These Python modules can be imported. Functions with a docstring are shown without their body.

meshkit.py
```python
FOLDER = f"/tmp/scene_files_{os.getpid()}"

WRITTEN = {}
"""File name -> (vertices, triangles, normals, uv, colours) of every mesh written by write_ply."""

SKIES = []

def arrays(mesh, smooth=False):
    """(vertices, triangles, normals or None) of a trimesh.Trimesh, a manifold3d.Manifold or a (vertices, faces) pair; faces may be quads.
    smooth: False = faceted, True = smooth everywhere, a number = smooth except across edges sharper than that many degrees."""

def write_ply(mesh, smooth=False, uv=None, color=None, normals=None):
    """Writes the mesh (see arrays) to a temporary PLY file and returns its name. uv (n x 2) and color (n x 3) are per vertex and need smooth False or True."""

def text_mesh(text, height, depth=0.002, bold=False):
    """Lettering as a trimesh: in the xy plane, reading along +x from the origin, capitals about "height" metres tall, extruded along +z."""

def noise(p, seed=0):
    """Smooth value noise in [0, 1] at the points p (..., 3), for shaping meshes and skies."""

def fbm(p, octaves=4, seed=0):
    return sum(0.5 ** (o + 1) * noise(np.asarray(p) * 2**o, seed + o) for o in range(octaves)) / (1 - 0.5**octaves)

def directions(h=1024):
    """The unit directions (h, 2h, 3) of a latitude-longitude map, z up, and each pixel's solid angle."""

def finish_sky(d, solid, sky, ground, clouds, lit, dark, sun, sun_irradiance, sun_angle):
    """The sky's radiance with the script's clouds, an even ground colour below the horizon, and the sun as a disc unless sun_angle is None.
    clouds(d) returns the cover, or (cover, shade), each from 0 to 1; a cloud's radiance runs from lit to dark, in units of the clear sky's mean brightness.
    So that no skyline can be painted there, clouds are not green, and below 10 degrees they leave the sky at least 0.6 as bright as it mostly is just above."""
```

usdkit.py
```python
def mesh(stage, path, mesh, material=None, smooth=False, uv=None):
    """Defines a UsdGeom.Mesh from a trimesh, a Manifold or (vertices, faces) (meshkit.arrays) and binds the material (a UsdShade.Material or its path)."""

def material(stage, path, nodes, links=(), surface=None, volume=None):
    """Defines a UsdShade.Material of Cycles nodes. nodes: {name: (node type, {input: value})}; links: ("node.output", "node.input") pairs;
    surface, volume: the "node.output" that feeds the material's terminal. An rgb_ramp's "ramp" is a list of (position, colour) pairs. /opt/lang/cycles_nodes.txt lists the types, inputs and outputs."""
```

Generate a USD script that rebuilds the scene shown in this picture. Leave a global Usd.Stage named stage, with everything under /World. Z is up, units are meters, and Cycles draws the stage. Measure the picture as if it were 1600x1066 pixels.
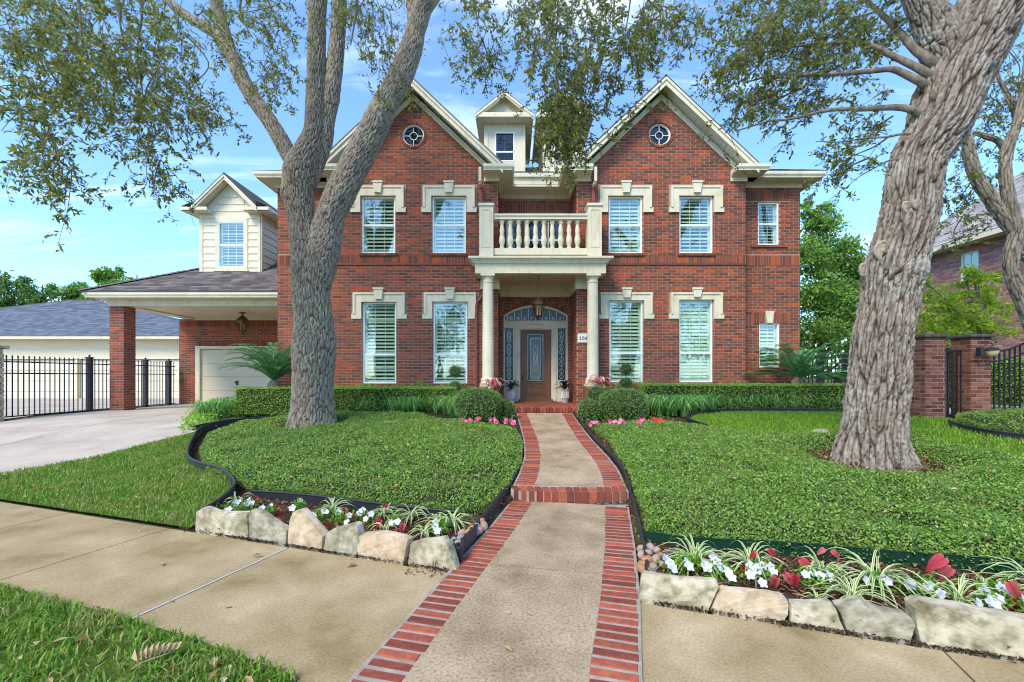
import math, numpy as np, trimesh, usdkit, meshkit
from shapely.geometry import Polygon, Point, box as sbox
from shapely.ops import unary_union
from pxr import Usd, UsdGeom, UsdLux, UsdShade, Sdf, Gf, Vt

stage = Usd.Stage.CreateInMemory()
UsdGeom.SetStageUpAxis(stage, UsdGeom.Tokens.z)
UsdGeom.SetStageMetersPerUnit(stage, 1.0)
UsdGeom.Xform.Define(stage, '/World')
UsdGeom.Scope.Define(stage, '/World/Looks')

# ------------------------------------------------------------------ camera, sky, sun, exposure
CAMZ, HOR, F = 1.39, 588.0, 700.0          # eye height, the horizon's row and the focal length in pixels of the 1600 px wide photograph
cam = UsdGeom.Camera.Define(stage, '/World/camera')
cam.CreateHorizontalApertureAttr(36.0)
cam.CreateFocalLengthAttr(36.0 * F / 1600)
cam.CreateVerticalApertureOffsetAttr(36.0 * (HOR - 533) / 1600)
cam.CreateClippingRangeAttr((0.05, 5000.0))
cam.CreateExposureAttr(1.34)
cam.AddTranslateOp().Set((0, 0, CAMZ))
cam.AddRotateXOp().Set(90)

SUN_DIR = np.array([-0.42, -0.62, 0.80]); SUN_DIR = SUN_DIR / np.linalg.norm(SUN_DIR)
SUN_EL = math.asin(SUN_DIR[2]); SUN_ROT = math.atan2(SUN_DIR[0], SUN_DIR[1])
usdkit.material(stage, '/World/Looks/sky_look', {
    'sky': ('sky_texture', {'sky_type': 'single_scattering', 'sun_disc': False, 'sun_elevation': SUN_EL, 'sun_rotation': SUN_ROT, 'air_density': 1.0, 'aerosol_density': 0.6, 'ozone_density': 1.6}),
    'tc': ('texture_coordinate', {}),
    'sep': ('separate_xyz', {}),
    'zz': ('math', {'math_type': 'add', 'value2': 0.12}),
    'dx': ('math', {'math_type': 'divide'}), 'dy': ('math', {'math_type': 'divide'}),
    'cmb': ('combine_xyz', {'z': 0.3}),
    'map': ('mapping', {'scale': (0.55, 1.9, 1.0), 'rotation': (0, 0, 0.5), 'location': (0.35, 0.1, 0)}),
    'n': ('noise_texture', {'scale': 1.5, 'detail': 7.0, 'roughness': 0.58, 'distortion': 0.7}),
    'r': ('rgb_ramp', {'ramp': [(0.0, (0, 0, 0)), (0.54, (0.02, 0.02, 0.02)), (0.66, (0.22, 0.22, 0.22)), (0.80, (0.6, 0.6, 0.6)), (1.0, (0.75, 0.75, 0.75))]}),
    'tint': ('mix', {'mix_type': 'multiply', 'fac': 1.0, 'color2': (0.66, 0.90, 1.10)}),
    'm': ('mix', {'mix_type': 'mix', 'color2': (6.6, 7.2, 8.0)}),
    'bg': ('background_shader', {'strength': 0.145}),
}, [('tc.generated', 'sep.vector'), ('sep.z', 'zz.value1'), ('sep.x', 'dx.value1'), ('zz.value', 'dx.value2'), ('sep.y', 'dy.value1'), ('zz.value', 'dy.value2'),
    ('dx.value', 'cmb.x'), ('dy.value', 'cmb.y'), ('cmb.vector', 'map.vector'), ('map.vector', 'n.vector'), ('n.fac', 'r.fac'), ('r.color', 'm.fac'),
    ('sky.color', 'tint.color1'), ('tint.color', 'm.color1'), ('m.color', 'bg.color')], surface='bg.background')
dome = UsdLux.DomeLight.Define(stage, '/World/sky')
dome.CreateIntensityAttr(1.0)
UsdShade.MaterialBindingAPI.Apply(dome.GetPrim()).Bind(UsdShade.Material.Get(stage, '/World/Looks/sky_look'))
dome.GetPrim().SetCustomDataByKey('kind', 'structure')
dome.GetPrim().SetCustomDataByKey('label', 'pale blue sky with thin streaks of white cloud')
sun = UsdLux.DistantLight.Define(stage, '/World/sun')
sun.CreateIntensityAttr(0.46); sun.CreateAngleAttr(20.0); sun.CreateNormalizeAttr(True); sun.CreateColorAttr((1.0, 0.88, 0.70))
_z = SUN_DIR; _x = np.cross([0, 0, 1.0], _z); _x /= np.linalg.norm(_x); _y = np.cross(_z, _x)
sun.AddTransformOp().Set(Gf.Matrix4d(*_x, 0, *_y, 0, *_z, 0, 0, 0, 30, 1))

# ------------------------------------------------------------------ pixel geometry of the photograph -> metres
def PX(px, d): return (px - 800.0) * d / F
def PZ(py, d): return CAMZ + (HOR - py) * d / F
def P3(px, py, d): return np.array([PX(px, d), d, PZ(py, d)])
def sstep(t): t = np.clip(t, 0, 1); return t * t * (3 - 2 * t)
def vdist(x, y): return (y - (4.02 - 0.343 * (x + 2.84))) * 0.946      # metres behind the kerb-stone line of the sidewalk
WALK_Y = np.array([1.0, 2.035, 3.24, 4.1, 4.95, 5.65, 6.5, 7.6, 9.0, 10.75]); WALK_L = np.array([-.98, -.727, -.417, -.19, 0, .1, .19, .21, .17, .12]); WALK_R = np.array([.36, .58, .90, 1.08, 1.27, 1.35, 1.385, 1.36, 1.38, 1.43])
def ground_z(x, y):
    x, y = np.asarray(x, float), np.asarray(y, float)
    v = vdist(x, y)
    lawn = 0.07 * np.clip(v - 0.3, 0, 7.3)
    drive = 0.35 * sstep(v / 4.6)
    t = sstep((x + 6.6) / 1.4)
    far = sstep((y - 19) / 10)
    z = (drive * (1 - t) + lawn * t) * (1 - far) + 0.3 * far
    xl, xr = np.interp(y, WALK_Y, WALK_L), np.interp(y, WALK_Y, WALK_R)     # the ground dips to the path where the path lies lower
    k = sstep((np.maximum(xl - x, x - xr) - 0.0) / 0.10); wz = np.where(y < 4.95, -0.02, 0.09 + 0.066 * (y - 5.0))
    return np.where((y < 10.9) & (k < 1), np.minimum(z, wz * (1 - k) + z * k), z)
def gp(px, py, h=0.0):                                               # ground point seen at a pixel (h metres above the ground)
    d = 5.0
    for _ in range(60):
        x = PX(px, d); z = float(ground_z(x, d)) + h
        d = 0.5 * d + 0.5 * (CAMZ - z) * F / max(py - HOR, 1.0)
    return np.array([PX(px, d), d, float(ground_z(PX(px, d), d)) + h])

# ------------------------------------------------------------------ prims
USED = {}
ORIGIN = {}
def path_for(parent, name):
    base = (parent or '/World') + '/' + name
    k = USED.get(base, -1) + 1; USED[base] = k
    return base if k == 0 else f'{base}_{k:03d}'
def setd(prim, **kw):
    for k, v in kw.items():
        if v: prim.SetCustomDataByKey(k, v)
def thing(name, label, cat, loc=(0, 0, 0), group=None, kind=None):
    p = path_for(None, name); x = UsdGeom.Xform.Define(stage, p); x.AddTranslateOp().Set(Gf.Vec3d(*map(float, loc)))
    setd(x.GetPrim(), label=label, category=cat, group=group, kind=kind); ORIGIN[p] = np.asarray(loc, float)
    return p
class MB:
    def __init__(s): s.v = []; s.f = []; s.uv = []; s.n = 0
    def add(s, v, f, uv=None):
        v = np.asarray(v, float).reshape(-1, 3); f = np.asarray(f, int)
        if f.shape[1] == 4: f = np.vstack([f[:, [0, 1, 2]], f[:, [0, 2, 3]]])
        s.v.append(v); s.f.append(f + s.n); s.n += len(v)
        if uv is not None: s.uv.append(np.asarray(uv, float))
        return s
    def mesh(s, m): return s.add(m.vertices, m.faces)
    def box(s, x0, x1, y0, y1, z0, z1):
        v = [(x, y, z) for z in (z0, z1) for y in (y0, y1) for x in (x0, x1)]
        return s.add(v, [(0, 2, 3, 1), (4, 5, 7, 6), (0, 1, 5, 4), (2, 6, 7, 3), (0, 4, 6, 2), (1, 3, 7, 5)])
    def cbox(s, x0, x1, y0, y1, z0, z1, c=0.01):                     # a box with chamfered edges
        pts = []
        for x, sx in ((x0, 1), (x1, -1)):
            for y, sy in ((y0, 1), (y1, -1)):
                for z, sz in ((z0, 1), (z1, -1)):
                    pts += [(x + sx * c, y + sy * c, z), (x + sx * c, y, z + sz * c), (x, y + sy * c, z + sz * c)]
        return s.mesh(trimesh.Trimesh(pts).convex_hull)
    def quad(s, a, b, c, d): return s.add([a, b, c, d], [(0, 1, 2, 3)])
    def prism(s, poly, to3, t0, t1):                                 # shapely polygon extruded; to3(u, w, t) -> points
        for g in getattr(poly, 'geoms', [poly]):
            if g.is_empty or g.area < 1e-7: continue
            m = trimesh.creation.extrude_polygon(g, t1 - t0, engine='earcut')
            q = m.vertices; s.add(to3(q[:, 0], q[:, 1], q[:, 2] + t0), m.faces)
        return s
    def tube(s, pts, r, n=8, caps=True):
        pts = np.asarray(pts, float); m = len(pts); r = np.broadcast_to(np.asarray(r, float), (m,))
        T = np.gradient(pts, axis=0); T /= np.maximum(np.linalg.norm(T, axis=1, keepdims=True), 1e-9)
        a = np.array([0, 0, 1.0]) if abs(T[0][2]) < 0.9 else np.array([1.0, 0, 0])
        U = np.cross(T[0], a); U /= np.linalg.norm(U); th = np.arange(n) / n * 2 * np.pi; V = []
        for i in range(m):
            U = U - T[i] * (U @ T[i]); U /= np.linalg.norm(U); W = np.cross(T[i], U)
            V.append(pts[i] + r[i] * (np.cos(th)[:, None] * U + np.sin(th)[:, None] * W))
        V = np.vstack(V); f = []
        for i in range(m - 1):
            for k in range(n):
                k2 = (k + 1) % n; f.append((i * n + k, i * n + k2, (i + 1) * n + k2, (i + 1) * n + k))
        s.add(V, f)
        if caps:
            for i, o in ((0, 1), (m - 1, -1)):
                c = np.vstack([V[i * n:(i + 1) * n], pts[i][None]]); s.add(c, [(k, (k + 1) % n, n)[::o] for k in range(n)])
        return s
    def lathe(s, prof, c, n=24):                                     # prof: (radius, z) from bottom to top
        th = np.arange(n) / n * 2 * np.pi; V = np.vstack([np.c_[c[0] + r * np.cos(th), c[1] + r * np.sin(th), np.full(n, c[2] + z)] for r, z in prof])
        f = [(i * n + k, i * n + (k + 1) % n, (i + 1) * n + (k + 1) % n, (i + 1) * n + k) for i in range(len(prof) - 1) for k in range(n)]
        s.add(V, f); m = len(prof) - 1
        for i, o in ((0, -1), (m, 1)):
            if prof[i][0] > 1e-4: s.add(np.vstack([V[i * n:(i + 1) * n], [[c[0], c[1], c[2] + prof[i][1]]]]), [(k, (k + 1) % n, n)[::o] for k in range(n)])
        return s
    def arrays(s): return (np.vstack(s.v), np.vstack(s.f)) if s.v else (np.zeros((0, 3)), np.zeros((0, 3), int))
def origin_of(parent):
    while parent and parent not in ORIGIN: parent = parent.rsplit('/', 1)[0]
    return ORIGIN.get(parent, np.zeros(3))
def components(f, n):
    from scipy.sparse import coo_matrix
    from scipy.sparse.csgraph import connected_components
    r = np.r_[f[:, 0], f[:, 1]]; c = np.r_[f[:, 1], f[:, 2]]
    return connected_components(coo_matrix((np.ones(len(r), np.int8), (r, c)), (n, n)), directed=False)
def part(name, mb, mat, parent=None, smooth=False, attr=None, **kw):
    p = path_for(parent, name); v, f = mb.arrays() if isinstance(mb, MB) else (np.array(mb.vertices), np.array(mb.faces))
    v = v - origin_of(parent)
    uv = np.vstack(mb.uv) if isinstance(mb, MB) and mb.uv else None
    m = usdkit.mesh(stage, p, (v, f), '/World/Looks/' + mat, smooth=(True if uv is not None and smooth else smooth), uv=uv)
    if attr is None and mat in ISLAND and len(f) > 14 and smooth in (False, True):
        k, lab = components(f, len(v)); attr = np.random.default_rng(len(v)).random(k)[lab] if k > 1 else None
    if attr is not None: UsdGeom.PrimvarsAPI(m).CreatePrimvar('rnd', Sdf.ValueTypeNames.FloatArray, 'vertex').Set(Vt.FloatArray.FromNumpy(np.asarray(attr, np.float32)))
    setd(m.GetPrim(), **kw)
    return p
def solo(name, mb, mat, label, cat=None, group=None, kind=None, smooth=False):
    return part(name, mb, mat, None, smooth, label=label, category=cat, group=group, kind=kind)

# ------------------------------------------------------------------ materials
def L(name): return '/World/Looks/' + name
def principled(name, col, rough=0.6, spec=0.3, **kw):
    usdkit.material(stage, L(name), {'p': ('principled_bsdf', {'base_color': col, 'roughness': rough, 'specular_ior_level': spec, **kw})}, [], surface='p.BSDF')
def noisy(name, ramp, scale, rough=0.8, spec=0.2, detail=6, bump=0.0, bscale=None, stretch=(1, 1, 1), coord='object', bdist=0.01, scale2=None, ramp2=None):
    n = {'tc': ('texture_coordinate', {}), 'mp': ('mapping', {'scale': stretch}), 'n': ('noise_texture', {'scale': scale, 'detail': float(detail), 'roughness': 0.6}),
         'r': ('rgb_ramp', {'ramp': ramp}), 'p': ('principled_bsdf', {'roughness': rough, 'specular_ior_level': spec})}
    l = [(f'tc.{coord}', 'mp.vector'), ('mp.vector', 'n.vector'), ('n.fac', 'r.fac')]
    last = 'r.color'
    if scale2:
        n['n2'] = ('noise_texture', {'scale': scale2, 'detail': 4.0}); n['r2'] = ('rgb_ramp', {'ramp': ramp2}); n['mx'] = ('mix', {'mix_type': 'multiply', 'fac': 1.0})
        l += [('mp.vector', 'n2.vector'), ('n2.fac', 'r2.fac'), ('r.color', 'mx.color1'), ('r2.color', 'mx.color2')]; last = 'mx.color'
    l.append((last, 'p.base_color'))
    if bump:
        n['bn'] = ('noise_texture', {'scale': bscale or scale * 4, 'detail': 6.0, 'roughness': 0.7}); n['b'] = ('bump', {'strength': bump, 'distance': bdist})
        l += [('mp.vector', 'bn.vector'), ('bn.fac', 'b.height'), ('b.normal', 'p.normal')]
    usdkit.material(stage, L(name), n, l, surface='p.BSDF')
ISLAND = set()
def island(name, ramp, rough=0.7, spec=0.25, trans=0.0, tcol=None, grain=0.0, gscale=40, bump=0.0, patch=None):
    """Every connected piece (and every prim) takes its own tone from the ramp."""
    ISLAND.add(name)
    n = {'g': ('geometry', {}), 'at': ('attribute', {'attribute': 'rnd'}), 'o': ('object_info', {}), 'a': ('math', {'math_type': 'add'}), 'fr': ('math', {'math_type': 'fraction'}),
         'r': ('rgb_ramp', {'ramp': ramp}), 'p': ('principled_bsdf', {'roughness': rough, 'specular_ior_level': spec})}
    l = [('at.fac', 'a.value1'), ('o.random', 'a.value2'), ('a.value', 'fr.value1'), ('fr.value', 'r.fac')]
    last = 'r.color'
    if grain:
        n['gn'] = ('noise_texture', {'scale': gscale, 'detail': 5.0, 'roughness': 0.7}); n['gr'] = ('rgb_ramp', {'ramp': [(0.25, (1 - grain,) * 3), (0.75, (1 + grain,) * 3)]}); n['mx'] = ('mix', {'mix_type': 'multiply', 'fac': 1.0})
        l += [('g.position', 'gn.vector'), ('gn.fac', 'gr.fac'), (last, 'mx.color1'), ('gr.color', 'mx.color2')]; last = 'mx.color'
        if bump:
            n['b'] = ('bump', {'strength': bump, 'distance': 0.004}); l += [('gn.fac', 'b.height'), ('b.normal', 'p.normal')]
    if patch:                                                        # broad patches of another tone: (scale, threshold, colour, strength)
        n['pn'] = ('noise_texture', {'scale': patch[0], 'detail': 5.0, 'roughness': 0.6}); n['pg'] = ('geometry', {}); n['pr'] = ('rgb_ramp', {'ramp': [(patch[1] - .07, (0, 0, 0)), (patch[1] + .09, (patch[3],) * 3)]}); n['pm'] = ('mix', {'mix_type': 'mix', 'color2': patch[2]})
        l += [('pg.position', 'pn.vector'), ('pn.fac', 'pr.fac'), ('pr.color', 'pm.fac'), (last, 'pm.color1')]; last = 'pm.color'
    l.append((last, 'p.base_color')); out = 'p.BSDF'
    if trans:
        n['t'] = ('translucent_bsdf', {}); n['mc'] = ('mix_closure', {'fac': trans}); n['tm'] = ('mix', {'mix_type': 'multiply', 'fac': 1.0, 'color2': tcol or (1.6, 1.5, 0.7)})
        l += [(last, 'tm.color1'), ('tm.color', 't.color'), ('p.BSDF', 'mc.closure1'), ('t.BSDF', 'mc.closure2')]; out = 'mc.closure'
    usdkit.material(stage, L(name), n, l, surface=out)

BRICK_RAMP = [(0.0, (0.115, 0.054, 0.040)), (0.25, (0.17, 0.066, 0.046)), (0.5, (0.22, 0.072, 0.045)), (0.75, (0.27, 0.077, 0.043)), (0.9, (0.35, 0.080, 0.036)), (1.0, (0.42, 0.087, 0.032))]
island('brick', BRICK_RAMP, 0.85, 0.15, grain=0.22, gscale=18, bump=0.25)
island('pillar_brick', [(0, (0.12, 0.042, 0.028)), (0.5, (0.2, 0.07, 0.046)), (1, (0.29, 0.115, 0.075))], 0.88, 0.12, grain=0.45, gscale=5, bump=0.3)
island('plum_brick', [(0, (0.22, 0.11, 0.11)), (0.5, (0.33, 0.17, 0.16)), (1, (0.44, 0.26, 0.23))], 0.88, 0.12, grain=0.2, gscale=9)
island('paver', [(0, (0.16, 0.043, 0.028)), (0.5, (0.245, 0.064, 0.04)), (1, (0.335, 0.095, 0.055))], 0.85, 0.15, grain=0.35, gscale=30, bump=0.5)
noisy('mortar', [(0.3, (0.30, 0.19, 0.14)), (0.7, (0.40, 0.27, 0.205))], 3, 0.95, 0.1)
noisy('paver_mortar', [(0.3, (0.22, 0.185, 0.155)), (0.7, (0.40, 0.345, 0.295))], 9, 0.95, 0.1, bump=0.4, bscale=60)
noisy('trim', [(0.3, (0.61, 0.56, 0.40)), (0.7, (0.70, 0.645, 0.48))], 1.6, 0.55, 0.25, bump=0.08, bscale=60, stretch=(1, 1, 0.45), scale2=7, ramp2=[(0.28, (0.86, 0.84, 0.80)), (0.5, (1.0, 1.0, 1.0))])
noisy('siding', [(0.3, (0.62, 0.57, 0.43)), (0.7, (0.69, 0.645, 0.50))], 1.2, 0.6, 0.25)
noisy('stucco', [(0.3, (0.60, 0.53, 0.385)), (0.7, (0.67, 0.60, 0.45))], 0.8, 0.9, 0.1, bump=0.2, bscale=120)
principled('vinyl', (0.80, 0.82, 0.81), 0.35, 0.4)
principled('shutter', (0.66, 0.74, 0.66), 0.45, 0.3)
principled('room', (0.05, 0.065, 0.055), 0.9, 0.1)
principled('metal_red', (0.23, 0.06, 0.045), 0.5, 0.3)
principled('flashing', (0.45, 0.16, 0.10), 0.6, 0.3)
principled('iron', (0.018, 0.017, 0.022), 0.45, 0.5)
principled('bronze', (0.10, 0.065, 0.035), 0.35, 0.5, metallic=0.7)
principled('amber', (0.75, 0.56, 0.28), 0.3, 0.5)
principled('edging', (0.018, 0.019, 0.022), 0.42, 0.45)
principled('green_edging', (0.008, 0.034, 0.020), 0.85, 0.08)
principled('sign_white', (0.72, 0.70, 0.64), 0.5, 0.3)
principled('sign_black', (0.02, 0.02, 0.02), 0.5, 0.3)
principled('lead', (0.35, 0.35, 0.35), 0.3, 0.5, metallic=0.6)
principled('felt', (0.19, 0.095, 0.045), 0.95, 0.1)
noisy('wood', [(0.25, (0.075, 0.032, 0.014)), (0.6, (0.175, 0.078, 0.034)), (0.9, (0.28, 0.14, 0.065))], 9, 0.4, 0.4, stretch=(6, 6, 0.6), bump=0.1)
def pane_mat(name, tint, base, grazing=0.85, wavy=0.0, rough=0.015):
    """A pane: clear straight through, mirroring more and more towards grazing angles, the same from both sides."""
    n = {'t': ('transparent_bsdf', {'color': tint}), 'g': ('glossy_bsdf', {'roughness': rough, 'color': (0.96, 1.0, 0.99)}), 'lw': ('layer_weight', {'blend': 0.5}), 'pw': ('math', {'math_type': 'power', 'value2': 4.0}), 'ml': ('math', {'math_type': 'multiply_add', 'value2': grazing, 'value3': base, 'use_clamp': True}), 'mc': ('mix_closure', {}),
         'ge': ('geometry', {}), 'nz': ('noise_texture', {'scale': 30.0 if wavy > .2 else 2.5, 'detail': 2.0}), 'b': ('bump', {'strength': wavy, 'distance': 0.02})}
    usdkit.material(stage, L(name), n, [('lw.facing', 'pw.value1'), ('pw.value', 'ml.value1'), ('ml.value', 'mc.fac'), ('ge.position', 'nz.vector'), ('nz.fac', 'b.height'), ('b.normal', 'g.normal'), ('t.BSDF', 'mc.closure1'), ('g.BSDF', 'mc.closure2')], surface='mc.closure')
pane_mat('glass', (0.80, 0.92, 0.81), 0.20, wavy=0.12)
pane_mat('lamp_glass', (0.75, 0.66, 0.45), 0.06)
pane_mat('dark_glass', (0.25, 0.28, 0.28), 0.06, wavy=0.08)
pane_mat('leaded_glass', (0.22, 0.24, 0.24), 0.055, wavy=0.5, rough=0.04)
principled('frosted', (0.11, 0.14, 0.14), 0.25, 0.5)
island('shingle', [(0, (0.075, 0.065, 0.062)), (0.5, (0.125, 0.108, 0.102)), (1, (0.19, 0.165, 0.155))], 0.95, 0.1, grain=0.25, gscale=60)
island('blue_shingle', [(0, (0.085, 0.098, 0.125)), (0.5, (0.115, 0.132, 0.165)), (1, (0.155, 0.175, 0.215))], 0.95, 0.1, grain=0.25, gscale=40)
island('pale_shingle', [(0, (0.24, 0.21, 0.20)), (0.5, (0.31, 0.28, 0.265)), (1, (0.39, 0.36, 0.34))], 0.95, 0.1, grain=0.2, gscale=40)
noisy('concrete', [(0.30, (0.185, 0.138, 0.055)), (0.46, (0.305, 0.230, 0.122)), (0.56, (0.35, 0.266, 0.150)), (0.70, (0.44, 0.34, 0.205))], 1.5, 0.92, 0.12, bump=0.22, bscale=140, bdist=0.006, scale2=70, ramp2=[(0.3, (0.78, 0.78, 0.78)), (0.7, (1.16, 1.16, 1.16))], coord='object')
noisy('drive_concrete', [(0.30, (0.33, 0.275, 0.22)), (0.5, (0.43, 0.365, 0.30)), (0.70, (0.51, 0.44, 0.37))], 0.9, 0.92, 0.12, bump=0.15, bscale=120, bdist=0.004, scale2=50, ramp2=[(0.3, (0.88, 0.88, 0.88)), (0.7, (1.08, 1.08, 1.08))])
noisy('walk_concrete', [(0.30, (0.22, 0.155, 0.09)), (0.5, (0.335, 0.25, 0.16)), (0.70, (0.43, 0.33, 0.225))], 2.2, 0.92, 0.12, bump=0.5, bscale=160, bdist=0.008, scale2=62, ramp2=[(0.32, (0.66, 0.64, 0.62)), (0.5, (1.0, 1.0, 1.0)), (0.68, (1.18, 1.18, 1.18))])
principled('joint_dark', (0.06, 0.05, 0.045), 0.9, 0.1)
principled('joint_pale', (0.40, 0.40, 0.40), 0.7, 0.2)
noisy('soil', [(0.3, (0.035, 0.022, 0.015)), (0.7, (0.10, 0.06, 0.04))], 14, 0.95, 0.05, bump=0.8, bscale=40, bdist=0.03)
noisy('earth', [(0.3, (0.05, 0.045, 0.02)), (0.7, (0.10, 0.10, 0.04))], 5, 0.95, 0.05, bump=0.5, bscale=30, bdist=0.03)
island('chip', [(0, (0.05, 0.024, 0.015)), (0.4, (0.13, 0.062, 0.036)), (0.75, (0.24, 0.125, 0.07)), (1, (0.36, 0.22, 0.13))], 0.9, 0.1)
noisy('limestone', [(0.28, (0.25, 0.215, 0.13)), (0.45, (0.45, 0.40, 0.295)), (0.68, (0.60, 0.545, 0.43))], 5, 0.9, 0.15, bump=0.45, bscale=35, bdist=0.012, scale2=17, ramp2=[(0.3, (0.45, 0.46, 0.36)), (0.58, (0.98, 0.95, 0.90))])
noisy('limestone_grey', [(0.28, (0.16, 0.14, 0.095)), (0.45, (0.32, 0.29, 0.215)), (0.68, (0.49, 0.44, 0.35))], 7, 0.9, 0.15, bump=0.55, bscale=30, bdist=0.014, scale2=15, ramp2=[(0.32, (0.55, 0.56, 0.46)), (0.6, (1.05, 1.03, 1.0))])
noisy('limestone_pink', [(0.28, (0.36, 0.26, 0.15)), (0.45, (0.53, 0.41, 0.28)), (0.68, (0.63, 0.53, 0.40))], 5, 0.9, 0.15, bump=0.4, bscale=35, bdist=0.012, scale2=13, ramp2=[(0.28, (0.55, 0.54, 0.45)), (0.55, (0.98, 0.95, 0.92))])
for _n, _c in (('pebble_tan', (0.29, 0.22, 0.16)), ('pebble_orange', (0.33, 0.165, 0.075)), ('pebble_grey', (0.22, 0.23, 0.25)), ('pebble_pink', (0.33, 0.235, 0.19))):
    noisy(_n, [(0.3, tuple(0.75 * c for c in _c)), (0.7, tuple(1.2 * c for c in _c))], 25, 0.6, 0.3)
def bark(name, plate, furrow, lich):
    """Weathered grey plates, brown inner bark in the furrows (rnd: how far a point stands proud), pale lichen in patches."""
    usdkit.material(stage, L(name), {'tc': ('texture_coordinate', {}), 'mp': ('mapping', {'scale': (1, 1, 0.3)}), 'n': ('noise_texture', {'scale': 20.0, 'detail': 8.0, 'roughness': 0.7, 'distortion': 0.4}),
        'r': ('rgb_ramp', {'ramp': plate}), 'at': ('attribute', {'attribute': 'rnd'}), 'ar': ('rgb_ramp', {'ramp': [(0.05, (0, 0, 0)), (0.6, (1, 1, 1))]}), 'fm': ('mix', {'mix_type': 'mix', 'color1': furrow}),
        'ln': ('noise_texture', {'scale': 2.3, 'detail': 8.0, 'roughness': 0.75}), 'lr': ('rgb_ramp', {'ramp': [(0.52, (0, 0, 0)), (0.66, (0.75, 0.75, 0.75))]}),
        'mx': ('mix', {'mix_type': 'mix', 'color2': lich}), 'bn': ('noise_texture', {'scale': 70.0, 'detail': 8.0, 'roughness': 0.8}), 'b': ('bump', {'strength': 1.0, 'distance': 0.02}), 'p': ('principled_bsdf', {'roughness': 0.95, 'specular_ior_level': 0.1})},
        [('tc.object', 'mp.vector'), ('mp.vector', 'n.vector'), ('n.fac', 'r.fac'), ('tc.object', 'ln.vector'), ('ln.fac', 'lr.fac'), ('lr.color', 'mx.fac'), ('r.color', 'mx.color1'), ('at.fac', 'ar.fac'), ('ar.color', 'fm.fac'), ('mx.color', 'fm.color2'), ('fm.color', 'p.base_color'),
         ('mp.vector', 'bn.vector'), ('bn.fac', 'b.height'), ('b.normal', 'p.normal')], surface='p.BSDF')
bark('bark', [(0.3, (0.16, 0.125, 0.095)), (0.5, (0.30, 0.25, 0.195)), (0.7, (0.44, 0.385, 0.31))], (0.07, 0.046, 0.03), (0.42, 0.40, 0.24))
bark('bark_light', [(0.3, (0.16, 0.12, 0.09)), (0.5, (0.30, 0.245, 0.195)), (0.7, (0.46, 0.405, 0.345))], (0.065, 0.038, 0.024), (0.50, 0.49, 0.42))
noisy('bark_plain', [(0.3, (0.10, 0.078, 0.058)), (0.7, (0.27, 0.225, 0.175))], 14, 0.95, 0.1, stretch=(1, 1, 0.5), bump=0.6, bscale=50)
noisy('twig', [(0.3, (0.09, 0.07, 0.053)), (0.7, (0.18, 0.145, 0.11))], 12, 0.9, 0.1)
noisy('cut_wood', [(0.3, (0.22, 0.18, 0.13)), (0.7, (0.44, 0.38, 0.29))], 22, 0.95, 0.08, bump=0.6, bscale=60)
OAK = [(0, (0.06, 0.075, 0.022)), (0.4, (0.115, 0.14, 0.034)), (0.75, (0.175, 0.20, 0.048)), (1, (0.28, 0.265, 0.085))]
island('oak_leaf', OAK, 0.5, 0.35, trans=0.42)
island('tree_leaf', [(0, (0.0607, 0.1418, 0.0304)), (0.5, (0.1418, 0.2835, 0.0506)), (1, (0.2835, 0.4455, 0.0911))], 0.5, 0.3, trans=0.3)
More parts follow.
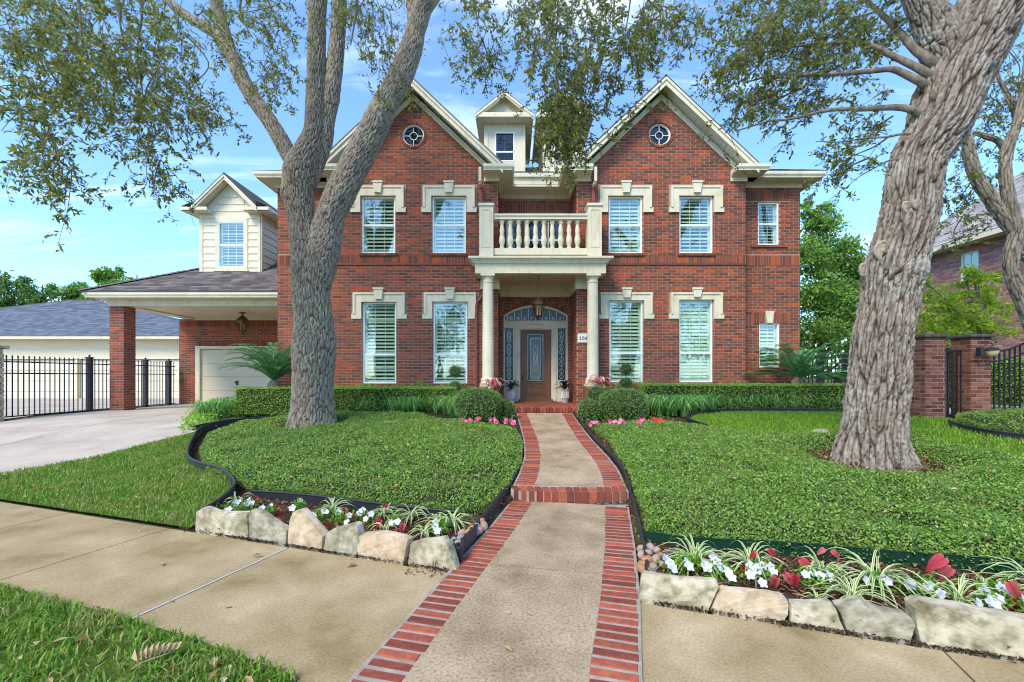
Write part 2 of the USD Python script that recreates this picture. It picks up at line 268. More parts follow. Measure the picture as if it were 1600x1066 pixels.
island('dark_leaf', [(0, (0.0431, 0.098, 0.0255)), (0.5, (0.0882, 0.1764, 0.0392)), (1, (0.1568, 0.2548, 0.0588))], 0.5, 0.3, trans=0.2)
island('lime_leaf', [(0, (0.132, 0.24, 0.024)), (0.6, (0.264, 0.408, 0.036)), (0.93, (0.396, 0.48, 0.048)), (1, (0.54, 0.396, 0.048))], 0.5, 0.3, trans=0.4)
island('hedge_leaf', [(0, (0.1032, 0.1966, 0.0329)), (0.5, (0.2064, 0.365, 0.0505)), (1, (0.3833, 0.5897, 0.0885))], 0.5, 0.3, trans=0.25)
island('shrub_leaf', [(0, (0.0711, 0.1474, 0.0407)), (0.5, (0.1398, 0.2542, 0.0636)), (1, (0.2542, 0.4066, 0.1017))], 0.5, 0.3, trans=0.25)
island('topiary_leaf', [(0, (0.078, 0.156, 0.052)), (0.5, (0.13, 0.234, 0.0845)), (1, (0.221, 0.351, 0.143))], 0.6, 0.2, trans=0.2)
island('cover_leaf', [(0, (0.0545, 0.1119, 0.0215)), (0.35, (0.1091, 0.2164, 0.0357)), (0.7, (0.1947, 0.3359, 0.0536)), (0.95, (0.3116, 0.4477, 0.0774)), (1, (0.3895, 0.2239, 0.0714))], 0.45, 0.35, trans=0.22, patch=(1.3, .58, (.16, .18, .05), .35))
island('grass', [(0, (0.055, 0.125, 0.013)), (0.4, (0.105, 0.225, 0.022)), (0.75, (0.17, 0.315, 0.036)), (0.9, (0.3, 0.37, 0.09)), (1, (0.46, 0.38, 0.18))], 0.55, 0.25, trans=0.3, patch=(2.4, .57, (.34, .29, .12), .6))
island('bright_grass', [(0, (0.08, 0.19, 0.014)), (0.5, (0.15, 0.3, 0.022)), (0.9, (0.25, 0.4, 0.04)), (1, (0.36, 0.36, 0.12))], 0.55, 0.25, trans=0.3)
island('liriope', [(0, (0.0431, 0.1466, 0.031)), (0.5, (0.1035, 0.276, 0.0517)), (0.85, (0.207, 0.414, 0.1035)), (1, (0.414, 0.552, 0.2415))], 0.45, 0.35, trans=0.25)
island('sago', [(0, (0.0315, 0.1125, 0.036)), (0.5, (0.0585, 0.1913, 0.0562)), (1, (0.135, 0.315, 0.1013))], 0.35, 0.45, trans=0.12)
island('dry_leaf', [(0, (0.22, 0.12, 0.05)), (0.5, (0.36, 0.24, 0.12)), (1, (0.50, 0.38, 0.24))], 0.8, 0.15, trans=0.2)
island('petunia_leaf', [(0, (0.06, 0.168, 0.0144)), (0.5, (0.12, 0.288, 0.024)), (1, (0.204, 0.408, 0.048))], 0.5, 0.3, trans=0.3)
island('white_petal', [(0, (0.6, 0.62, 0.68)), (1, (0.7, 0.71, 0.74))], 0.6, 0.2, trans=0.25, tcol=(1, 1, 1))
island('pink_petal', [(0, (0.62, 0.03, 0.16)), (0.5, (0.72, 0.08, 0.24)), (1, (0.78, 0.25, 0.38))], 0.6, 0.2, trans=0.2, tcol=(1, 1, 1))
island('red_petal', [(0, (0.55, 0.02, 0.03)), (1, (0.70, 0.06, 0.05))], 0.6, 0.2, trans=0.2, tcol=(1, 1, 1))
island('caladium', [(0, (0.36, 0.02, 0.035)), (0.5, (0.56, 0.045, 0.065)), (1, (0.68, 0.13, 0.14))], 0.45, 0.35, trans=0.3, tcol=(1.2, 1, 1))
island('bromeliad', [(0, (0.45, 0.02, 0.05)), (0.4, (0.62, 0.10, 0.11)), (0.7, (0.62, 0.50, 0.36)), (1, (0.72, 0.66, 0.5))], 0.4, 0.4, trans=0.2, tcol=(1, 1, 1))
island('dracaena', [(0, (0.012, 0.014, 0.012)), (0.6, (0.03, 0.028, 0.024)), (1, (0.075, 0.03, 0.03))], 0.35, 0.45, trans=0.1)
principled('stem_dark', (0.05, 0.025, 0.02), 0.7, 0.2)
noisy('pot', [(0.3, (0.30, 0.30, 0.33)), (0.7, (0.46, 0.46, 0.48))], 20, 0.6, 0.3)
usdkit.material(stage, L('spider_leaf'), {'uv': ('texture_coordinate', {}), 's': ('separate_xyz', {}), 'a': ('math', {'math_type': 'subtract', 'value2': 0.5}), 'b': ('math', {'math_type': 'absolute'}),
    'o': ('object_info', {}), 'gr': ('rgb_ramp', {'ramp': [(0, (0.10, 0.22, 0.04)), (1, (0.22, 0.36, 0.08))]}),
    'r': ('rgb_ramp', {'ramp': [(0.0, (0, 0, 0)), (0.24, (0.0, 0.0, 0.0)), (0.3, (1, 1, 1)), (1, (1, 1, 1))]}), 'm': ('mix', {'mix_type': 'mix', 'color2': (0.70, 0.72, 0.40)}), 'p': ('principled_bsdf', {'roughness': 0.45}),
    't': ('translucent_bsdf', {}), 'mc': ('mix_closure', {'fac': 0.22})},
    [('uv.UV', 's.vector'), ('s.x', 'a.value1'), ('a.value', 'b.value1'), ('b.value', 'r.fac'), ('r.color', 'm.fac'), ('o.random', 'gr.fac'), ('gr.color', 'm.color1'), ('m.color', 'p.base_color'), ('m.color', 't.color'), ('p.BSDF', 'mc.closure1'), ('t.BSDF', 'mc.closure2')], surface='mc.closure')
# ------------------------------------------------------------------ ground, pavements
def grid_sheet(xs, ys, zf):
    X, Y = np.meshgrid(xs, ys); V = np.c_[X.ravel(), Y.ravel(), zf(X, Y).ravel()]; n = len(xs)
    i = np.arange(len(ys) - 1)[:, None] * n + np.arange(n - 1)[None]; i = i.ravel()
    return V, np.c_[i, i + 1, i + n + 1, i + n]
_ax = np.unique(np.r_[np.linspace(-900, -60, 12), np.linspace(-60, -14, 24), np.arange(-14, 14.01, 0.2), np.linspace(14, 60, 24), np.linspace(60, 900, 12)])
_ay = np.unique(np.r_[np.linspace(-900, -40, 12), np.linspace(-40, 0, 20), np.arange(0, 22.01, 0.2), np.linspace(22, 60, 20), np.linspace(60, 1200, 12)])
g = MB(); v, f = grid_sheet(_ax, _ay, lambda X, Y: ground_z(X, Y) - 0.035 - 0.25 * (vdist(X, Y) < -3.2)); g.add(v, f)
solo('ground', g, 'earth', 'bare brown earth showing under the lawns and beds', kind='structure', smooth=True)

def poly_sheet(poly, h, step, zf=None):                              # shapely polygon(s) in plan -> sheet following the ground at height h
    import shapely
    from scipy.spatial import Delaunay
    zf = zf or ground_z; VS, TS, n0 = [], [], 0
    for g_ in getattr(poly, 'geoms', [poly]):
        if g_.area < 1e-4: continue
        x0, y0, x1, y1 = g_.bounds; pts = [np.array(r.segmentize(step).coords)[:-1, :2] for r in (g_.exterior, *g_.interiors)]
        gx, gy = np.meshgrid(np.arange(x0, x1, step), np.arange(y0, y1, step)); inner = g_.buffer(-step * 0.4)
        q = np.c_[gx.ravel(), gy.ravel()]; q = q[shapely.contains_xy(inner, q[:, 0], q[:, 1])]
        P = np.vstack(pts + [q]); T = Delaunay(P).simplices; c = P[T].mean(1); T = T[shapely.contains_xy(g_, c[:, 0], c[:, 1])]
        a = P[T]; cr = (a[:, 1, 0] - a[:, 0, 0]) * (a[:, 2, 1] - a[:, 0, 1]) - (a[:, 1, 1] - a[:, 0, 1]) * (a[:, 2, 0] - a[:, 0, 0])
        T = np.where((cr < 0)[:, None], T[:, ::-1], T); T = T[np.abs(cr) > 1e-9]
        VS.append(np.c_[P, zf(P[:, 0], P[:, 1]) + h]); TS.append(T + n0); n0 += len(P)
    return np.vstack(VS), np.vstack(TS)
def slab_from(poly, h, step, thick, zf=None):                        # sheet with a skirt
    v, f = poly_sheet(poly, h, step, zf); m = trimesh.Trimesh(v, f, process=False)
    n = len(v); e = m.edges_sorted; u, cnt = np.unique(e, axis=0, return_counts=True); be = {tuple(x) for x in u[cnt == 1]}
    side = []
    for a, b in m.edges:
        if (min(a, b), max(a, b)) in be: side.append((b, a, a + n, b + n))
    return MB().add(np.vstack([v, v - [0, 0, thick]]), np.vstack([f, np.array([[s[0], s[1], s[2]] for s in side]), np.array([[s[0], s[2], s[3]] for s in side])]))
def gpoly(pix, h=0.0): return Polygon([gp(x, y, h)[:2] for x, y in pix])

# the sidewalk's own frame: u along it, v away from the street
SW_O = np.array([-2.84, 4.02]); SW_U = np.array([0.946, -0.3245]); SW_V = np.array([0.3245, 0.946])
def sw(u, v): return SW_O + SW_U * u + SW_V * v
# walkway edge lines (x at depth y)
LOW_L = np.array([(-0.98, 1.0), (-0.727, 2.035), (-0.417, 3.24), (-0.19, 4.1), (0.0, 4.95)]); LOW_R = np.array([(0.36, 1.0), (0.58, 2.035), (0.78, 2.76), (0.98, 3.6), (1.235, 4.8)])
UP_L = np.array([(0.0, 5.0), (0.1, 5.65), (0.19, 6.5), (0.21, 7.6), (0.17, 9.0), (0.12, 10.75)]); UP_R = np.array([(1.27, 5.0), (1.37, 5.8), (1.385, 6.5), (1.36, 7.6), (1.38, 9.0), (1.43, 10.75)])
def walk_z(x, y): return np.where(np.asarray(y) < 4.95, 0.012 + 0 * np.asarray(y), 0.125 + 0.066 * (np.asarray(y) - 5.0))
def edge(E, y): return np.interp(y, E[:, 1], E[:, 0])
walk_poly = Polygon(list(map(tuple, LOW_L)) + [(0, 5.0)] + list(map(tuple, UP_L[1:])) + list(map(tuple, UP_R[::-1])) + list(map(tuple, LOW_R[::-1])))

sidewalk = thing('sidewalk', 'weathered tan concrete sidewalk crossing in front of the garden beds', None, (0, 2.6, 0), kind='structure')
cut = walk_poly.buffer(0.005)
for a, b in zip([-9.4, -6.0, -4.6, -3.2, -1.75, -0.3, 1.1], [-6.0, -4.6, -3.2, -1.75, -0.3, 1.1, 3.0]):
    p = Polygon([sw(a + .006, -1.29), sw(b - .006, -1.29), sw(b - .006, -0.03), sw(a + .006, -0.03)]).difference(cut)
    p = max(getattr(p, 'geoms', [p]), key=lambda q: q.area)
    part('slab', slab_from(p, 0.0, 0.3, 0.09, lambda x, y: 0 * x), 'concrete', sidewalk)
RIGHT_J = 5.32
for a, b in ((3.0, RIGHT_J), (RIGHT_J, 7.2), (7.2, 9.4), (9.4, 12)):
    p = Polygon([sw(a + .006, -1.29), sw(b - .006, -1.29), sw(b - .006, -0.03), sw(a + .006, -0.03)]).difference(cut)
    p = max(getattr(p, 'geoms', [p]), key=lambda q: q.area)
    part('slab', slab_from(p, 0.0, 0.3, 0.09, lambda x, y: 0 * x), 'concrete', sidewalk)
j = MB(); q0, q1 = sw(1.1, -1.27), sw(1.1, -0.05)
d_ = SW_U * 0.008
j.quad((*(q0 - d_), 0.004), (*(q0 + d_), 0.004), (*(q1 + d_), 0.004), (*(q1 - d_), 0.004)); part('expansion_joint', j, 'joint_pale', sidewalk)
part('joint_bed', MB().add([(*sw(-9.4, -1.28), -0.018), (*sw(12, -1.28), -0.018), (*sw(12, -0.04), -0.018), (*sw(-9.4, -0.04), -0.018)], [(0, 1, 2, 3)]), 'joint_dark', sidewalk)

walkway = thing('walkway', 'curving front path of pebbled concrete between red brick borders, with one step', None, (0.6, 5, 0), kind='structure')
BW = 0.235
lo = Polygon([(edge(LOW_L, y) + BW, y) for y in np.linspace(1.0, 4.93, 14)] + [(edge(LOW_R, y) - BW, y) for y in np.linspace(4.78, 1.0, 14)])
hi = Polygon([(edge(UP_L, y) + BW, y) for y in np.linspace(5.2, 10.74, 20)] + [(edge(UP_R, y) - BW, y) for y in np.linspace(10.74, 5.1, 20)])
def walk_split(poly, ycuts, slope):
    out = []; ys = [-9] + ycuts + [99]
    for a, b in zip(ys[:-1], ys[1:]):
        p = poly.intersection(Polygon([(-3, a + .008 + slope * 3.6), (4, a + .008 - slope * 3.4), (4, b - .008 - slope * 3.4), (-3, b - .008 + slope * 3.6)]))
        if not p.is_empty: out.append(p)
    return out
for p in walk_split(lo, [3.12], 0.2): part('concrete_panel', slab_from(p, 0.004, 0.12, 0.08, walk_z), 'walk_concrete', walkway)
for p in walk_split(hi, [6.75, 8.55], 0.05): part('concrete_panel', slab_from(p, 0.004, 0.2, 0.08, walk_z), 'walk_concrete', walkway)
mo = MB()
for E0, sgn, ys in ((LOW_L, 1, np.linspace(1, 4.93, 30)), (LOW_R, -1, np.linspace(1, 4.8, 30)), (UP_L, 1, np.linspace(5.05, 10.74, 40)), (UP_R, -1, np.linspace(5.0, 10.74, 40))):
    for y0, y1 in zip(ys[:-1], ys[1:]):
        a0, a1 = edge(E0, y0) - sgn * 0.012, edge(E0, y1) - sgn * 0.012; b0, b1 = edge(E0, y0) + sgn * (BW + 0.014), edge(E0, y1) + sgn * (BW + 0.014)
        q = [(a0, y0, float(walk_z(a0, y0)) + 0.0015), (b0, y0, float(walk_z(b0, y0)) + 0.0015), (b1, y1, float(walk_z(b1, y1)) + 0.0015), (a1, y1, float(walk_z(a1, y1)) + 0.0015)]
        mo.quad(*(q if sgn > 0 else q[::-1]))
        s0 = [(a0, y0, q[0][2]), (a1, y1, q[3][2]), (a1, y1, q[3][2] - .12), (a0, y0, q[0][2] - .12)]; mo.quad(*s0)
part('mortar_bed', mo, 'paver_mortar', walkway)
rb = np.random.default_rng(5)
def brick_at(c, ax, L_, W_, H_, tilt=0.0, hz=0.0, ay=None):              # a rounded paving brick: centre of its top, long axis in plan
    ax = np.array([ax[0], ax[1], hz]); ax /= np.linalg.norm(ax); b = np.cross([0, 0, 1.0], ax) if ay is None else np.asarray(ay, float); b /= np.linalg.norm(b); n = np.cross(ax, b)
    e = 0.007; pts = []
    for sx in (-1, 1):
        for sy in (-1, 1):
            pts += [c + ax * sx * (L_ / 2) + b * sy * (W_ / 2) - n * H_, c + ax * sx * (L_ / 2) + b * sy * (W_ / 2) - n * e, c + ax * sx * (L_ / 2 - e) + b * sy * (W_ / 2 - e)]
    return MB().mesh(trimesh.Trimesh(np.array(pts)).convex_hull)
for E0, sgn, ya, yb in ((LOW_L, 1, 1.45, 4.88), (LOW_R, -1, 1.45, 4.72), (UP_L, 1, 5.19, 10.68), (UP_R, -1, 5.13, 10.68)):
    y = ya
    while y < yb:
        t = np.array([edge(E0, y + .05) - edge(E0, y - .05), 0.1]); t /= np.linalg.norm(t); x = edge(E0, y) + sgn * (BW / 2 + 0.004); slope = 0.0 if y < 4.95 else 0.066
        nrm = np.array([t[1], -t[0]]) + t * rb.normal(0, 0.012)
        part('brick', brick_at(np.array([x + rb.normal(0, .003), y, float(walk_z(x, y)) + 0.006 + rb.normal(0, .0015)]), nrm, BW - 0.008 + rb.normal(0, .003), 0.064 + rb.normal(0, .0015), 0.04, ay=(t[0], t[1], slope * t[1])), 'paver', walkway)
        y += 0.0785 * t[1]
# the step: a bowed course of bricks standing across the path
n_ = 15
for k in range(n_):
    s = (k + 0.5) / n_; x = 0.0 + s * 1.27; bow = 0.07 * (1 - (2 * s - 1) ** 2); y = 4.99 - bow - 0.05 * s
    dirv = np.array([-(1 - 2 * s) * 0.22, 1.0])
    part('step_brick', brick_at(np.array([x, y + 0.06, 0.142 + rb.normal(0, .0015)]), dirv, 0.19, 0.073 + rb.normal(0, .001), 0.125), 'paver', walkway)
sm = MB(); S = np.linspace(-0.01, 1.01, 20); fr = [(0.0 + s * 1.27, 4.99 - 0.07 * (1 - (2 * s - 1) ** 2) - 0.05 * s - 0.024) for s in S]
for (xa, yaa), (xb, ybb) in zip(fr[:-1], fr[1:]):
    sm.quad((xa, yaa, 0.0), (xb, ybb, 0.0), (xb, ybb, 0.128), (xa, yaa, 0.128)); sm.quad((xa, yaa, 0.128), (xb, ybb, 0.128), (xb, 5.22, 0.128), (xa, 5.22, 0.128))
part('step_mortar', sm, 'paver_mortar', walkway)

driveway = thing('driveway', 'pale concrete driveway sweeping up past the carport to the garage', None, (-9, 10, 0.3), kind='structure')
dp = Polygon([(-12.35, 16.8), (-12.35, 11.6), (-12.45, 9.5), (-13.5, 7.4), (-15.5, 6.3), (-9.4, 5.95), (-7.4, 5.95), (-6.65, 6.9), (-6.35, 8.2), (-6.3, 9.4), (-6.45, 11), (-6.66, 12.7), (-6.66, 16.8)])
dcut = [Polygon([(-20, -5), (0, -5), (0, 8.85), (-20, 10.1)]), Polygon([(-20, 10.13), (0, 8.88), (0, 13.1), (-20, 13.4)]), Polygon([(-20, 13.43), (0, 13.13), (0, 30), (-20, 30)])]
for c in dcut:
    p = dp.intersection(c)
    for q in (p.intersection(sbox(-30, 0, -9.4, 40)), p.intersection(sbox(-9.375, 0, 10, 40))):
        if q.area > .1: part('slab', slab_from(q, -0.004, 0.35, 0.06), 'drive_concrete', driveway, smooth=40)
part('joint_bed', MB().add(*poly_sheet(dp, -0.02, 0.4)), 'joint_dark', driveway)
pd = Polygon([(-45, 9), (-12.95, 9), (-12.7, 21.4), (-45, 21.4)])
solo('neighbour_driveway', MB().add(*poly_sheet(pd, -0.012, 0.8)), 'drive_concrete', 'pinkish concrete court behind the iron fence, before the cream garage doors', kind='structure', smooth=True)
solo('street', MB().box(-60, 60, -13, -3.2, -0.3, -0.17), 'drive_concrete', 'concrete street beyond the grass verge', kind='structure')
# ------------------------------------------------------------------ brick house
YW, YB, YR = 12.30, 12.73, 13.50          # depth of the gabled wings, of the outer bays and of the recessed entrance wall
CL, CR = -2.71, 4.09                      # middle of the two wings
WL0, WL1, WR0, WR1 = -5.04, -0.387, 1.775, 6.41
BX0, BX1 = -6.656, 8.18
ZB, ZE = 0.42, 6.73                       # bottom of the walls, underside of the cornice
house = thing('brick_house', 'two storey red brick house with twin gables, cream trim and a columned entrance', 'house', (0.7, 13, 0.5))
RH, RP, BL, BP = 0.0585, 0.0781, 0.238, 0.2585
def front(y): return lambda u, w, t: np.c_[u, y - t, w]          # (u, w, t): t towards the viewer
class Bricks:
    def __init__(s): s.items = []                                   # (points of 8-corner box, rank)
    def lay(s, to3, u0, u1, w0, w1, t=0.008, rank=1e9): s.items.append((to3, u0, u1, w0, w1, t, rank))
def brick_box(it):
    to3, u0, u1, w0, w1, t, _ = it
    u = np.array([u0, u1, u1, u0] * 2); w = np.array([w0, w0, w1, w1] * 2); tt = np.array([0] * 4 + [t] * 4)
    return to3(u, w, tt), [(4, 5, 6, 7), (0, 1, 5, 4), (1, 2, 6, 5), (2, 3, 7, 6), (3, 0, 4, 7)]
rw = np.random.default_rng(11)
def lay_wall(B, to3, u0, u1, w0, w1, holes=(), bands=(), limit=None, phase=0.0, rank=None, proud=0.008):
    """Running bond from w0 to w1; holes: f(w) -> list of (a, b) left free; bands: (w0, w1, [(ua, ub)...]) of soldier bricks."""
    def free(a, b, w):
        segs = [(a, b)]
        for h in holes:
            for ha, hb in h(w):
                nxt = []
                for x, y in segs:
                    if hb <= x or ha >= y: nxt.append((x, y)); continue
                    if ha > x: nxt.append((x, ha))
                    if hb < y: nxt.append((hb, y))
                segs = nxt
        return [q for q in segs if q[1] - q[0] > 0.022]
    rows = int(round((w1 - w0) / RP))
    for r in range(rows):
        z = w0 + r * RP; zc = z + RH / 2; a, b = (u0, u1)
        if limit:
            la, lb = limit(zc); a, b = max(a, la), min(b, lb)
        if b - a < 0.05: continue
        bandseg = [s for bw0, bw1, segs in bands if bw0 - 0.01 < zc < bw1 for s in segs]
        hs = list(holes) + ([lambda w, bs=bandseg: bs] if bandseg else [])
        off = (0.5 if r % 2 else 0.0) * BP + phase
        k0 = math.floor((a - off) / BP) - 1; x = off + k0 * BP
        while x < b:
            xa, xb = max(x, a), min(x + BL, b)
            if xb - xa > 0.025:
                segs = [(xa, xb)]
                for h in hs:
                    nxt = []
                    for p, q in segs:
                        cur = [(p, q)]
                        for ha, hb in h(zc):
                            nn = []
                            for m, n in cur:
                                if hb <= m or ha >= n: nn.append((m, n)); continue
                                if ha > m: nn.append((m, ha - 0.005))
                                if hb < n: nn.append((hb + 0.005, n))
                            cur = nn
                        nxt += cur
                    segs = nxt
                for p, q in segs:
                    if q - p > 0.02: B.lay(to3, p, q, z, z + RH, proud + rw.uniform(-.0015, .0015), rank((p + q) / 2, zc) if rank else 1e9)
            x += BP
    for bw0, bw1, segs in bands:
        for sa, sb in segs:
            n = max(1, int(round((sb - sa) / RP))); st = (sb - sa) / n
            for k in range(n):
                ua, ub = sa + k * st + .008, sa + (k + 1) * st - .008
                if any(ha < ub and hb > ua for h in holes for ha, hb in h((bw0 + bw1) / 2)): continue
                B.lay(to3, ua, ub, bw0 + .004, bw1 - .006, proud + 0.004, rank((ua + ub) / 2, (bw0 + bw1) / 2) if rank else 1e9)
def rect_hole(a, b, z0, z1): return lambda w: [(a, b)] if z0 - RH / 2 < w < z1 + RH / 2 else []
def disc_hole(cx, cz, r): return lambda w: [(cx - math.sqrt(max(r * r - (w - cz) ** 2, 0)), cx + math.sqrt(max(r * r - (w - cz) ** 2, 0)))] if abs(w - cz) < r else []
ALL = Bricks()

# windows of the front: (x0, x1, z0, z1)
UP = [(PX(a, YW), PX(b, YW), PZ(396, YW), PZ(307, YW)) for a, b in ((565, 617.5), (675.5, 728), (951, 1003.5), (1061.5, 1113.5))]
LO = [(PX(a, YW), PX(b, YW), PZ(c, YW), PZ(d, YW)) for a, b, c, d in ((566.5, 619, 599, 472.5), (677, 730, 599, 472), (952, 1004.5, 597, 470), (1061.5, 1113.5, 597, 469))]
BAYU = (PX(1184.5, YB), PX(1217, YB), PZ(383, YB), PZ(316, YB)); BAYL = (PX(1186, YB), PX(1218, YB), PZ(574, YB), PZ(505, YB))
OC = [(PX(645.5, YW), PZ(211, YW), 0.30), (PX(1031, YW), PZ(210, YW), 0.30)]

def trim_window(xw, top, drop, yw, key_top):                             # cream surround: lintel with dropped ears, and a keystone
    x0, x1, z0, z1 = xw; w = 0.245; ear = z1 - drop; t = 0.055
    out = Polygon([(x0 - .025, z1 + .005), (x0 - .025, ear), (x0 - w - .05, ear), (x0 - w - .05, ear + .13), (x0 - w, ear + .13), (x0 - w, top), (x1 + w, top), (x1 + w, ear + .13), (x1 + w + .05, ear + .13), (x1 + w + .05, ear), (x1 + .025, ear), (x1 + .025, z1 + .005)])
    mb = MB().prism(out, front(yw), -0.02, t)
    s = part('window_surround', mb, 'trim', house)
    o = Polygon([(x0 - w, ear + .13), (x0 - w, top), (x1 + w, top), (x1 + w, ear + .13), (x1 + w - .055, ear + .13), (x1 + w - .055, top - .055), (x0 - w + .055, top - .055), (x0 - w + .055, ear + .13)])
    part('moulding', MB().prism(o, front(yw), t, t + 0.022), 'trim', s)
    c = (x0 + x1) / 2
    part('keystone', MB().prism(Polygon([(c - .088, z1 + .07), (c + .088, z1 + .07), (c + .135, key_top), (c - .135, key_top)]), front(yw), t, t + 0.06).prism(Polygon([(c - .145, key_top - .05), (c + .145, key_top - .05), (c + .145, key_top), (c - .145, key_top)]), front(yw), t + .061, t + 0.075), 'trim', s)
    return [lambda w_, a=x0 - w - .05, b=x1 + w + .05, e=ear, tp=top: [(a, b)] if e - .03 < w_ < tp + .03 else []]

SLATTILT = {}
def window(xw, yw, up_frac, rows_up, rows_lo, cols, tilt=40, slats=True, name='window', parent=None, depth=0.06, curtain=False):
    x0, x1, z0, z1 = xw; ym = yw + depth; fr = 0.038; zm = z0 + (z1 - z0) * (1 - up_frac)
    mb = MB()
    for a, b, c, d in ((x0, x0 + fr, z0, z1), (x1 - fr, x1, z0, z1), (x0 + fr, x1 - fr, z0, z0 + fr), (x0 + fr, x1 - fr, z1 - fr, z1)): mb.box(a, b, ym - .03, ym + .05, c, d)
    mb.box(x0 + fr, x1 - fr, ym - .015, ym + .035, zm - .024, zm + .024)
    w = part(name, mb, 'vinyl', parent or house)
    for (za, zb, rows, yy) in ((zm + .024, z1 - fr, rows_up, ym + .02), (z0 + fr, zm - .024, rows_lo, ym)):
        part('pane', MB().quad((x0 + fr, yy, za), (x1 - fr, yy, za), (x1 - fr, yy, zb), (x0 + fr, yy, zb)), 'glass' if slats else 'dark_glass', w)
        m = MB(); wd = 0.007
        for k in range(1, cols):
            x = x0 + fr + (x1 - x0 - 2 * fr) * k / cols; m.box(x - wd, x + wd, yy + .006, yy + .014, za, zb)
        for k in range(1, rows):
            z = za + (zb - za) * k / rows; m.box(x0 + fr, x1 - fr, yy + .004, yy + .012, z - wd, z + wd)
        if cols > 1 or rows > 1: part('muntins', m, 'vinyl', w)
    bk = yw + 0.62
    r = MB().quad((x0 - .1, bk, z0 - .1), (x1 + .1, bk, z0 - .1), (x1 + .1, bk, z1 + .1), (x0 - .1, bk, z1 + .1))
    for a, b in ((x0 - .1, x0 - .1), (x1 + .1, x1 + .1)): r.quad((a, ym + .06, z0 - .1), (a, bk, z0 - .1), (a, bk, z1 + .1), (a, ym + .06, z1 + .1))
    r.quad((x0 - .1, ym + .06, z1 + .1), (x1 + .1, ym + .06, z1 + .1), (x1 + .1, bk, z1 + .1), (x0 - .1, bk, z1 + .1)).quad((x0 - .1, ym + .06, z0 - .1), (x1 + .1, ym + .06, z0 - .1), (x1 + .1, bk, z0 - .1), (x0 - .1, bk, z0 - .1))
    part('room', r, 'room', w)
    if slats:
        ys = ym + 0.085; s = MB(); st = 0.085
        for za, zb in ((z0 + .02, zm), (zm, z1 - .02)):
            for a, b, c, d in ((x0 + .01, x0 + st, za, zb), (x1 - st, x1 - .01, za, zb), (x0 + st, x1 - st, za, za + .07), (x0 + st, x1 - st, zb - .07, zb)): s.box(a, b, ys - .014, ys + .014, c + .002, d - .002)
        part('shutter', s, 'shutter', w)
        for za, zb in ((z0 + .09, zm - .07), (zm + .07, z1 - .09)):
            n = max(2, int(round((zb - za) / 0.098))); t = math.radians(tilt)
            for k in range(n):
                zc = za + (k + .5) * (zb - za) / n; h = 0.039; dy, dz = math.cos(t) * h, math.sin(t) * h; e = 0.005
                a, b = x0 + st + .003, x1 - st - .003
                prof = [(-dy - e * math.sin(t), -dz + e * math.cos(t)), (-dy + e * math.sin(t), -dz - e * math.cos(t)), (dy + e * math.sin(t), dz - e * math.cos(t)), (dy - e * math.sin(t), dz + e * math.cos(t))]
                v = [(x, ys + p, zc + q) for x in (a, b) for p, q in prof]
                part('slat', MB().add(v, [(0, 1, 2, 3), (4, 7, 6, 5), (0, 4, 5, 1), (1, 5, 6, 2), (2, 6, 7, 3), (3, 7, 4, 0)]), 'shutter', w)
    return w
def wall_shell(poly, y, depth, mat='mortar', name='wall'): return part(name, MB().prism(poly, front(y), -depth, 0.0), mat, house)
def R(x0, x1, z0, z1): return sbox(min(x0, x1), min(z0, z1), max(x0, x1), max(z0, z1))

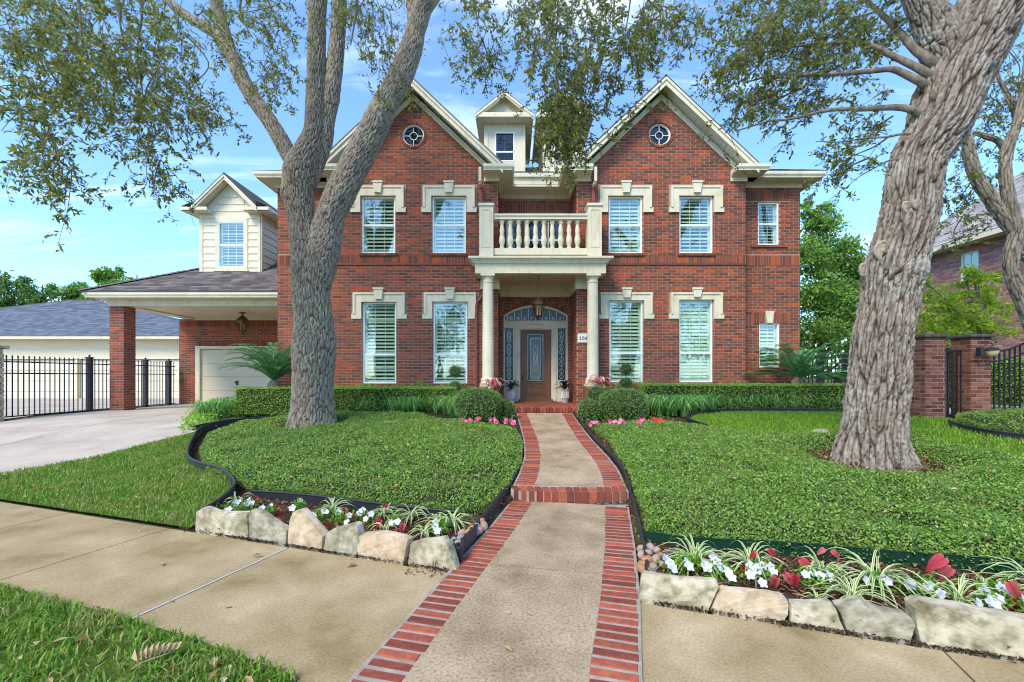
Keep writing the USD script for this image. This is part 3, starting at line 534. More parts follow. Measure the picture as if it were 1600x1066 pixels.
BELT0, BELT1 = PZ(411, YW), PZ(399, YW) + .0
def wing(x0, x1, c, ups, los, oc):
    sl, apex = 0.945, 9.10
    lim = lambda z: (max(x0, c - (apex - z) / sl), min(x1, c + (apex - z) / sl))
    zt = apex
    poly = Polygon([(x0, ZB), (x1, ZB), (x1, apex - (x1 - c) * sl), (c, apex), (x0, apex - (c - x0) * sl)])
    holes, allw = [], ups + los
    for w in allw: poly = poly.difference(R(*w)); holes.append(rect_hole(*w))
    poly = poly.difference(Point(oc[0], oc[1]).buffer(oc[2], 24)); holes.append(disc_hole(oc[0], oc[1], oc[2] + .075))
    wall_shell(poly, YW, 0.25)
    for w in ups: holes += trim_window(w, PZ(291.5, YW), w[3] - PZ(332.5, YW), YW, PZ(285, YW))
    for w in los: holes += trim_window(w, PZ(457.5, YW), w[3] - PZ(498.5, YW), YW, PZ(450.5, YW))
    bands = [(BELT0, BELT1, [(x0 + .01, x1 - .01)])]
    lay_wall(ALL, front(YW), x0, x1, ZB, apex, holes, bands, lim, rank=lambda u, w: (u - 4.1) ** 2 * .5 + (w - 3.2) ** 2)
    # rowlock sills
    for w in ups:
        s = MB(); n = 14; st = (w[1] - w[0] + .12) / n
        for k in range(n): s.box(w[0] - .06 + k * st + .004, w[0] - .06 + (k + 1) * st - .004, YW - .05, YW + .08, w[2] - .072, w[2] - .006)
        part('sill', s, 'brick', house, kind='stuff')
    line = MB().box(x0 + .005, x1 - .005, YW - .03, YW, BELT0 - .06, BELT0 - .004); part('brick_ledge', line, 'brick', house)
    # oculus
    cx, cz, r = oc; ring = MB()
    for k in range(34):
        a0, a1 = k / 34 * 2 * math.pi + .012, (k + 1) / 34 * 2 * math.pi - .012
        q = [(cx + rr * math.cos(a), cz + rr * math.sin(a)) for rr, a in ((r, a0), (r + .07, a0), (r + .07, a1), (r, a1))]
        ring.prism(Polygon(q), front(YW), -0.1, 0.03)
    part('brick_ring', ring, 'brick', house, kind='stuff')
    fr = MB().prism(Point(cx, cz).buffer(r, 24).difference(Point(cx, cz).buffer(r - .035, 24)), front(YW), -0.09, -0.03).prism(Point(cx, cz).buffer(.11, 20).difference(Point(cx, cz).buffer(.097, 20)), front(YW), -0.085, -0.05)
    for a in range(4):
        ca, sa = math.cos(a * math.pi / 2), math.sin(a * math.pi / 2); p0, p1 = np.array([cx + .115 * ca, cz + .115 * sa]), np.array([cx + (r - .03) * ca, cz + (r - .03) * sa]); nn = np.array([-sa, ca]) * .007
        fr.prism(Polygon([p0 - nn, p1 - nn, p1 + nn, p0 + nn]), front(YW), -0.085, -0.052)
    o = part('round_window', fr, 'vinyl', house)
    part('pane', MB().prism(Point(cx, cz).buffer(r - .02, 24), front(YW), -0.1, -0.095), 'dark_glass', o)
    part('room', MB().box(cx - r, cx + r, YW + .3, YW + .32, cz - r, cz + r), 'room', o)
wing(WL0, WL1, CL, UP[:2], LO[:2], OC[0]); wing(WR0, WR1, CR, UP[2:], LO[2:], OC[1])
for i, w in enumerate(UP): window(w, YW, .5, 2, 2, 3, tilt=(46, 52, 60, 42)[i])
for i, w in enumerate(LO): window(w, YW, .645, 3, 2, 3, tilt=(44, 40, 54, 70)[i])

# outer bays
for x0, x1, wins in ((BX0, WL0, []), (WR1, BX1, [BAYU, BAYL])):
    poly = R(x0, x1, ZB, ZE + .15)
    for w in wins: poly = poly.difference(R(*w))
    wall_shell(poly, YB, 0.25); holes = [rect_hole(*w) for w in wins]
    bands = [(PZ(415, YB), PZ(399, YB), [(x0 + .01, x1 - .01)]), (PZ(314, YB), PZ(298, YB), [(x0 + .22, x1 - .3)])]
    if wins:
        kc = (BAYL[0] + BAYL[1]) / 2
        bands.append((BAYL[3] + .005, BAYL[3] + .27, [(BAYL[0] - .3, kc - .13), (kc + .13, BAYL[1] + .3)]))
        holes.append(rect_hole(kc - .12, kc + .12, BAYL[3] + .01, BAYL[3] + .33))
        part('keystone', MB().prism(Polygon([(kc - .075, BAYL[3] + .0), (kc + .075, BAYL[3] + .0), (kc + .125, BAYL[3] + .34), (kc - .125, BAYL[3] + .34)]), front(YB), -0.01, 0.04), 'trim', house)
        for w, o in ((BAYU, .22), (BAYL, .24)):
            s = MB(); n = 12; st = (w[1] - w[0] + 2 * o) / n
            for k in range(n): s.box(w[0] - o + k * st + .004, w[0] - o + (k + 1) * st - .004, YB - .05, YB + .08, w[2] - .075, w[2] - .006)
            part('sill', s, 'brick', house, kind='stuff')
        window(BAYU, YB, .5, 2, 2, 2, tilt=30); window(BAYL, YB, .55, 2, 2, 2, tilt=58)
    lay_wall(ALL, front(YB), x0, x1, ZB, ZE, holes, bands)
def sideX(x, s): return lambda u, w, t: np.c_[x + s * t, u, w]           # wall facing +x (s=1) or -x
part('wall', MB().box(BX0, BX0 + .2, YB + .25, 21, ZB, ZE + .1).box(BX1 - .2, BX1, YB + .25, 21, ZB, ZE + .1).box(BX0, BX1, 20.8, 21, ZB, ZE + .1), 'mortar', house)
lay_wall(ALL, lambda u, w, t: np.c_[BX1 + t, u, w], YB, 15.5, ZB, ZE); lay_wall(ALL, lambda u, w, t: np.c_[BX0 - t, u, w], YB, 16.8, ZB, ZE)
lay_wall(ALL, lambda u, w, t: np.c_[WL0 - t, u, w], YW, YB, ZB, ZE); lay_wall(ALL, lambda u, w, t: np.c_[WR1 + t, u, w], YW, YB, ZB, ZE)

# recessed entrance wall, upper and lower
DX0, DX1 = PX(787, YR), PX(887, YR); DZ0, DZT, DZA = 0.64, PZ(502, YR), PZ(476.5, YR)
CEIL = 3.77; FLOOR2 = 4.43
arc_w = DX1 - DX0; arc_h = DZA - PZ(493, YR); arc_R = (arc_w ** 2 / 4 + arc_h ** 2) / (2 * arc_h); arc_c = ((DX0 + DX1) / 2, DZA - arc_R)
def arc_z(x): return arc_c[1] + math.sqrt(arc_R ** 2 - (x - arc_c[0]) ** 2)
arcpts = [(x, arc_z(x)) for x in np.linspace(DX1, DX0, 24)]
door_hole = Polygon([(DX0, DZ0 - .1), (DX1, DZ0 - .1)] + arcpts)
RW = [(PX(a, YR), PX(b, YR), FLOOR2 + .12, PZ(334, YR)) for a, b in ((791.5, 813.5), (819.5, 849.5), (855.5, 878))]
poly = R(WL1 - .1, WR0 + .1, ZB, ZE + .1).difference(door_hole)
for w in RW: poly = poly.difference(R(*w))
wall_shell(poly, YR, 0.2)
def door_free(w):
    if w > DZA + .1: return []
    if w <= PZ(493, YR): return [(DX0 - .01, DX1 + .01)]
    rr = arc_R + .13
    dx = math.sqrt(max(rr * rr - (w - arc_c[1]) ** 2, 0)); dx = min(dx, arc_w / 2 + .13)
    return [(arc_c[0] - dx, arc_c[0] + dx)]
lay_wall(ALL, front(YR), WL1, WR0, ZB, CEIL - .16, [door_free], []); lay_wall(ALL, front(YR), WL1, WR0, FLOOR2, ZE, [rect_hole(*w) for w in RW], [(PZ(332.5, YR), PZ(317, YR), [(RW[0][0] - .05, RW[2][1] + .05)])])
lay_wall(ALL, front(YR), WL1, WR0, CEIL - .155, CEIL - .155, [], [(CEIL - .155, CEIL - .01, [(WL1, WR0)])])
arch = MB(); a0 = math.asin((arc_w / 2) / arc_R)
for k in range(22):
    t0, t1 = -a0 + 2 * a0 * k / 22 + .003, -a0 + 2 * a0 * (k + 1) / 22 - .003
    arch.prism(Polygon([(arc_c[0] + r * math.sin(t), arc_c[1] + r * math.cos(t)) for r, t in ((arc_R + .005, t0), (arc_R + .12, t0), (arc_R + .12, t1), (arc_R + .005, t1))]), front(YR), 0, .03)
part('brick_arch', arch, 'brick', house, kind='stuff')
for x, s in ((WL1, 1), (WR0, -1)):                                       # cheeks of the recess
    part('wall', MB().box(min(x, x - s * .25), max(x, x - s * .25), YW + .25, YR, ZB, ZE + .1), 'mortar', house)
    for za, zb in ((ZB, CEIL), (FLOOR2 - .05, ZE)): lay_wall(ALL, sideX(x, s), YW, YR, za, zb)
for w in RW:
    window(w, YR, .45, 2, 3, 2, slats=False, name='balcony_window')

# the bricks themselves: those that show largest one by one, the others joined
its = sorted(ALL.items, key=lambda q: q[6])
wall0 = '/World/brick_house/wall_001'
for it in its[:300]:
    v, f = brick_box(it); part('brick', MB().add(v, f), 'brick', wall0)
rest = MB()
for it in its[300:]: rest.add(*brick_box(it))
part('brick_courses', rest, 'brick', house, kind='stuff')

# ---------------- cornices
def cornice(pts, z0=ZE, out=0.44, parent=None, closed=(True, True), name='cornice'):
    """Frieze, soffit, fascia and gutter along a plan polyline of the wall face; the outside lies to the right of the direction of travel."""
    pts = [np.array(p, float) for p in pts]; n = len(pts); nr = []
    for i in range(n):
        ds = []
        if i > 0: d = pts[i] - pts[i - 1]; ds.append(d / np.linalg.norm(d))
        if i < n - 1: d = pts[i + 1] - pts[i]; ds.append(d / np.linalg.norm(d))
        ns = [np.array([d[1], -d[0]]) for d in ds]; m = sum(ns); m = m / (m @ ns[0]); nr.append(m)
    prof = [(0.0, 0.0), (0.025, 0.0), (0.025, 0.13), (0.07, 0.15), (out - .06, 0.15), (out - .06, 0.135), (out - .045, 0.135), (out - .045, 0.17), (out, 0.215), (out, 0.29), (out - .015, .29), (out - .015, 0.28), (0.0, 0.30)]
    V = []; m = len(prof)
    for p, r in zip(pts, nr):
        V += [(p[0] + r[0] * o, p[1] + r[1] * o, z0 + h) for o, h in prof]
    f = [(i * m + k, i * m + (k + 1) % m, (i + 1) * m + (k + 1) % m, (i + 1) * m + k) for i in range(n - 1) for k in range(m)]
    mb = MB().add(V, [q[::-1] for q in f])
    for i, c in ((0, closed[0]), (n - 1, closed[1])):
        if c:
            cap = trimesh.creation.triangulate_polygon(Polygon(prof), engine='earcut')
            # map the profile's own vertices
            vv, ff = cap; r = nr[i]; mb.add([(pts[i][0] + r[0] * o, pts[i][1] + r[1] * o, z0 + h) for o, h in vv], ff if i else ff[:, ::-1])
    return part(name, mb, 'trim', parent or house)
# (outside to the right: walking +x along the front has -y outside)
yq = YW - .012
cornice([(BX0 - .01, 20), (BX0 - .01, YB - .01), (WL0 - .008, YB - .01)], closed=(False, True))
cornice([(WL0 - .01, YB + .4), (WL0 - .01, yq), (WL0 + .42, yq)], closed=(True, True), name='cornice_return')
cornice([(WL1 - .38, yq), (WL1 + .01, yq), (WL1 + .01, YR - .01), (WR0 - .01, YR - .01), (WR0 - .01, yq), (WR0 + .38, yq)], name='cornice_return')
cornice([(WR1 - .42, yq), (WR1 + .01, yq), (WR1 + .01, YB + .4)], closed=(True, True), name='cornice_return')
cornice([(WR1 + .008, YB - .01), (BX1 + .01, YB - .01), (BX1 + .01, 20)], closed=(True, False))
# second soffit step inside the recess
part('soffit', MB().box(WL1 + .03, WR0 - .03, 12.98, YR - .02, ZE + .155, ZE + .19), 'trim', house)

# ---------------- roofs
def slab_quad(mb, a, b, c, d, t=0.05):                                   # a roof plane with thickness, corners counter-clockwise seen from above
    q = np.array([a, b, c, d], float); n = np.cross(q[1] - q[0], q[3] - q[0]); n /= np.linalg.norm(n); w = q - n * t
    mb.add(np.vstack([q, w]), [(0, 1, 2, 3), (7, 6, 5, 4), (0, 4, 5, 1), (1, 5, 6, 2), (2, 6, 7, 3), (3, 7, 4, 0)]); return mb
def shingles(a, b, c, d, wid, exp_, limit_n=0, parent=None, mat='shingle', clip=None, seed=3):
    """Lays overlapping tabs on the plane a-b (eave) to d-c (ridge); clip(u, s) keeps a tab. Returns joined mesh, and lays the first limit_n singly."""
    rs = np.random.default_rng(seed); a, b, c, d = [np.asarray(q, float) for q in (a, b, c, d)]
    U = (b - a); Lu = np.linalg.norm(U); U /= Lu; S = (d - a) - U * ((d - a) @ U); Ls = np.linalg.norm(S); S /= Ls; N = np.cross(U, S)
    lo = (d - a) @ U; hi = (c - a) @ U; mb = MB(); cnt = 0; rows = int(Ls / exp_)
    for r in range(rows):
        s = r * exp_; x0, x1 = lo * s / Ls, Lu + (hi - Lu) * s / Ls; x = x0 - (r % 2) * wid * .5 - rs.uniform(0, wid * .3)
        while x < x1:
            w = wid * rs.uniform(.75, 1.2); xa, xb = max(x, x0), min(x + w - .006, x1); x += w
            if xb - xa < .03 or (clip and not clip(a + U * (xa + xb) / 2 + S * s)): continue
            t0 = .012 + rs.uniform(0, .007); p = a + N * .004
            lowr = [p + U * xa + S * (s - .004) + N * t0, p + U * xb + S * (s - .004) + N * t0, p + U * xb + S * (s + exp_ * 1.25) + N * .002, p + U * xa + S * (s + exp_ * 1.25) + N * .002]
            base = [p + U * xa + S * (s - .004), p + U * xb + S * (s - .004)]
            v = lowr + base; f = [(0, 1, 2), (0, 2, 3), (4, 5, 1), (4, 1, 0), (4, 0, 3), (5, 2, 1)]
            if cnt < limit_n: part('shingle', MB().add(v, f), mat, parent)
            else: mb.add(v, f)
            cnt += 1
    return mb
RS = 0.4875; EY, EZ = YB - .45, 7.03; RX0, RX1, RIDGEY = BX0 - .45, BX1 + .45, 16.3; RZ = EZ + RS * (RIDGEY - EY)
main = MB(); run = RIDGEY - EY
slab_quad(main, (RX0, EY, EZ), (WL0 - .03, EY, EZ), (WL0 - .03, RIDGEY, RZ), (RX0 + run, RIDGEY, RZ)) if RX0 + run < WL0 else main.add([(RX0, EY, EZ), (WL0, EY, EZ), (WL0, EY + WL0 - RX0, EZ + RS * (WL0 - RX0))], [(0, 1, 2)])
slab_quad(main, (WL1 - .1, 13.03, 7.26), (WR0 + .1, 13.03, 7.26), (WR0 + .1, RIDGEY, RZ), (WL1 - .1, RIDGEY, RZ))
main.add([(WR1, EY, EZ), (RX1, EY, EZ), (WR1, EY + RX1 - WR1, EZ + RS * (RX1 - WR1))], [(0, 1, 2)])
main.add([(RX0, EY, EZ), (RX0 + run, RIDGEY, RZ), (RX0, 21, EZ)], [(0, 1, 2)]).add([(RX1, EY, EZ), (RX1, 21, EZ), (RX1 - run, RIDGEY, RZ)], [(0, 1, 2)])
main.add([(RX0 + run, RIDGEY, RZ), (RX1 - run, RIDGEY, RZ), (RX1, 21, EZ), (RX0, 21, EZ)], [(0, 1, 2, 3)])
mroof = part('roof', main, 'shingle', house)
_s = (RZ - 7.26) / (RIDGEY - 13.03); tabs = shingles((WL1 - .1, 13.03, 7.27), (WR0 + .1, 13.03, 7.27), (WR0 + .1, 15.0, 7.27 + _s * 1.97), (WL1 - .1, 15.0, 7.27 + _s * 1.97), .3, .14)
tabs2 = shingles((WR1 + .1, EY, EZ), (RX1, EY, EZ), (RX1 - 1.2, EY + 1.2, EZ + RS * 1.2), (WR1 + .1, EY + 1.2, EZ + RS * 1.2), .3, .14); v, f = tabs2.arrays(); tabs.add(v, f)
part('shingles', tabs, 'shingle', mroof, kind='stuff')
part('roof_gutter', MB().box(WL1 + .3, WR0 - .3, 12.97, 13.07, 7.17, 7.28).box(WL1 + .2, WR0 - .2, 13.04, 13.12, 6.98, 7.2), 'trim', house)
def gable_roof(c, half, apex, sl, y0, y1, thick=.05, barge=.24, name='gable_roof', low=None, brd=.03):
    """Two slopes with bargeboards and a soffit."""
    mb = MB(); zl = apex - sl * half
    slab_quad(mb, (c - half, y0, zl), (c, y0, apex), (c, y1, apex), (c - half, y1, zl), thick); slab_quad(mb, (c, y0, apex), (c + half, y0, zl), (c + half, y1, zl), (c, y1, apex), thick)
    r = part(name, mb, 'shingle', house); k = math.sqrt(1 + sl * sl)
    for s in (-1, 1):
        e = thick * k
        b = Polygon([(c, apex - e), (c + s * half, zl - e), (c + s * half, zl - e - barge), (c, apex - e - barge * 1.0 )])
        part('bargeboard', MB().prism(b, front(y0 + .005), -brd, 0), 'trim', r)
        b2 = Polygon([(c, apex - e), (c + s * half, zl - e), (c + s * half, zl - e - .075), (c, apex - e - .075)])
        part('bargeboard_cap', MB().prism(b2, front(y0 + .004), 0.001, .03), 'trim', r)
        zs = e + barge * .45
        part('soffit', MB().add([(c, y0 + .03, apex - zs), (c + s * half, y0 + .03, zl - zs), (c + s * half, y0 + .6, zl - zs), (c, y0 + .6, apex - zs)], [(0, 1, 2, 3)]), 'trim', r)
    return r
for c in (CL, CR):
    gr = gable_roof(c, 2.47, 9.40, .945, YW - .42, 16.5, barge=.21)
    for s in (-1, 1):                                                    # rake frieze against the brick
        part('rake_frieze', MB().prism(Polygon([(c, 9.13), (c + s * 2.36, 9.13 - .945 * 2.36), (c + s * 2.36, 9.13 - .945 * 2.36 - .17), (c, 9.13 - .17)]), front(YW - .01), 0, .03), 'trim', gr)

# ---------------- two small dormers over the entrance
for c in (-.227, 1.59):
    y = 13.8; zb, ze = 7.55, 9.17; h = .63
    dm = part('dormer', MB().prism(R(c - h, c + h, zb, ze).difference(R(c - .3, c + .3, PZ(252.5, y), PZ(206.5, y))), front(y), -.06, 0).box(c - h, c - h + .04, y + .06, 16.4, zb, ze).box(c + h - .04, c + h, y + .06, 16.4, zb, ze), 'siding', house)
    for s in (-1, 1): part('corner_board', MB().box(c + s * .575 - .06, c + s * .575 + .06, y - .02, y - .001, zb, ze), 'trim', dm)
    part('pediment', MB().box(c - .83, c + .83, y - .36, y + .1, ze, ze + .035).box(c - .83, c + .83, y - .385, y - .36, ze - .005, ze + .13).prism(Polygon([(c - .7, ze + .13), (c + .7, ze + .13), (c, ze + .78)]), front(y - .12), -.02, 0).prism(Polygon([(c - .38, ze + .15), (c + .38, ze + .15), (c, ze + .52)]), front(y - .12), .001, .03), 'trim', dm)
    part('soffit', MB().box(c - .84, c - h - .002, y + .1, 16.3, ze - .004, ze + .03).box(c - .865, c - .84, y - .35, 16.3, ze - .006, ze + .10), 'trim', dm); part('soffit', MB().box(c + h + .002, c + .84, y + .1, 16.3, ze - .004, ze + .03).box(c + .84, c + .865, y - .35, 16.3, ze - .006, ze + .10), 'trim', dm)
    gable_roof(c, .87, 9.97, .80 / .87 * .87, y - .38, 16.6, thick=.035, barge=.13, name='dormer_roof')
    window((c - .3, c + .3, PZ(252.5, y), PZ(206.5, y)), y, .667, 2, 1, 2, slats=False, name='dormer_window', depth=.02)

# ---------------- portico with balcony
YP = 11.60; p0, p1 = PX(742, YP), PX(947, YP)
pz0, pz1 = PZ(427, YP), PZ(411.5, YP)
port = part('portico_beam', MB().box(p0, p1, YP, YP + .28, pz0, pz1).box(p0, p0 + .28, YP + .28, YW - .02, pz0, pz1).box(p1 - .28, p1, YP + .28, YW - .02, pz0, pz1), 'trim', house)
part('portico_ceiling', MB().box(p0 + .28, p1 - .28, YP + .28, YW, pz0 + .07, pz0 + .10).box(p0 + .28, p0 + .75, YP + .28, YW, pz0 + .03, pz0 + .069).box(p1 - .75, p1 - .28, YP + .28, YW, pz0 + .03, pz0 + .069).box(p0 + .75, p1 - .75, YP + .28, YP + .4, pz0 + .03, pz0 + .069), 'trim', port)
part('portico_frieze', MB().box(p0 + .1, WL1 + .03, YW - .09, YW - .02, CEIL, pz0 + .07).box(WR0 - .03, p1 - .1, YW - .09, YW - .02, CEIL, pz0 + .07), 'trim', port)
CT = pz0 + .07
part('porch_ceiling', MB().box(WL1 + .005, WR0 - .005, YW + .001, YR - .005, CT, CT + .03).box(WL1 + .005, WR0 - .005, YR - .06, YR - .012, CEIL, CEIL + .17).box(WL1 + .005, WR0 - .005, YR - .09, YR - .012, CEIL + .17, CT).box(WL1 + .003, WL1 + .05, YW - .02, YR - .06, CEIL, CT).box(WR0 - .05, WR0 - .003, YW - .02, YR - .06, CEIL, CT), 'trim', house)
prof = [(0, 0), (.02, 0), (.05, .05), (.12, .09), (.16, .10), (.16, .15), (0, .17)]
cn = MB(); base = [(p0, YW - .02), (p0, YP), (p1, YP), (p1, YW - .02)]; nrm = [(-1, 0), (-1, -1), (1, -1), (1, 0)]; m = len(prof)
V = [(b[0] + q[0] * o, b[1] + q[1] * o, pz1 + h) for b, q in zip(base, nrm) for o, h in prof]
cn.add(V, [(i * m + k, (i + 1) * m + k, (i + 1) * m + (k + 1) % m, i * m + (k + 1) % m) for i in range(3) for k in range(m)]); cn.box(p0, p1, YP, YR - .25, pz1 + .01, pz1 + .16)
part('portico_cornice', cn, 'trim', port)
YC = 11.78
for pxc in (762.5, 926):
    x = PX(pxc, YC); zt, zb = pz0 - .002, PZ(600, YC)
    col = [(.19, 0), (.19, .06), (.175, .075), (.19, .10), (.19, .125), (.165, .145), (.155, .155), (.15, .18), (.138, zt - zb - .30), (.136, zt - zb - .22), (.15, zt - zb - .215), (.15, zt - zb - .19), (.137, zt - zb - .185), (.137, zt - zb - .12), (.16, zt - zb - .085), (.165, zt - zb - .06)]
    cl = part('column', MB().lathe(col, (x, YC, zb), 28), 'trim', house, smooth=35)
    part('capital', MB().box(x - .185, x + .185, YC - .185, YC + .185, zt - .06, zt), 'trim', cl)
    part('plinth', MB().box(x - .2, x + .2, YC - .2, YC + .2, zb - .06, zb), 'trim', cl)
    part('pedestal', MB().box(x - .22, x + .22, YC - .22, YC + .22, .3, zb - .06), 'brick', cl)
zf = pz1 + .17
for pxc in (760.3, 927.5):
    x = PX(pxc, YC); h = .18; zt = PZ(321.5, YC)
    pp = part('balcony_pier', MB().box(x - h, x + h, YC - h, YC + h, zf, zt - .07), 'trim', house)
    part('pier_cap', MB().box(x - h - .03, x + h + .03, YC - h - .03, YC + h + .03, zt - .07, zt - .03).box(x - h - .015, x + h + .015, YC - h - .015, YC + h + .015, zt - .03, zt), 'trim', pp)
    o = R(x - .12, x + .12, zf + .25, zt - .16); part('pier_panel', MB().prism(o.difference(o.buffer(-.018)), front(YC - h), 0, .012), 'trim', pp)
bx0, bx1 = PX(760.3, YC) + .18, PX(927.5, YC) - .18
zr1, zr0 = PZ(336.5, YC), PZ(344.5, YC); zq1, zq0 = PZ(389.5, YC), PZ(399.5, YC)
bal = part('balustrade', MB().box(bx0, bx1, YC - .10, YC + .10, zr0, zr1 - .05).box(bx0, bx1, YC - .125, YC + .125, zr1 - .05, zr1), 'trim', house)
part('bottom_rail', MB().box(bx0, bx1, YC - .1, YC + .1, zq0, zq1), 'trim', bal)
H_ = zr0 - zq1
for k in range(10):
    x = PX(784.3 + 13.1 * k, YC)
    pr = [(.075, 0), (.075, .05), (.05, .07), (.055, .12), (.082, .24), (.088, .31), (.07, .43), (.058, .49), (.07, .52), (.058, .55), (.07, .64), (.05, .80), (.043, .85), (.066, .875), (.066, .90), (.05, .91), (.075, .94), (.075, 1.0)]
    part('baluster', MB().lathe([(r * .93, h * H_) for r, h in pr], (x, YC, zq1), 14), 'trim', bal, smooth=50)
part('balcony_floor', MB().box(WL1, WR0, YW - .2, YR, FLOOR2 - .1, FLOOR2), 'trim', house)
# downpipes beside the entrance
for px_, sg in ((751.5, -1), (926.5, 1)):
    x = PX(px_, YW); y = YW - .06
    part('downpipe', MB().box(x - .045, x + .045, y - .035, y + .035, FLOOR2 + .1, ZE - .15), 'metal_red', house)
    part('downpipe_elbow', MB().box(x - .035, x + .035, y - .36, y - .29, ZE - .16, ZE + .22).box(x - .035, x + .035, y - .29, y + .03, ZE - .2, ZE - .13), 'trim', house)
    xo = x + sg * .12
    part('downpipe', MB().tube([(x - sg * .1, y, 4.0), (x - sg * .1, y, 3.72), (xo - sg * .1, y, 3.5), (xo - sg * .02, y, 3.42), (xo, y, 3.3), (xo, y, .5)], .042, 8), 'metal_red', house)

# ---------------- front door
dg = part('door_surround', MB().prism(door_hole.difference(R(PX(789, YR), PX(801.5, YR), PZ(594, YR), PZ(513, YR))).difference(R(PX(872, YR), PX(884, YR), PZ(594, YR), PZ(513, YR))).difference(R(PX(813, YR), PX(861.5, YR), 0.5, PZ(515, YR))).difference(Polygon([(x, max(PZ(501, YR), arc_z(x) - .07)) for x in np.linspace(DX1 - .05, DX0 + .05, 20)] + [(DX0 + .05, PZ(501, YR)), (DX1 - .05, PZ(501, YR))]).buffer(0)), front(YR), -.12, -.03), 'trim', house)
cxd = (DX0 + DX1) / 2
part('door_panel_moulding', MB().prism(Polygon([(DX0 + .08, PZ(503, YR)), (cxd - .3, PZ(503, YR)), (cxd - .22, PZ(507, YR)), (cxd + .22, PZ(507, YR)), (cxd + .3, PZ(503, YR)), (DX1 - .08, PZ(503, YR)), (DX1 - .08, PZ(502, YR)), (DX0 + .08, PZ(502, YR))]), front(YR), -.03, -.005).box(DX0, DX1, YR + .005, YR + .029, PZ(513, YR), PZ(511.8, YR)), 'trim', dg)
for a in (808, 866.5): part('pilaster', MB().box(PX(a, YR) - .06, PX(a, YR) + .06, YR + .005, YR + .029, DZ0, PZ(513.2, YR)), 'trim', dg)
part('transom', MB().prism(Polygon([(x, arc_z(x) - .07) for x in np.linspace(DX1 - .06, DX0 + .06, 20)] + [(DX0 + .06, PZ(501, YR)), (DX1 - .06, PZ(501, YR))]).buffer(0), front(YR), -.085, -.08), 'leaded_glass', house)
tl = MB()
for k in range(9):
    x = DX0 + .12 + k * (arc_w - .24) / 8; zt = arc_z(x) - .08
    tl.box(x - .006, x + .006, YR + .07, YR + .078, PZ(501, YR), zt)
for k in range(8):
    x = DX0 + .12 + (k + .5) * (arc_w - .24) / 8; zz = PZ(497, YR); q = .05
    tl.prism(Polygon([(x - q, zz), (x, zz - q), (x + q, zz), (x, zz + q)]).difference(Polygon([(x - q * .7, zz), (x, zz - q * .7), (x + q * .7, zz), (x, zz + q * .7)])), front(YR), -.078, -.07)
part('leading', tl, 'lead', '/World/brick_house/transom')
for a, b in ((789, 801.5), (872, 884)):
    x0, x1, z0, z1 = PX(a, YR), PX(b, YR), PZ(594, YR), PZ(513, YR); c = (x0 + x1) / 2
    sl_ = part('sidelight', MB().box(x0, x1, YR + .08, YR + .085, z0, z1), 'leaded_glass', house); l = MB()
    for k in range(4):
        zc = z0 + (z1 - z0) * (k + .5) / 4.2; q = Polygon([(c, zc - .17), (c + .07, zc - .1), (c + .035, zc), (c + .07, zc + .1), (c, zc + .17), (c - .07, zc + .1), (c - .035, zc), (c - .07, zc - .1)])
        l.prism(q.difference(q.buffer(-.012)), front(YR), -.079, -.07)
    l.box(c - .004, c + .004, YR + .071, YR + .079, z0, z1); part('leading', l, 'lead', sl_)
x0, x1, z0, z1 = PX(813.5, YR), PX(861, YR), .70, PZ(515.5, YR)
gx0, gx1, gz0, gz1 = PX(823, YR), PX(850.5, YR), PZ(597, YR), PZ(521, YR)
dr = part('front_door', MB().prism(R(x0, x1, z0, z1).difference(R(gx0, gx1, gz0, gz1)), front(YR), -.10, -.05), 'wood', house, label='brown wooden door with leaded glass')
o = R(gx0 - .05, gx1 + .05, gz0 - .05, gz1 + .05); part('moulding', MB().prism(o.difference(R(gx0, gx1, gz0, gz1)), front(YR), -.05, -.03), 'wood', dr)
pz = R(gx0 - .04, gx1 + .04, PZ(618, YR), PZ(603, YR)); part('door_panel', MB().prism(pz.difference(pz.buffer(-.03)), front(YR), -.05, -.03).prism(pz.buffer(-.07), front(YR), -.05, -.035), 'wood', dr)
part('glass', MB().box(gx0, gx1, YR + .07, YR + .075, gz0, gz1), 'leaded_glass', dr)
part('frosted_glass', MB().box(gx0 + .12, gx1 - .12, YR + .066, YR + .069, gz0 + .05, gz1 - .1), 'frosted', dr)
c = (gx0 + gx1) / 2; ld = MB()
for q in (Polygon([(c - .08, gz0 + .35), (c + .08, gz0 + .35), (c + .06, gz1 - .45), (c, gz1 - .35), (c - .06, gz1 - .45)]), Polygon([(c, gz0 + .5), (c + .05, gz0 + .72), (c, gz0 + .94), (c - .05, gz0 + .72)]), R(gx0 + .03, gx1 - .03, gz0 + .03, gz1 - .03), R(gx0 + .11, gx1 - .11, gz0 + .14, gz1 - .14)): ld.prism(q.difference(q.buffer(-.012)), front(YR), -.065, -.055)
part('leading', ld, 'lead', dr)
part('handle', MB().box(x0 + .03, x0 + .085, YR + .035, YR + .05, 1.18, 1.62).tube([(x0 + .058, YR + .03, 1.25), (x0 + .058, YR - .02, 1.28), (x0 + .058, YR - .02, 1.42), (x0 + .058, YR + .03, 1.46)], .012, 8), 'bronze', dr)
part('threshold', MB().box(x0 - .05, x1 + .05, YR - .06, YR + .1, .615, .70), 'wood', house)
part('room', MB().box(DX0 - .2, DX1 + .2, YR + .9, YR + .92, .5, 3.8).box(DX0 - .2, DX0 - .18, YR + .2, YR + .9, .5, 3.8).box(DX1 + .18, DX1 + .2, YR + .2, YR + .9, .5, 3.8), 'room', house)
pl = part('house_number', MB().cbox(1.80, 2.34, YW - .035, YW - .009, PZ(535.5, YW), PZ(521.5, YW), .006), 'sign_white', house)
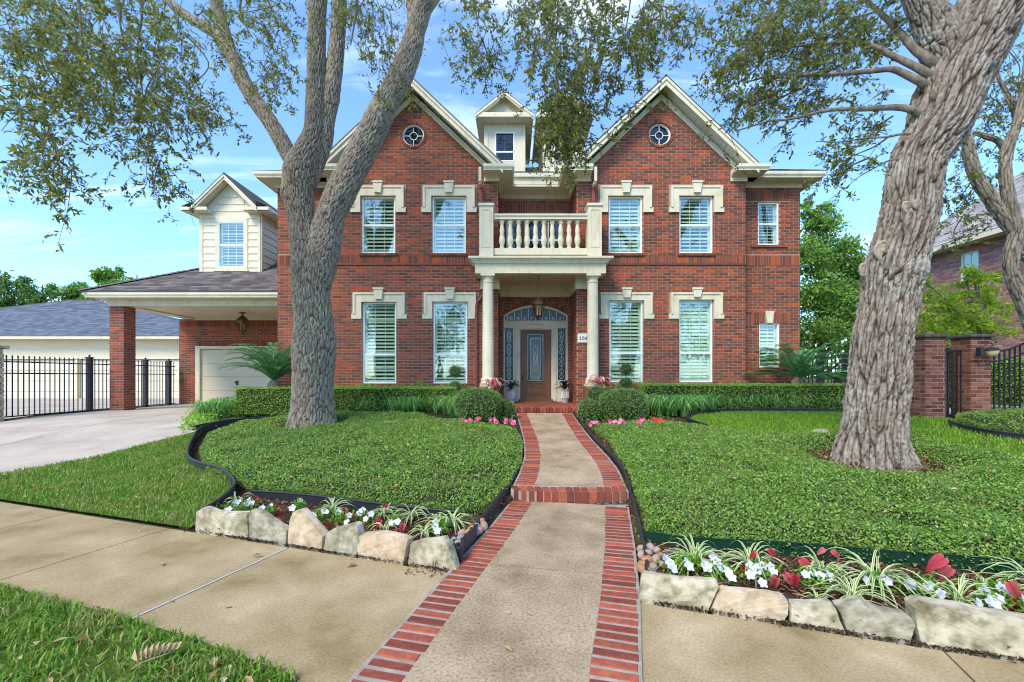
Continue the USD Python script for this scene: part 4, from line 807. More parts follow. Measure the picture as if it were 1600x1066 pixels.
tm = meshkit.text_mesh('1541', 0.088, 0.004, bold=True); tm.apply_transform(trimesh.transformations.rotation_matrix(math.pi / 2, [1, 0, 0])); tm.apply_translation([1.835, YW - .036, PZ(531.2, YW)])
part('numerals', tm, 'sign_black', pl)
# porch floor of brick
porch = thing('porch_floor', 'red brick porch floor at the front door with a rounded brick edge', None, (.7, 12, .5), kind='structure')
part('porch_base', MB().box(WL1 + .02, WR0 - .02, 10.99, YR - .1, .35, .615).box(p0 + .2, p1 - .2, 11.3, YW - .02, .35, .612), 'paver_mortar', porch)
for k in range(int(2.0 / .0785)):
    x = WL1 + .08 + k * .0785
    if x > WR0 - .05: break
    part('edge_brick', brick_at(np.array([x, 10.98, .632]), (0.0, 1.0), .2, .068, .13), 'paver', porch)
pm = MB()
for r in range(22):
    for k in range(10):
        x = WL1 + .02 + k * .212 + (r % 2) * .1; y = 11.09 + r * .108
        if y < YR - .1 and x + .2 < WR0 - .02: pm.box(x, x + .203, y, y + .1, .60, .622)
part('porch_bricks', pm, 'paver', porch, kind='stuff')

# ---------------- garage wing and carport
YG = 16.8; GX0 = -12.48; CZ = 3.54
gd = (PX(310, YG), PX(310, YG) + 4.9, .3, PZ(543, YG))
wall_shell(R(GX0, BX0 + .1, .2, CZ).difference(R(*gd)), YG, .2)
GB = Bricks(); lay_wall(GB, front(YG), GX0, BX0, .28, CZ - .02, [rect_hole(*gd)], [(gd[3] + .02, gd[3] + .26, [(gd[0], BX0)]), (CZ - .3, CZ - .06, [(GX0, BX0)])])
PILX = PX(171.5, 13.7), PX(193.3, 13.7); PD = PILX[1] - PILX[0]; PY = 13.7; PZ0, PZ1 = .33, CZ
part('carport_pillar', MB().box(PILX[0], PILX[1], PY, PY + PD, PZ0, PZ1), 'mortar', house)
for to3, u0, u1, ph in ((front(PY), *PILX, .05), (sideX(PILX[1], 1), PY, PY + PD, .12), (sideX(PILX[0], -1), PY, PY + PD, 0), (lambda u, w, t: np.c_[u, PY + PD + t, w], *PILX, .05)): lay_wall(GB, to3, u0, u1, PZ0, PZ1, phase=ph + u0)
gm = MB()
for it in GB.items: gm.add(*brick_box(it))
part('carport_bricks', gm, 'brick', house, kind='stuff')
g_ = part('garage_door', MB().box(gd[0] - .1, gd[0] + .06, YG - .03, YG + .1, .3, gd[3] + .0).box(gd[0] - .1, gd[1], YG - .031, YG + .1, gd[3] - .06, gd[3] + .05), 'trim', house)
part('backing', MB().box(gd[0] + .02, gd[1], YG + .12, YG + .14, .3, gd[3] + .03), 'stucco', g_); zz = np.linspace(.33, gd[3] - .065, 5)
for a, b in zip(zz[:-1], zz[1:]): part('door_panel', MB().cbox(gd[0] + .06, gd[1], YG + .05, YG + .09, a, b - .008, .006), 'stucco', g_)
part('handle', MB().box(PX(368, YG), PX(371, YG), YG + .02, YG + .05, PZ(602, YG), PZ(595, YG)).box(PX(365, YG), PX(369, YG), YG + .03, YG + .05, PZ(598.5, YG), PZ(597, YG)), 'iron', g_)
# beam round the carport, ceiling, eaves
CX0 = PILX[0]
part('carport_beam', MB().box(CX0 - .02, BX0, PY - .02, PY + PD, CZ, CZ + .16).box(CX0 - .02, CX0 + PD, PY + PD, YG, CZ + .001, CZ + .16).box(CX0 + PD, BX0, YG - .06, YG - .001, CZ - .05, CZ + .06), 'trim', house)
part('carport_ceiling', MB().box(CX0 + PD, BX0 - .01, PY + PD, YG - .06, CZ + .04, CZ + .08), 'trim', house)
cornice([(CX0 - .02, YG + 2), (CX0 - .02, PY - .02), (BX0 - .01, PY - .02)], z0=CZ + .06, out=.42, closed=(False, True), name='carport_cornice')
CE = (CX0 - .46, PY - .46, CZ + .37); CS = .55
rt = 3.3
cr_poly = [(CE[0], CE[1], CE[2]), (BX0, CE[1], CE[2]), (BX0, CE[1] + rt, CE[2] + CS * rt), (CE[0] + rt, CE[1] + rt, CE[2] + CS * rt)]
croof = part('carport_roof', slab_quad(slab_quad(MB(), *cr_poly), (CE[0], CE[1], CE[2]), (CE[0] + rt, CE[1] + rt, CE[2] + CS * rt), (CE[0] + rt, CE[1] + rt + 3, CE[2] + CS * rt), (CE[0], CE[1] + 2 * rt + 3, CE[2])), 'shingle', house)
DC, DH, DY = PX(360.5, 15.0), 1.02, 15.0
tb = shingles(*cr_poly, .3, .15, 240, croof, clip=lambda p: not (abs(p[0] - DC) < DH - .05 and p[1] > DY + .05))
part('shingles', tb, 'shingle', croof, kind='stuff')
hc = MB(); a, b = np.array(cr_poly[0]), np.array(cr_poly[3])
for k in range(26):
    p, q = a + (b - a) * k / 26, a + (b - a) * (k + 1.15) / 26; hc.add([p + [-.09, 0, .0], p + [0, -.05, .03 + .02], p + [.11, -.09, .012], q + [-.09, 0, .0], q + [0, -.05, .03], q + [.11, -.09, .006]], [(0, 1, 4, 3), (1, 2, 5, 4), (0, 2, 1, 1)])
part('hip_caps', hc, 'shingle', croof, kind='stuff')
# dormer on the carport
dzb, dze = PZ(431, DY), 6.82
dw = (PX(341.5, DY), PX(383, DY), PZ(418.5, DY), PZ(347.5, DY))
dgab = Polygon([(DC - DH, dzb), (DC + DH, dzb), (DC + DH, dze), (DC, dze + .95 * DH + .1), (DC - DH, dze)]).difference(R(*dw))
d2 = part('dormer', MB().prism(dgab, front(DY), -.05, 0).prism(Polygon([(DY + .05, dzb), (YG + 1.2, dzb + 1.62), (YG + 1.2, dze), (DY + .05, dze)]), lambda u, w, t: np.c_[DC + DH - t, u, w], .012, .06).prism(Polygon([(DY + .05, dzb), (YG + 1.2, dzb + 1.62), (YG + 1.2, dze), (DY + .05, dze)]), lambda u, w, t: np.c_[DC - DH + t, u, w], .012, .06), 'siding', house)
z = dzb + .03; k = 0; bh = .235
while z < dze + .95 * DH:
    for a, b in ((DC - DH + .1, dw[0] - .11), (dw[1] + .11, DC + DH - .1)) if z < dw[3] + .05 else ((DC - DH + .1, DC + DH - .1),):
        if z > dze: lim_ = (dze + .95 * DH + .02 - z - bh) / .95; a, b = max(a, DC - lim_), min(b, DC + lim_)
        if b - a > .05: part('siding_board', MB().add([(a, DY - .024, z), (b, DY - .024, z), (b, DY - .006, z + bh - .006), (a, DY - .006, z + bh - .006), (a, DY - .001, z), (b, DY - .001, z)], [(0, 1, 2, 3), (4, 5, 1, 0)]), 'siding', d2)
    yb = DY + max(0, (z - dzb) / .62)
    if z < dze: part('siding_board', MB().add([(DC + DH + .02, DY + .02, z), (DC + DH + .02, YG + 1.2, z), (DC + DH + .002, YG + 1.2, z + bh - .006), (DC + DH + .002, DY + .02, z + bh - .006), (DC + DH - .01, DY + .02, z), (DC + DH - .01, YG + 1.2, z)], [(0, 1, 2, 3), (4, 5, 1, 0)]), 'siding', d2)
    z += bh
for s in (-1, 1): part('corner_board', MB().box(DC + s * (DH - .045) - .055, DC + s * (DH - .045) + .055, DY - .03, DY - .001, dzb, dze), 'trim', d2)
part('corner_board', MB().box(DC + DH - .01, DC + DH + .028, DY - .03, DY + .09, dzb, dze), 'trim', d2)
o = R(dw[0] - .1, dw[1] + .1, dw[2] - .1, dw[3] + .12); part('window_casing', MB().prism(o.difference(R(*dw)), front(DY), .0, .032).box(dw[0] - .14, dw[1] + .14, DY - .06, DY - .001, dw[2] - .13, dw[2] - .101), 'trim', d2)
window(dw, DY, .5, 2, 2, 3, tilt=25, name='dormer_window', depth=.01)
part('flashing', MB().box(DC - DH, DC + DH, DY - .06, DY - .002, dzb - .045, dzb + .02), 'flashing', d2)
gable_roof(DC, 1.06, dze + .95 * 1.18 + .12, .98, DY - .36, YG + 2.0, barge=.16, name='dormer_roof')
for s in (-1, 1):
    x0_, x1_ = sorted((DC + s * .58, DC + s * (DH + .42)))
    part('cornice_return', MB().prism(Polygon([(x0_, dze + .02), (x1_, dze + .02), (x1_, dze + .12), (x0_, dze + .12)]), front(DY - .30), 0, .04).box(x0_ + (.03 if s > 0 else .0), x1_ - (.0 if s > 0 else .03), DY - .30, DY + 2.6 if False else YG + 1.0 if False else DY + .0, dze + .0, dze + .09), 'trim', d2)
    xs0, xs1 = sorted((DC + s * (DH - .05), DC + s * (DH + .40)))
    part('eave', MB().box(xs0, xs1, DY - .30, YG + 1.2, dze + .005, dze + .05).box(*sorted((DC + s * (DH + .35), DC + s * (DH + .43))), DY - .32, YG + 1.2, dze + .03, dze + .13), 'trim', d2)
    e0 = (DC + s * (DH + .43)); slab = [(e0, DY - .32, dze + .14), (DC + s * .95, DY - .32, dze + .33), (DC + s * .95, YG + 1.6, dze + .33), (e0, YG + 1.6, dze + .14)]
    part('eave_roof', MB().add(slab, [(0, 1, 2, 3) if s < 0 else (3, 2, 1, 0)]), 'shingle', d2)
# ------------------------------------------------------------------ plants: helpers
def unit(v): v = np.asarray(v, float); return v / np.maximum(np.linalg.norm(v, axis=-1, keepdims=True), 1e-9)
def leaves(P, D, N, Ln, W, fold=0.18):                                 # folded rhombic leaves
    P, D, N = np.asarray(P, float), unit(D), np.asarray(N, float); S = unit(np.cross(D, N)); N = np.cross(S, D); n = len(P)
    Ln = np.broadcast_to(Ln, (n,))[:, None]; W = np.broadcast_to(W, (n,))[:, None]
    mid = P + D * Ln * .48
    V = np.stack([P, mid + S * W / 2 + N * W * fold, P + D * Ln - N * Ln * .05, mid - S * W / 2 + N * W * fold], 1).reshape(-1, 3)
    b = np.arange(n)[:, None] * 4
    return V, np.vstack([b + [0, 1, 2], b + [0, 2, 3]])
def rand_dirs(rg, n): return unit(rg.normal(size=(n, 3)))
def scatter(v, f, n, rg):
    a, b, c = v[f[:, 0]], v[f[:, 1]], v[f[:, 2]]; cr = np.cross(b - a, c - a); ar = np.linalg.norm(cr, axis=1)
    k = rg.choice(len(f), n, p=ar / ar.sum()); r1, r2 = np.sqrt(rg.random(n)), rg.random(n)
    return a[k] * (1 - r1)[:, None] + b[k] * (r1 * (1 - r2))[:, None] + c[k] * (r1 * r2)[:, None], unit(cr[k])
def foliage_on(v, f, n, rg, ln=.03, w=.016, depth=.05, up=.5, bumpy=0.04, bs=4.0):
    """Leaves through the outer layer of a form."""
    P, N = scatter(v, f, n, rg); b = (meshkit.fbm(P * bs, 3, 7) - .5) * 2 * bumpy
    P = P + N * (b - rg.random(n) ** 1.5 * depth)[:, None]
    D = unit(N * .55 + rand_dirs(rg, n) * .9 + [0, 0, up * .4]); NN = unit(N + rand_dirs(rg, n) * .6 + [0, 0, up])
    s = rg.uniform(.7, 1.3, n); return leaves(P, D, NN, ln * s, w * s)
def catmull(P, n):
    P = np.asarray(P, float); Q = np.vstack([2 * P[0] - P[1], P, 2 * P[-1] - P[-2]]); seg = len(P) - 1; t = np.linspace(0, seg - 1e-6, n); i = t.astype(int); u = (t - i)[:, None]
    a, b, c, d = Q[i], Q[i + 1], Q[i + 2], Q[i + 3]
    return .5 * (2 * b + (c - a) * u + (2 * a - 5 * b + 4 * c - d) * u ** 2 + (3 * b - a - 3 * c + d) * u ** 3)
def limb(rows, rings, segs, seed, amp=.02, flare=0.0, freq=18.0, knots=(), stretch=6.5):
    """rows: (x, y, z, r). A bark-covered limb; knots: (world point, radius, height)."""
    C = catmull(rows, rings); P, Rr = C[:, :3], C[:, 3]; T = unit(np.gradient(P, axis=0)); U = np.cross(T[0], [0, 1.0, 0.1]); U /= np.linalg.norm(U); th = np.arange(segs) / segs * 2 * np.pi; s = np.r_[0, np.cumsum(np.linalg.norm(np.diff(P, axis=0), axis=1))]
    V = np.zeros((rings, segs, 3)); Nn = np.zeros_like(V)
    for i in range(rings):
        U = U - T[i] * (U @ T[i]); U /= np.linalg.norm(U); W = np.cross(T[i], U); Nn[i] = np.cos(th)[:, None] * U + np.sin(th)[:, None] * W; V[i] = P[i] + Nn[i] * Rr[i]
    R0 = np.median(Rr)
    q = np.stack([np.broadcast_to(np.cos(th) * R0, (rings, segs)), np.broadcast_to(np.sin(th) * R0, (rings, segs)), np.broadcast_to(s[:, None], (rings, segs))], -1)
    warp = (meshkit.fbm(q * [3, 3, 2.2], 3, seed + 5) - .5)[..., None] * np.array([.10, .10, .16])
    qq = (q + warp)
    from scipy.spatial import cKDTree
    rg = np.random.default_rng(seed); cw, ch = 1 / freq, stretch / freq                # long plates of bark parted by furrows
    def plates(cw, ch, k):
        nth = max(6, int(2 * np.pi * R0 / cw)); ns = max(3, int(s[-1] / ch) + 3); A, S = np.meshgrid((np.arange(nth) + .5) / nth, np.arange(ns) - 1.0); A = (A + rg.uniform(-.42, .42, A.shape) / nth) * 2 * np.pi; S = (S + (np.arange(nth) % 2)[None] * .5 + rg.uniform(-.4, .4, S.shape)) * ch
        W = lambda a, z: np.c_[np.cos(a) * R0, np.sin(a) * R0, z * cw / ch]
        qa = np.broadcast_to(th, (rings, segs)) + warp[..., 0] * .22 * k / R0; qz = np.broadcast_to(s[:, None], (rings, segs)) + warp[..., 2] * 2.2
        dd, _ = cKDTree(W(A.ravel(), S.ravel())).query(W(qa.ravel(), qz.ravel()), k=2); return ((dd[:, 1] - dd[:, 0]) / cw).reshape(rings, segs)
    p1, p2 = plates(cw, ch, 1.0), plates(cw * .55, ch * .5, 1.0); n3 = meshkit.noise(qq * [freq * 2.6, freq * 2.6, freq * 1.4], seed + 9); n4 = meshkit.fbm(qq * [freq * 5, freq * 5, freq * 2], 2, seed + 11)
    c1 = np.exp(-p1 / .26); c2 = np.exp(-p2 / .22); crack = np.maximum(c1, .7 * c2 * (.5 + n3)); hgt = 1 - crack
    d = amp * (1.25 * hgt - .95) * (.5 + 1.0 * n3) + amp * .8 * (n4 - .5) + (meshkit.fbm(q * 1.7, 3, seed + 20) - .5) * R0 * .20
    fade = np.clip(np.minimum(np.arange(rings), 999) / 1.0, 0, 1)[:, None]
    if flare:
        fl = np.exp(-s / .28)[:, None]; lob = .55 + .45 * np.cos(th * 5 + seed)[None] + .25 * np.cos(th * 3 + 1.3 * seed)[None]
        d = d + flare * fl * (0.4 + lob * .6)
    for kp, kr, kh in knots:
        dd = np.linalg.norm(V - np.asarray(kp), axis=-1); d = d + kh * np.exp(-(dd / kr) ** 2)
    V = V + Nn * d[..., None]
    f = []; i = np.arange(rings - 1)[:, None] * segs; k = np.arange(segs)[None]; k2 = (k + 1) % segs
    f = np.stack([i + k, i + k2, i + segs + k2, i + segs + k], -1).reshape(-1, 4)
    mb = MB().add(V.reshape(-1, 3), f)
    e = V[-1]; mb.add(np.vstack([e, P[-1][None]]), [(j, (j + 1) % segs, segs) for j in range(segs)])
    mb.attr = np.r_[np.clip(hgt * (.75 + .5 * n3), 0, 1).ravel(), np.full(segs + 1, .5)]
    return mb
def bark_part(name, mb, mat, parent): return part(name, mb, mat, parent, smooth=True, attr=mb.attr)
def rows_px(l, d=None): return [(*P3(p[0], p[1], p[3] if len(p) > 3 else d), p[2] * (p[3] if len(p) > 3 else d) / F / (1 + ((p[0] - 800) / F) ** 2) ** .42) for p in l]   # a round stem off the axis shows wider than it is

def scar(tree, limb_mesh, px, py, rx, rz):
    """The healed ring and sawn face left by a pruned branch, set into the bark."""
    v = np.asarray(limb_mesh.arrays()[0]); u = 800 + F * v[:, 0] / v[:, 1]; w = HOR - F * (v[:, 2] - CAMZ) / v[:, 1]; k = np.hypot(u - px, w - py) < 9; y = np.percentile(v[k, 1], 20) if k.any() else v[:, 1].min()
    c = P3(px, py, y - .004); a = np.linspace(0, 2 * np.pi, 33); wob = 1 + .08 * np.sin(3 * a + px)
    part('branch_scar', MB().tube(np.c_[c[0] + rx * np.cos(a) * wob, c[1] + .03 + 0 * a, c[2] + rz * np.sin(a) * wob], .02, 8, caps=False), 'cut_wood', tree, smooth=True)
    g = trimesh.creation.icosphere(3); q = g.vertices * [rx, .016, rz]; q = q + (meshkit.fbm(g.vertices * 3 + px, 4, 2) - .5)[:, None] * [0, .03, 0]; part('sawn_face', MB().add(q + c + [0, .03, 0], g.faces), 'cut_wood', tree, smooth=True)
# ------------------------------------------------------------------ sprays of oak leaves hanging from twigs
class Crown:
    def __init__(s, seed, ln=.068, w=.029): s.rg = np.random.default_rng(seed); s.V = []; s.Fa = []; s.n = 0; s.tw = MB(); s.ln, s.w = ln, w
    def add(s, v, f): s.V.append(v); s.Fa.append(f + s.n); s.n += len(v)
    def spray(s, p, d, length, nl, droop=.5, twig=True, spread=.16):
        rg = s.rg; d = unit(d); m = 7; pts = [np.asarray(p, float)]
        for _ in range(m): d = unit(d + np.array([0, 0, -droop / m]) + rg.normal(0, .13, 3)); pts.append(pts[-1] + d * length / m)
        pts = np.array(pts)
        if twig: s.tw.tube(pts, np.linspace(.006, .0018, m + 1), 3, caps=False)
        nt = max(3, nl // 7)                                           # side twiglets, each with a few leaves
        P, D = [], []
        for _ in range(nt):
            t = rg.uniform(.1, 1) * m; i = min(int(t), m - 1); b = pts[i] + (pts[i + 1] - pts[i]) * (t - i); dd = unit(unit(pts[i + 1] - pts[i]) * .7 + rg.normal(0, .7, 3) + [0, 0, -.25]); Lt = rg.uniform(.3, 1.3) * spread
            e = b + dd * Lt
            if twig and Lt > .17: s.tw.tube([b, e], [.0022, .001], 3, caps=False)
            k = 7
            for j in range(k): P.append(b + (e - b) * (j + .6) / k); D.append(unit(dd * .7 + rg.normal(0, .6, 3)))
        P, D = np.array(P), np.array(D); n = len(P); sc = rg.uniform(.6, 1.25, n)
        s.add(*leaves(P, D, rand_dirs(rg, n) + [0, 0, .5], s.ln * sc, s.w * sc))
    def region(s, px, py, rx, ry, d0, d1, n, nl=56, length=(.35, .9), droop=.9, dirx=0.0):
        """n sprays hanging within an ellipse of the photograph, at depths d0 to d1."""
        rg = s.rg; dm_ = (d0 + d1) / 2                                 # the branch that carries the sprays
        if n > 6: s.tw.tube(catmull([P3(px + rg.normal(0, .35) * rx + dirx * -rx * 1.6, py - ry * 1.3, dm_), P3(px + rg.normal(0, .3) * rx + dirx * -rx * .6, py - ry * .5, dm_ + rg.normal(0, .15)), P3(px + rg.normal(0, .3) * rx, py + ry * .1, dm_ + rg.normal(0, .15)), P3(px + rg.normal(0, .4) * rx + dirx * rx * .6, py + ry * .75, dm_)], 14), np.linspace(.014, .004, 14), 5)
        for _ in range(n):
            a, r = rg.uniform(0, 2 * np.pi), math.sqrt(rg.random()); dd = rg.uniform(d0, d1); L_ = rg.uniform(*length)
            p = P3(px + math.cos(a) * r * rx, py + math.sin(a) * r * ry, dd) + [0, 0, .35 * L_]
            s.spray(p, [dirx + rg.normal(0, .45), rg.normal(0, .45), -.25 + rg.normal(0, .35)], L_, nl, droop)
    def above(s, c, r, n, nl=60):
        rg = s.rg
        for _ in range(n):
            p = np.asarray(c) + rand_dirs(rg, 1)[0] * np.asarray(r) * rg.random() ** .4; s.spray(p, rg.normal(0, 1, 3), rg.uniform(.5, 1.1), nl, .4, twig=False, spread=.3)
    def build(s, parent, mat='oak_leaf', name='crown'):
        part(name, MB().add(np.vstack(s.V), np.vstack(s.Fa)), mat, parent, kind='stuff')
        if s.tw.v: part('twigs', s.tw, 'twig', parent, kind='stuff')

# ------------------------------------------------------------------ the forked oak beside the driveway bed
tb_ = gp(489, 667); dl = tb_[1]
oak1 = thing('oak_tree', 'tall grey oak forking into several stems beside the driveway bed', 'tree', tb_)
zb_ = 6
rows = rows_px([(489, 674, 35), (489, 650, 34), (489, 600, 33), (491, 545, 34), (490, 500, 31), (486, 455, 30), (484, 415, 29.5), (478, 380, 25), (471, 340, 22), (467, 300, 24), (469, 268, 27), (480, 240, 22), (490, 210, 17), (493, 170, 15.5), (494, 120, 15), (495, 60, 14.5), (496, 0, 14.5), (498, -90, 13), (500, -220, 10)], dl)
kn = [(P3(528, 536, dl - .1), .16, .09), (P3(447, 300, dl - .1), .2, .06), (P3(462, 412, dl - .3), .12, .05)]
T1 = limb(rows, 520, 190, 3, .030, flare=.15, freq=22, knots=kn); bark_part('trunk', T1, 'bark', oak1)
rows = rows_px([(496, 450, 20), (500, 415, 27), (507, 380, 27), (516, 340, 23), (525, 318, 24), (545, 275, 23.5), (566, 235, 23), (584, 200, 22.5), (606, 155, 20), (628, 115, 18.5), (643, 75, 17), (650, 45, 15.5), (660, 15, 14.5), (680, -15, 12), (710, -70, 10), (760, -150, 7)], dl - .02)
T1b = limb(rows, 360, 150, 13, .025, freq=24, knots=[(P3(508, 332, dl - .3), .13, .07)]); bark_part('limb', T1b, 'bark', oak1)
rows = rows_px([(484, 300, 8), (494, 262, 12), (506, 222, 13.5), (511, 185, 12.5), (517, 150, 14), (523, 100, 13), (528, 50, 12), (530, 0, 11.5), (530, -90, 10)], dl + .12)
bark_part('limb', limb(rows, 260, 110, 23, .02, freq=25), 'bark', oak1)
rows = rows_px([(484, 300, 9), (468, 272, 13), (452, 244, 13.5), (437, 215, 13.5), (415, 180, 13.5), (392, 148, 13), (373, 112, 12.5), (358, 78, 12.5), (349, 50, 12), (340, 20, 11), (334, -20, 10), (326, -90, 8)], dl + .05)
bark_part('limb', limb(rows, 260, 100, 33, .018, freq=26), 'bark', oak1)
rows = rows_px([(352, 66, 9), (335, 52, 9), (312, 38, 9), (290, 24, 8.5), (270, 8, 8), (250, -15, 7), (190, -60, 5)], dl + .02)
bark_part('limb', limb(rows, 130, 60, 43, .012, freq=20), 'bark', oak1)
rows = rows_px([(650, 60, 8), (645, 20, 9), (641, -20, 8), (640, -90, 6)], dl + .1)
bark_part('limb', limb(rows, 90, 60, 53, .012, freq=20), 'bark', oak1)
for m_, q in ((T1b, (508, 330, .085, .125)), (T1, (462, 412, .07, .10))): scar(oak1, m_, *q)
for pts, r0, r1 in (([(215, -40, 7.2), (222, 20, 7.2), (215, 80, 7.3), (222, 140, 7.4), (230, 200, 7.4)], .022, .006), ([(183, -40, 7), (186, 15, 7), (192, 60, 7), (212, 110, 7), (214, 160, 7)], .02, .006), ([(120, -30, 6.5), (126, 30, 6.5), (128, 90, 6.5), (118, 150, 6.5)], .018, .005), ([(560, -30, 8.6), (556, 20, 8.6), (548, 70, 8.6)], .03, .012), ([(30, 160, 5.6), (28, 175, 5.6), (14, 190, 5.6), (2, 205, 5.6)], .006, .003), ([(380, -30, 9), (376, 20, 9), (395, 60, 9)], .03, .008), ([(860, -60, 7.4), (872, 0, 7.4), (868, 80, 7.4), (876, 170, 7.4), (874, 215, 7.4)], .022, .005), ([(990, -60, 7.0), (985, 0, 7.0), (975, 60, 7.0), (960, 110, 7.0)], .018, .005), ([(735, -40, 7.6), (745, 30, 7.6), (752, 100, 7.6)], .014, .004)):
    C = catmull([P3(*p) for p in pts], 14); part('branch', MB().tube(C, np.linspace(r0, r1, 14), 6), 'twig', oak1)
cr = Crown(101)
for a in ((40, 40, 75, 60, 5.2, 8.5, 60), (120, 90, 90, 70, 5.5, 8.5, 70), (60, 130, 60, 50, 5.0, 7.5, 34), (200, 60, 80, 70, 6, 9, 50), (180, 140, 60, 50, 6, 8.5, 30), (285, 60, 60, 50, 6.5, 9, 26), (300, 130, 40, 60, 6.5, 9, 26),
          (240, 170, 50, 50, 6.2, 8.5, 34), (235, 225, 32, 40, 6.2, 8, 22), (240, 290, 22, 30, 6.2, 7.5, 13), (310, 180, 32, 30, 6.5, 8.5, 14), (62, 205, 28, 42, 5.0, 6.5, 16), (85, 262, 26, 34, 5.0, 6.2, 12), (115, 298, 14, 20, 5.0, 6.0, 5), (130, 190, 22, 26, 5.4, 6.8, 7), (45, 255, 18, 14, 5, 6, 3),
          (425, 70, 38, 55, 8.3, 10, 30), (430, 130, 32, 26, 8.3, 10, 18), (395, 20, 50, 25, 8, 10, 16), (575, 50, 34, 50, 8.6, 10.2, 26), (610, 70, 22, 35, 8.8, 10.5, 16), (590, 105, 26, 20, 8.8, 10, 8), (550, 15, 25, 20, 8.6, 10, 10), (636, 150, 8, 6, 8.2, 8.5, 2), (575, 150, 9, 22, 8.6, 9.5, 2),
          (755, 40, 42, 42, 7.2, 8.8, 24), (750, 100, 28, 30, 7.2, 8.8, 12), (690, 70, 12, 26, 7.5, 8.8, 3)): cr.region(*a)
for a in ((880, 30, 60, 45, 6.6, 8.4, 46), (870, 100, 45, 50, 6.6, 8.2, 40), (880, 170, 34, 40, 6.8, 8.0, 46), (882, 215, 26, 28, 7.0, 7.8, 42), (960, 50, 60, 50, 6.4, 8, 44), (965, 110, 34, 30, 6.6, 8, 20), (1040, 35, 50, 26, 6.2, 7.6, 20), (1075, 40, 22, 22, 6.2, 7, 7), (985, 165, 10, 22, 7, 8, 3), (920, 140, 25, 30, 7, 8, 12), (1010, 85, 18, 26, 6.6, 7.6, 5), (812, 20, 14, 22, 7, 8, 4), (888, 258, 10, 10, 7, 7.6, 3)): cr.region(*a, nl=64, droop=1.4)
cr.region(760, 110, 18, 40, 7.4, 8.6, 8); cr.region(975, 190, 30, 14, 7.2, 8, 4); cr.region(1135, 232, 8, 16, 7.4, 7.8, 2, nl=24)
cr.above((-3.6, 8.6, 10.6), (4.6, 3.2, 1.8), 110)
cr.build(oak1)

# ------------------------------------------------------------------ the stout leaning oak
tb2 = gp(1366, 722); d2_ = tb2[1]
oak2 = thing('oak_tree', 'stout furrowed oak with cut branch scars, leaning over the broad ground cover', 'tree', tb2)
rows = rows_px([(1364, 732, 55), (1363, 700, 53), (1366, 655, 50), (1372, 600, 48), (1377, 540, 47.5), (1389, 466, 47.5), (1396, 426, 51), (1406, 391, 46.5), (1420, 341, 48), (1430, 266, 45), (1444, 233, 47), (1465, 200, 53), (1482, 150, 58), (1503, 100, 62), (1530, 50, 66), (1556, 0, 66), (1585, -60, 60), (1640, -160, 50), (1730, -320, 40)], d2_)
kn = [(P3(1382, 395, d2_ - .35), .13, .045), (P3(1350, 420, d2_ - .2), .13, .07), (P3(1420, 320, d2_ - .35), .12, .05), (P3(1348, 470, d2_ - .1), .3, -.02)]
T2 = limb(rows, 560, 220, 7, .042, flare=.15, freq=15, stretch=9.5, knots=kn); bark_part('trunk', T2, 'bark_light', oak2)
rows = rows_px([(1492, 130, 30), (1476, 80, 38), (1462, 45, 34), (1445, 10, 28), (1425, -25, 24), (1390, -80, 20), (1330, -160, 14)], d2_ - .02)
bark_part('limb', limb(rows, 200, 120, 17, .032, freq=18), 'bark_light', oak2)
for q in ((1381, 391, .085, .115), (1352, 421, .045, .075), (1437, 318, .04, .05), (1420, 322, .045, .06)): scar(oak2, T2, *q)
for pts, r0, r1 in (([(1478, 150, 5.8), (1440, 129, 5.8), (1418, 118, 5.85), (1395, 108, 5.9), (1370, 110, 5.9), (1330, 114, 6.0), (1270, 118, 6.1), (1215, 117, 6.1), (1160, 130, 6.2)], .055, .01), ([(1480, 135, 5.8), (1444, 112, 5.8), (1425, 102, 5.85), (1400, 90, 6), (1375, 78, 6.1), (1345, 66, 6.2), (1300, 68, 6.2), (1245, 72, 6.3), (1180, 85, 6.3)], .055, .01), ([(1485, 120, 5.8), (1450, 92, 5.8), (1430, 78, 5.9), (1405, 50, 6.1), (1375, 20, 6.2), (1345, -5, 6.3), (1300, -40, 6.3)], .065, .015), ([(1460, 190, 5.8), (1425, 172, 5.8), (1400, 168, 5.85), (1370, 169, 5.9), (1340, 171, 5.95), (1295, 172, 6), (1240, 185, 6), (1200, 190, 6), (1150, 205, 6.1)], .05, .008), ([(1450, 212, 5.8), (1412, 209, 5.8), (1385, 214, 5.9), (1345, 217, 6), (1310, 222, 6), (1275, 221, 6)], .02, .005), ([(1430, 245, 5.8), (1395, 250, 5.8), (1375, 258, 5.9), (1345, 275, 6), (1320, 295, 6)], .014, .004)):
    C = catmull([P3(*p) for p in pts], 30); part('branch', MB().tube(C + (meshkit.noise(C * 5)[:, None] - .5) * .03, np.linspace(r0, r1, 30), 10), 'bark_plain', oak2, smooth=True)
cr = Crown(202, .056, .026)
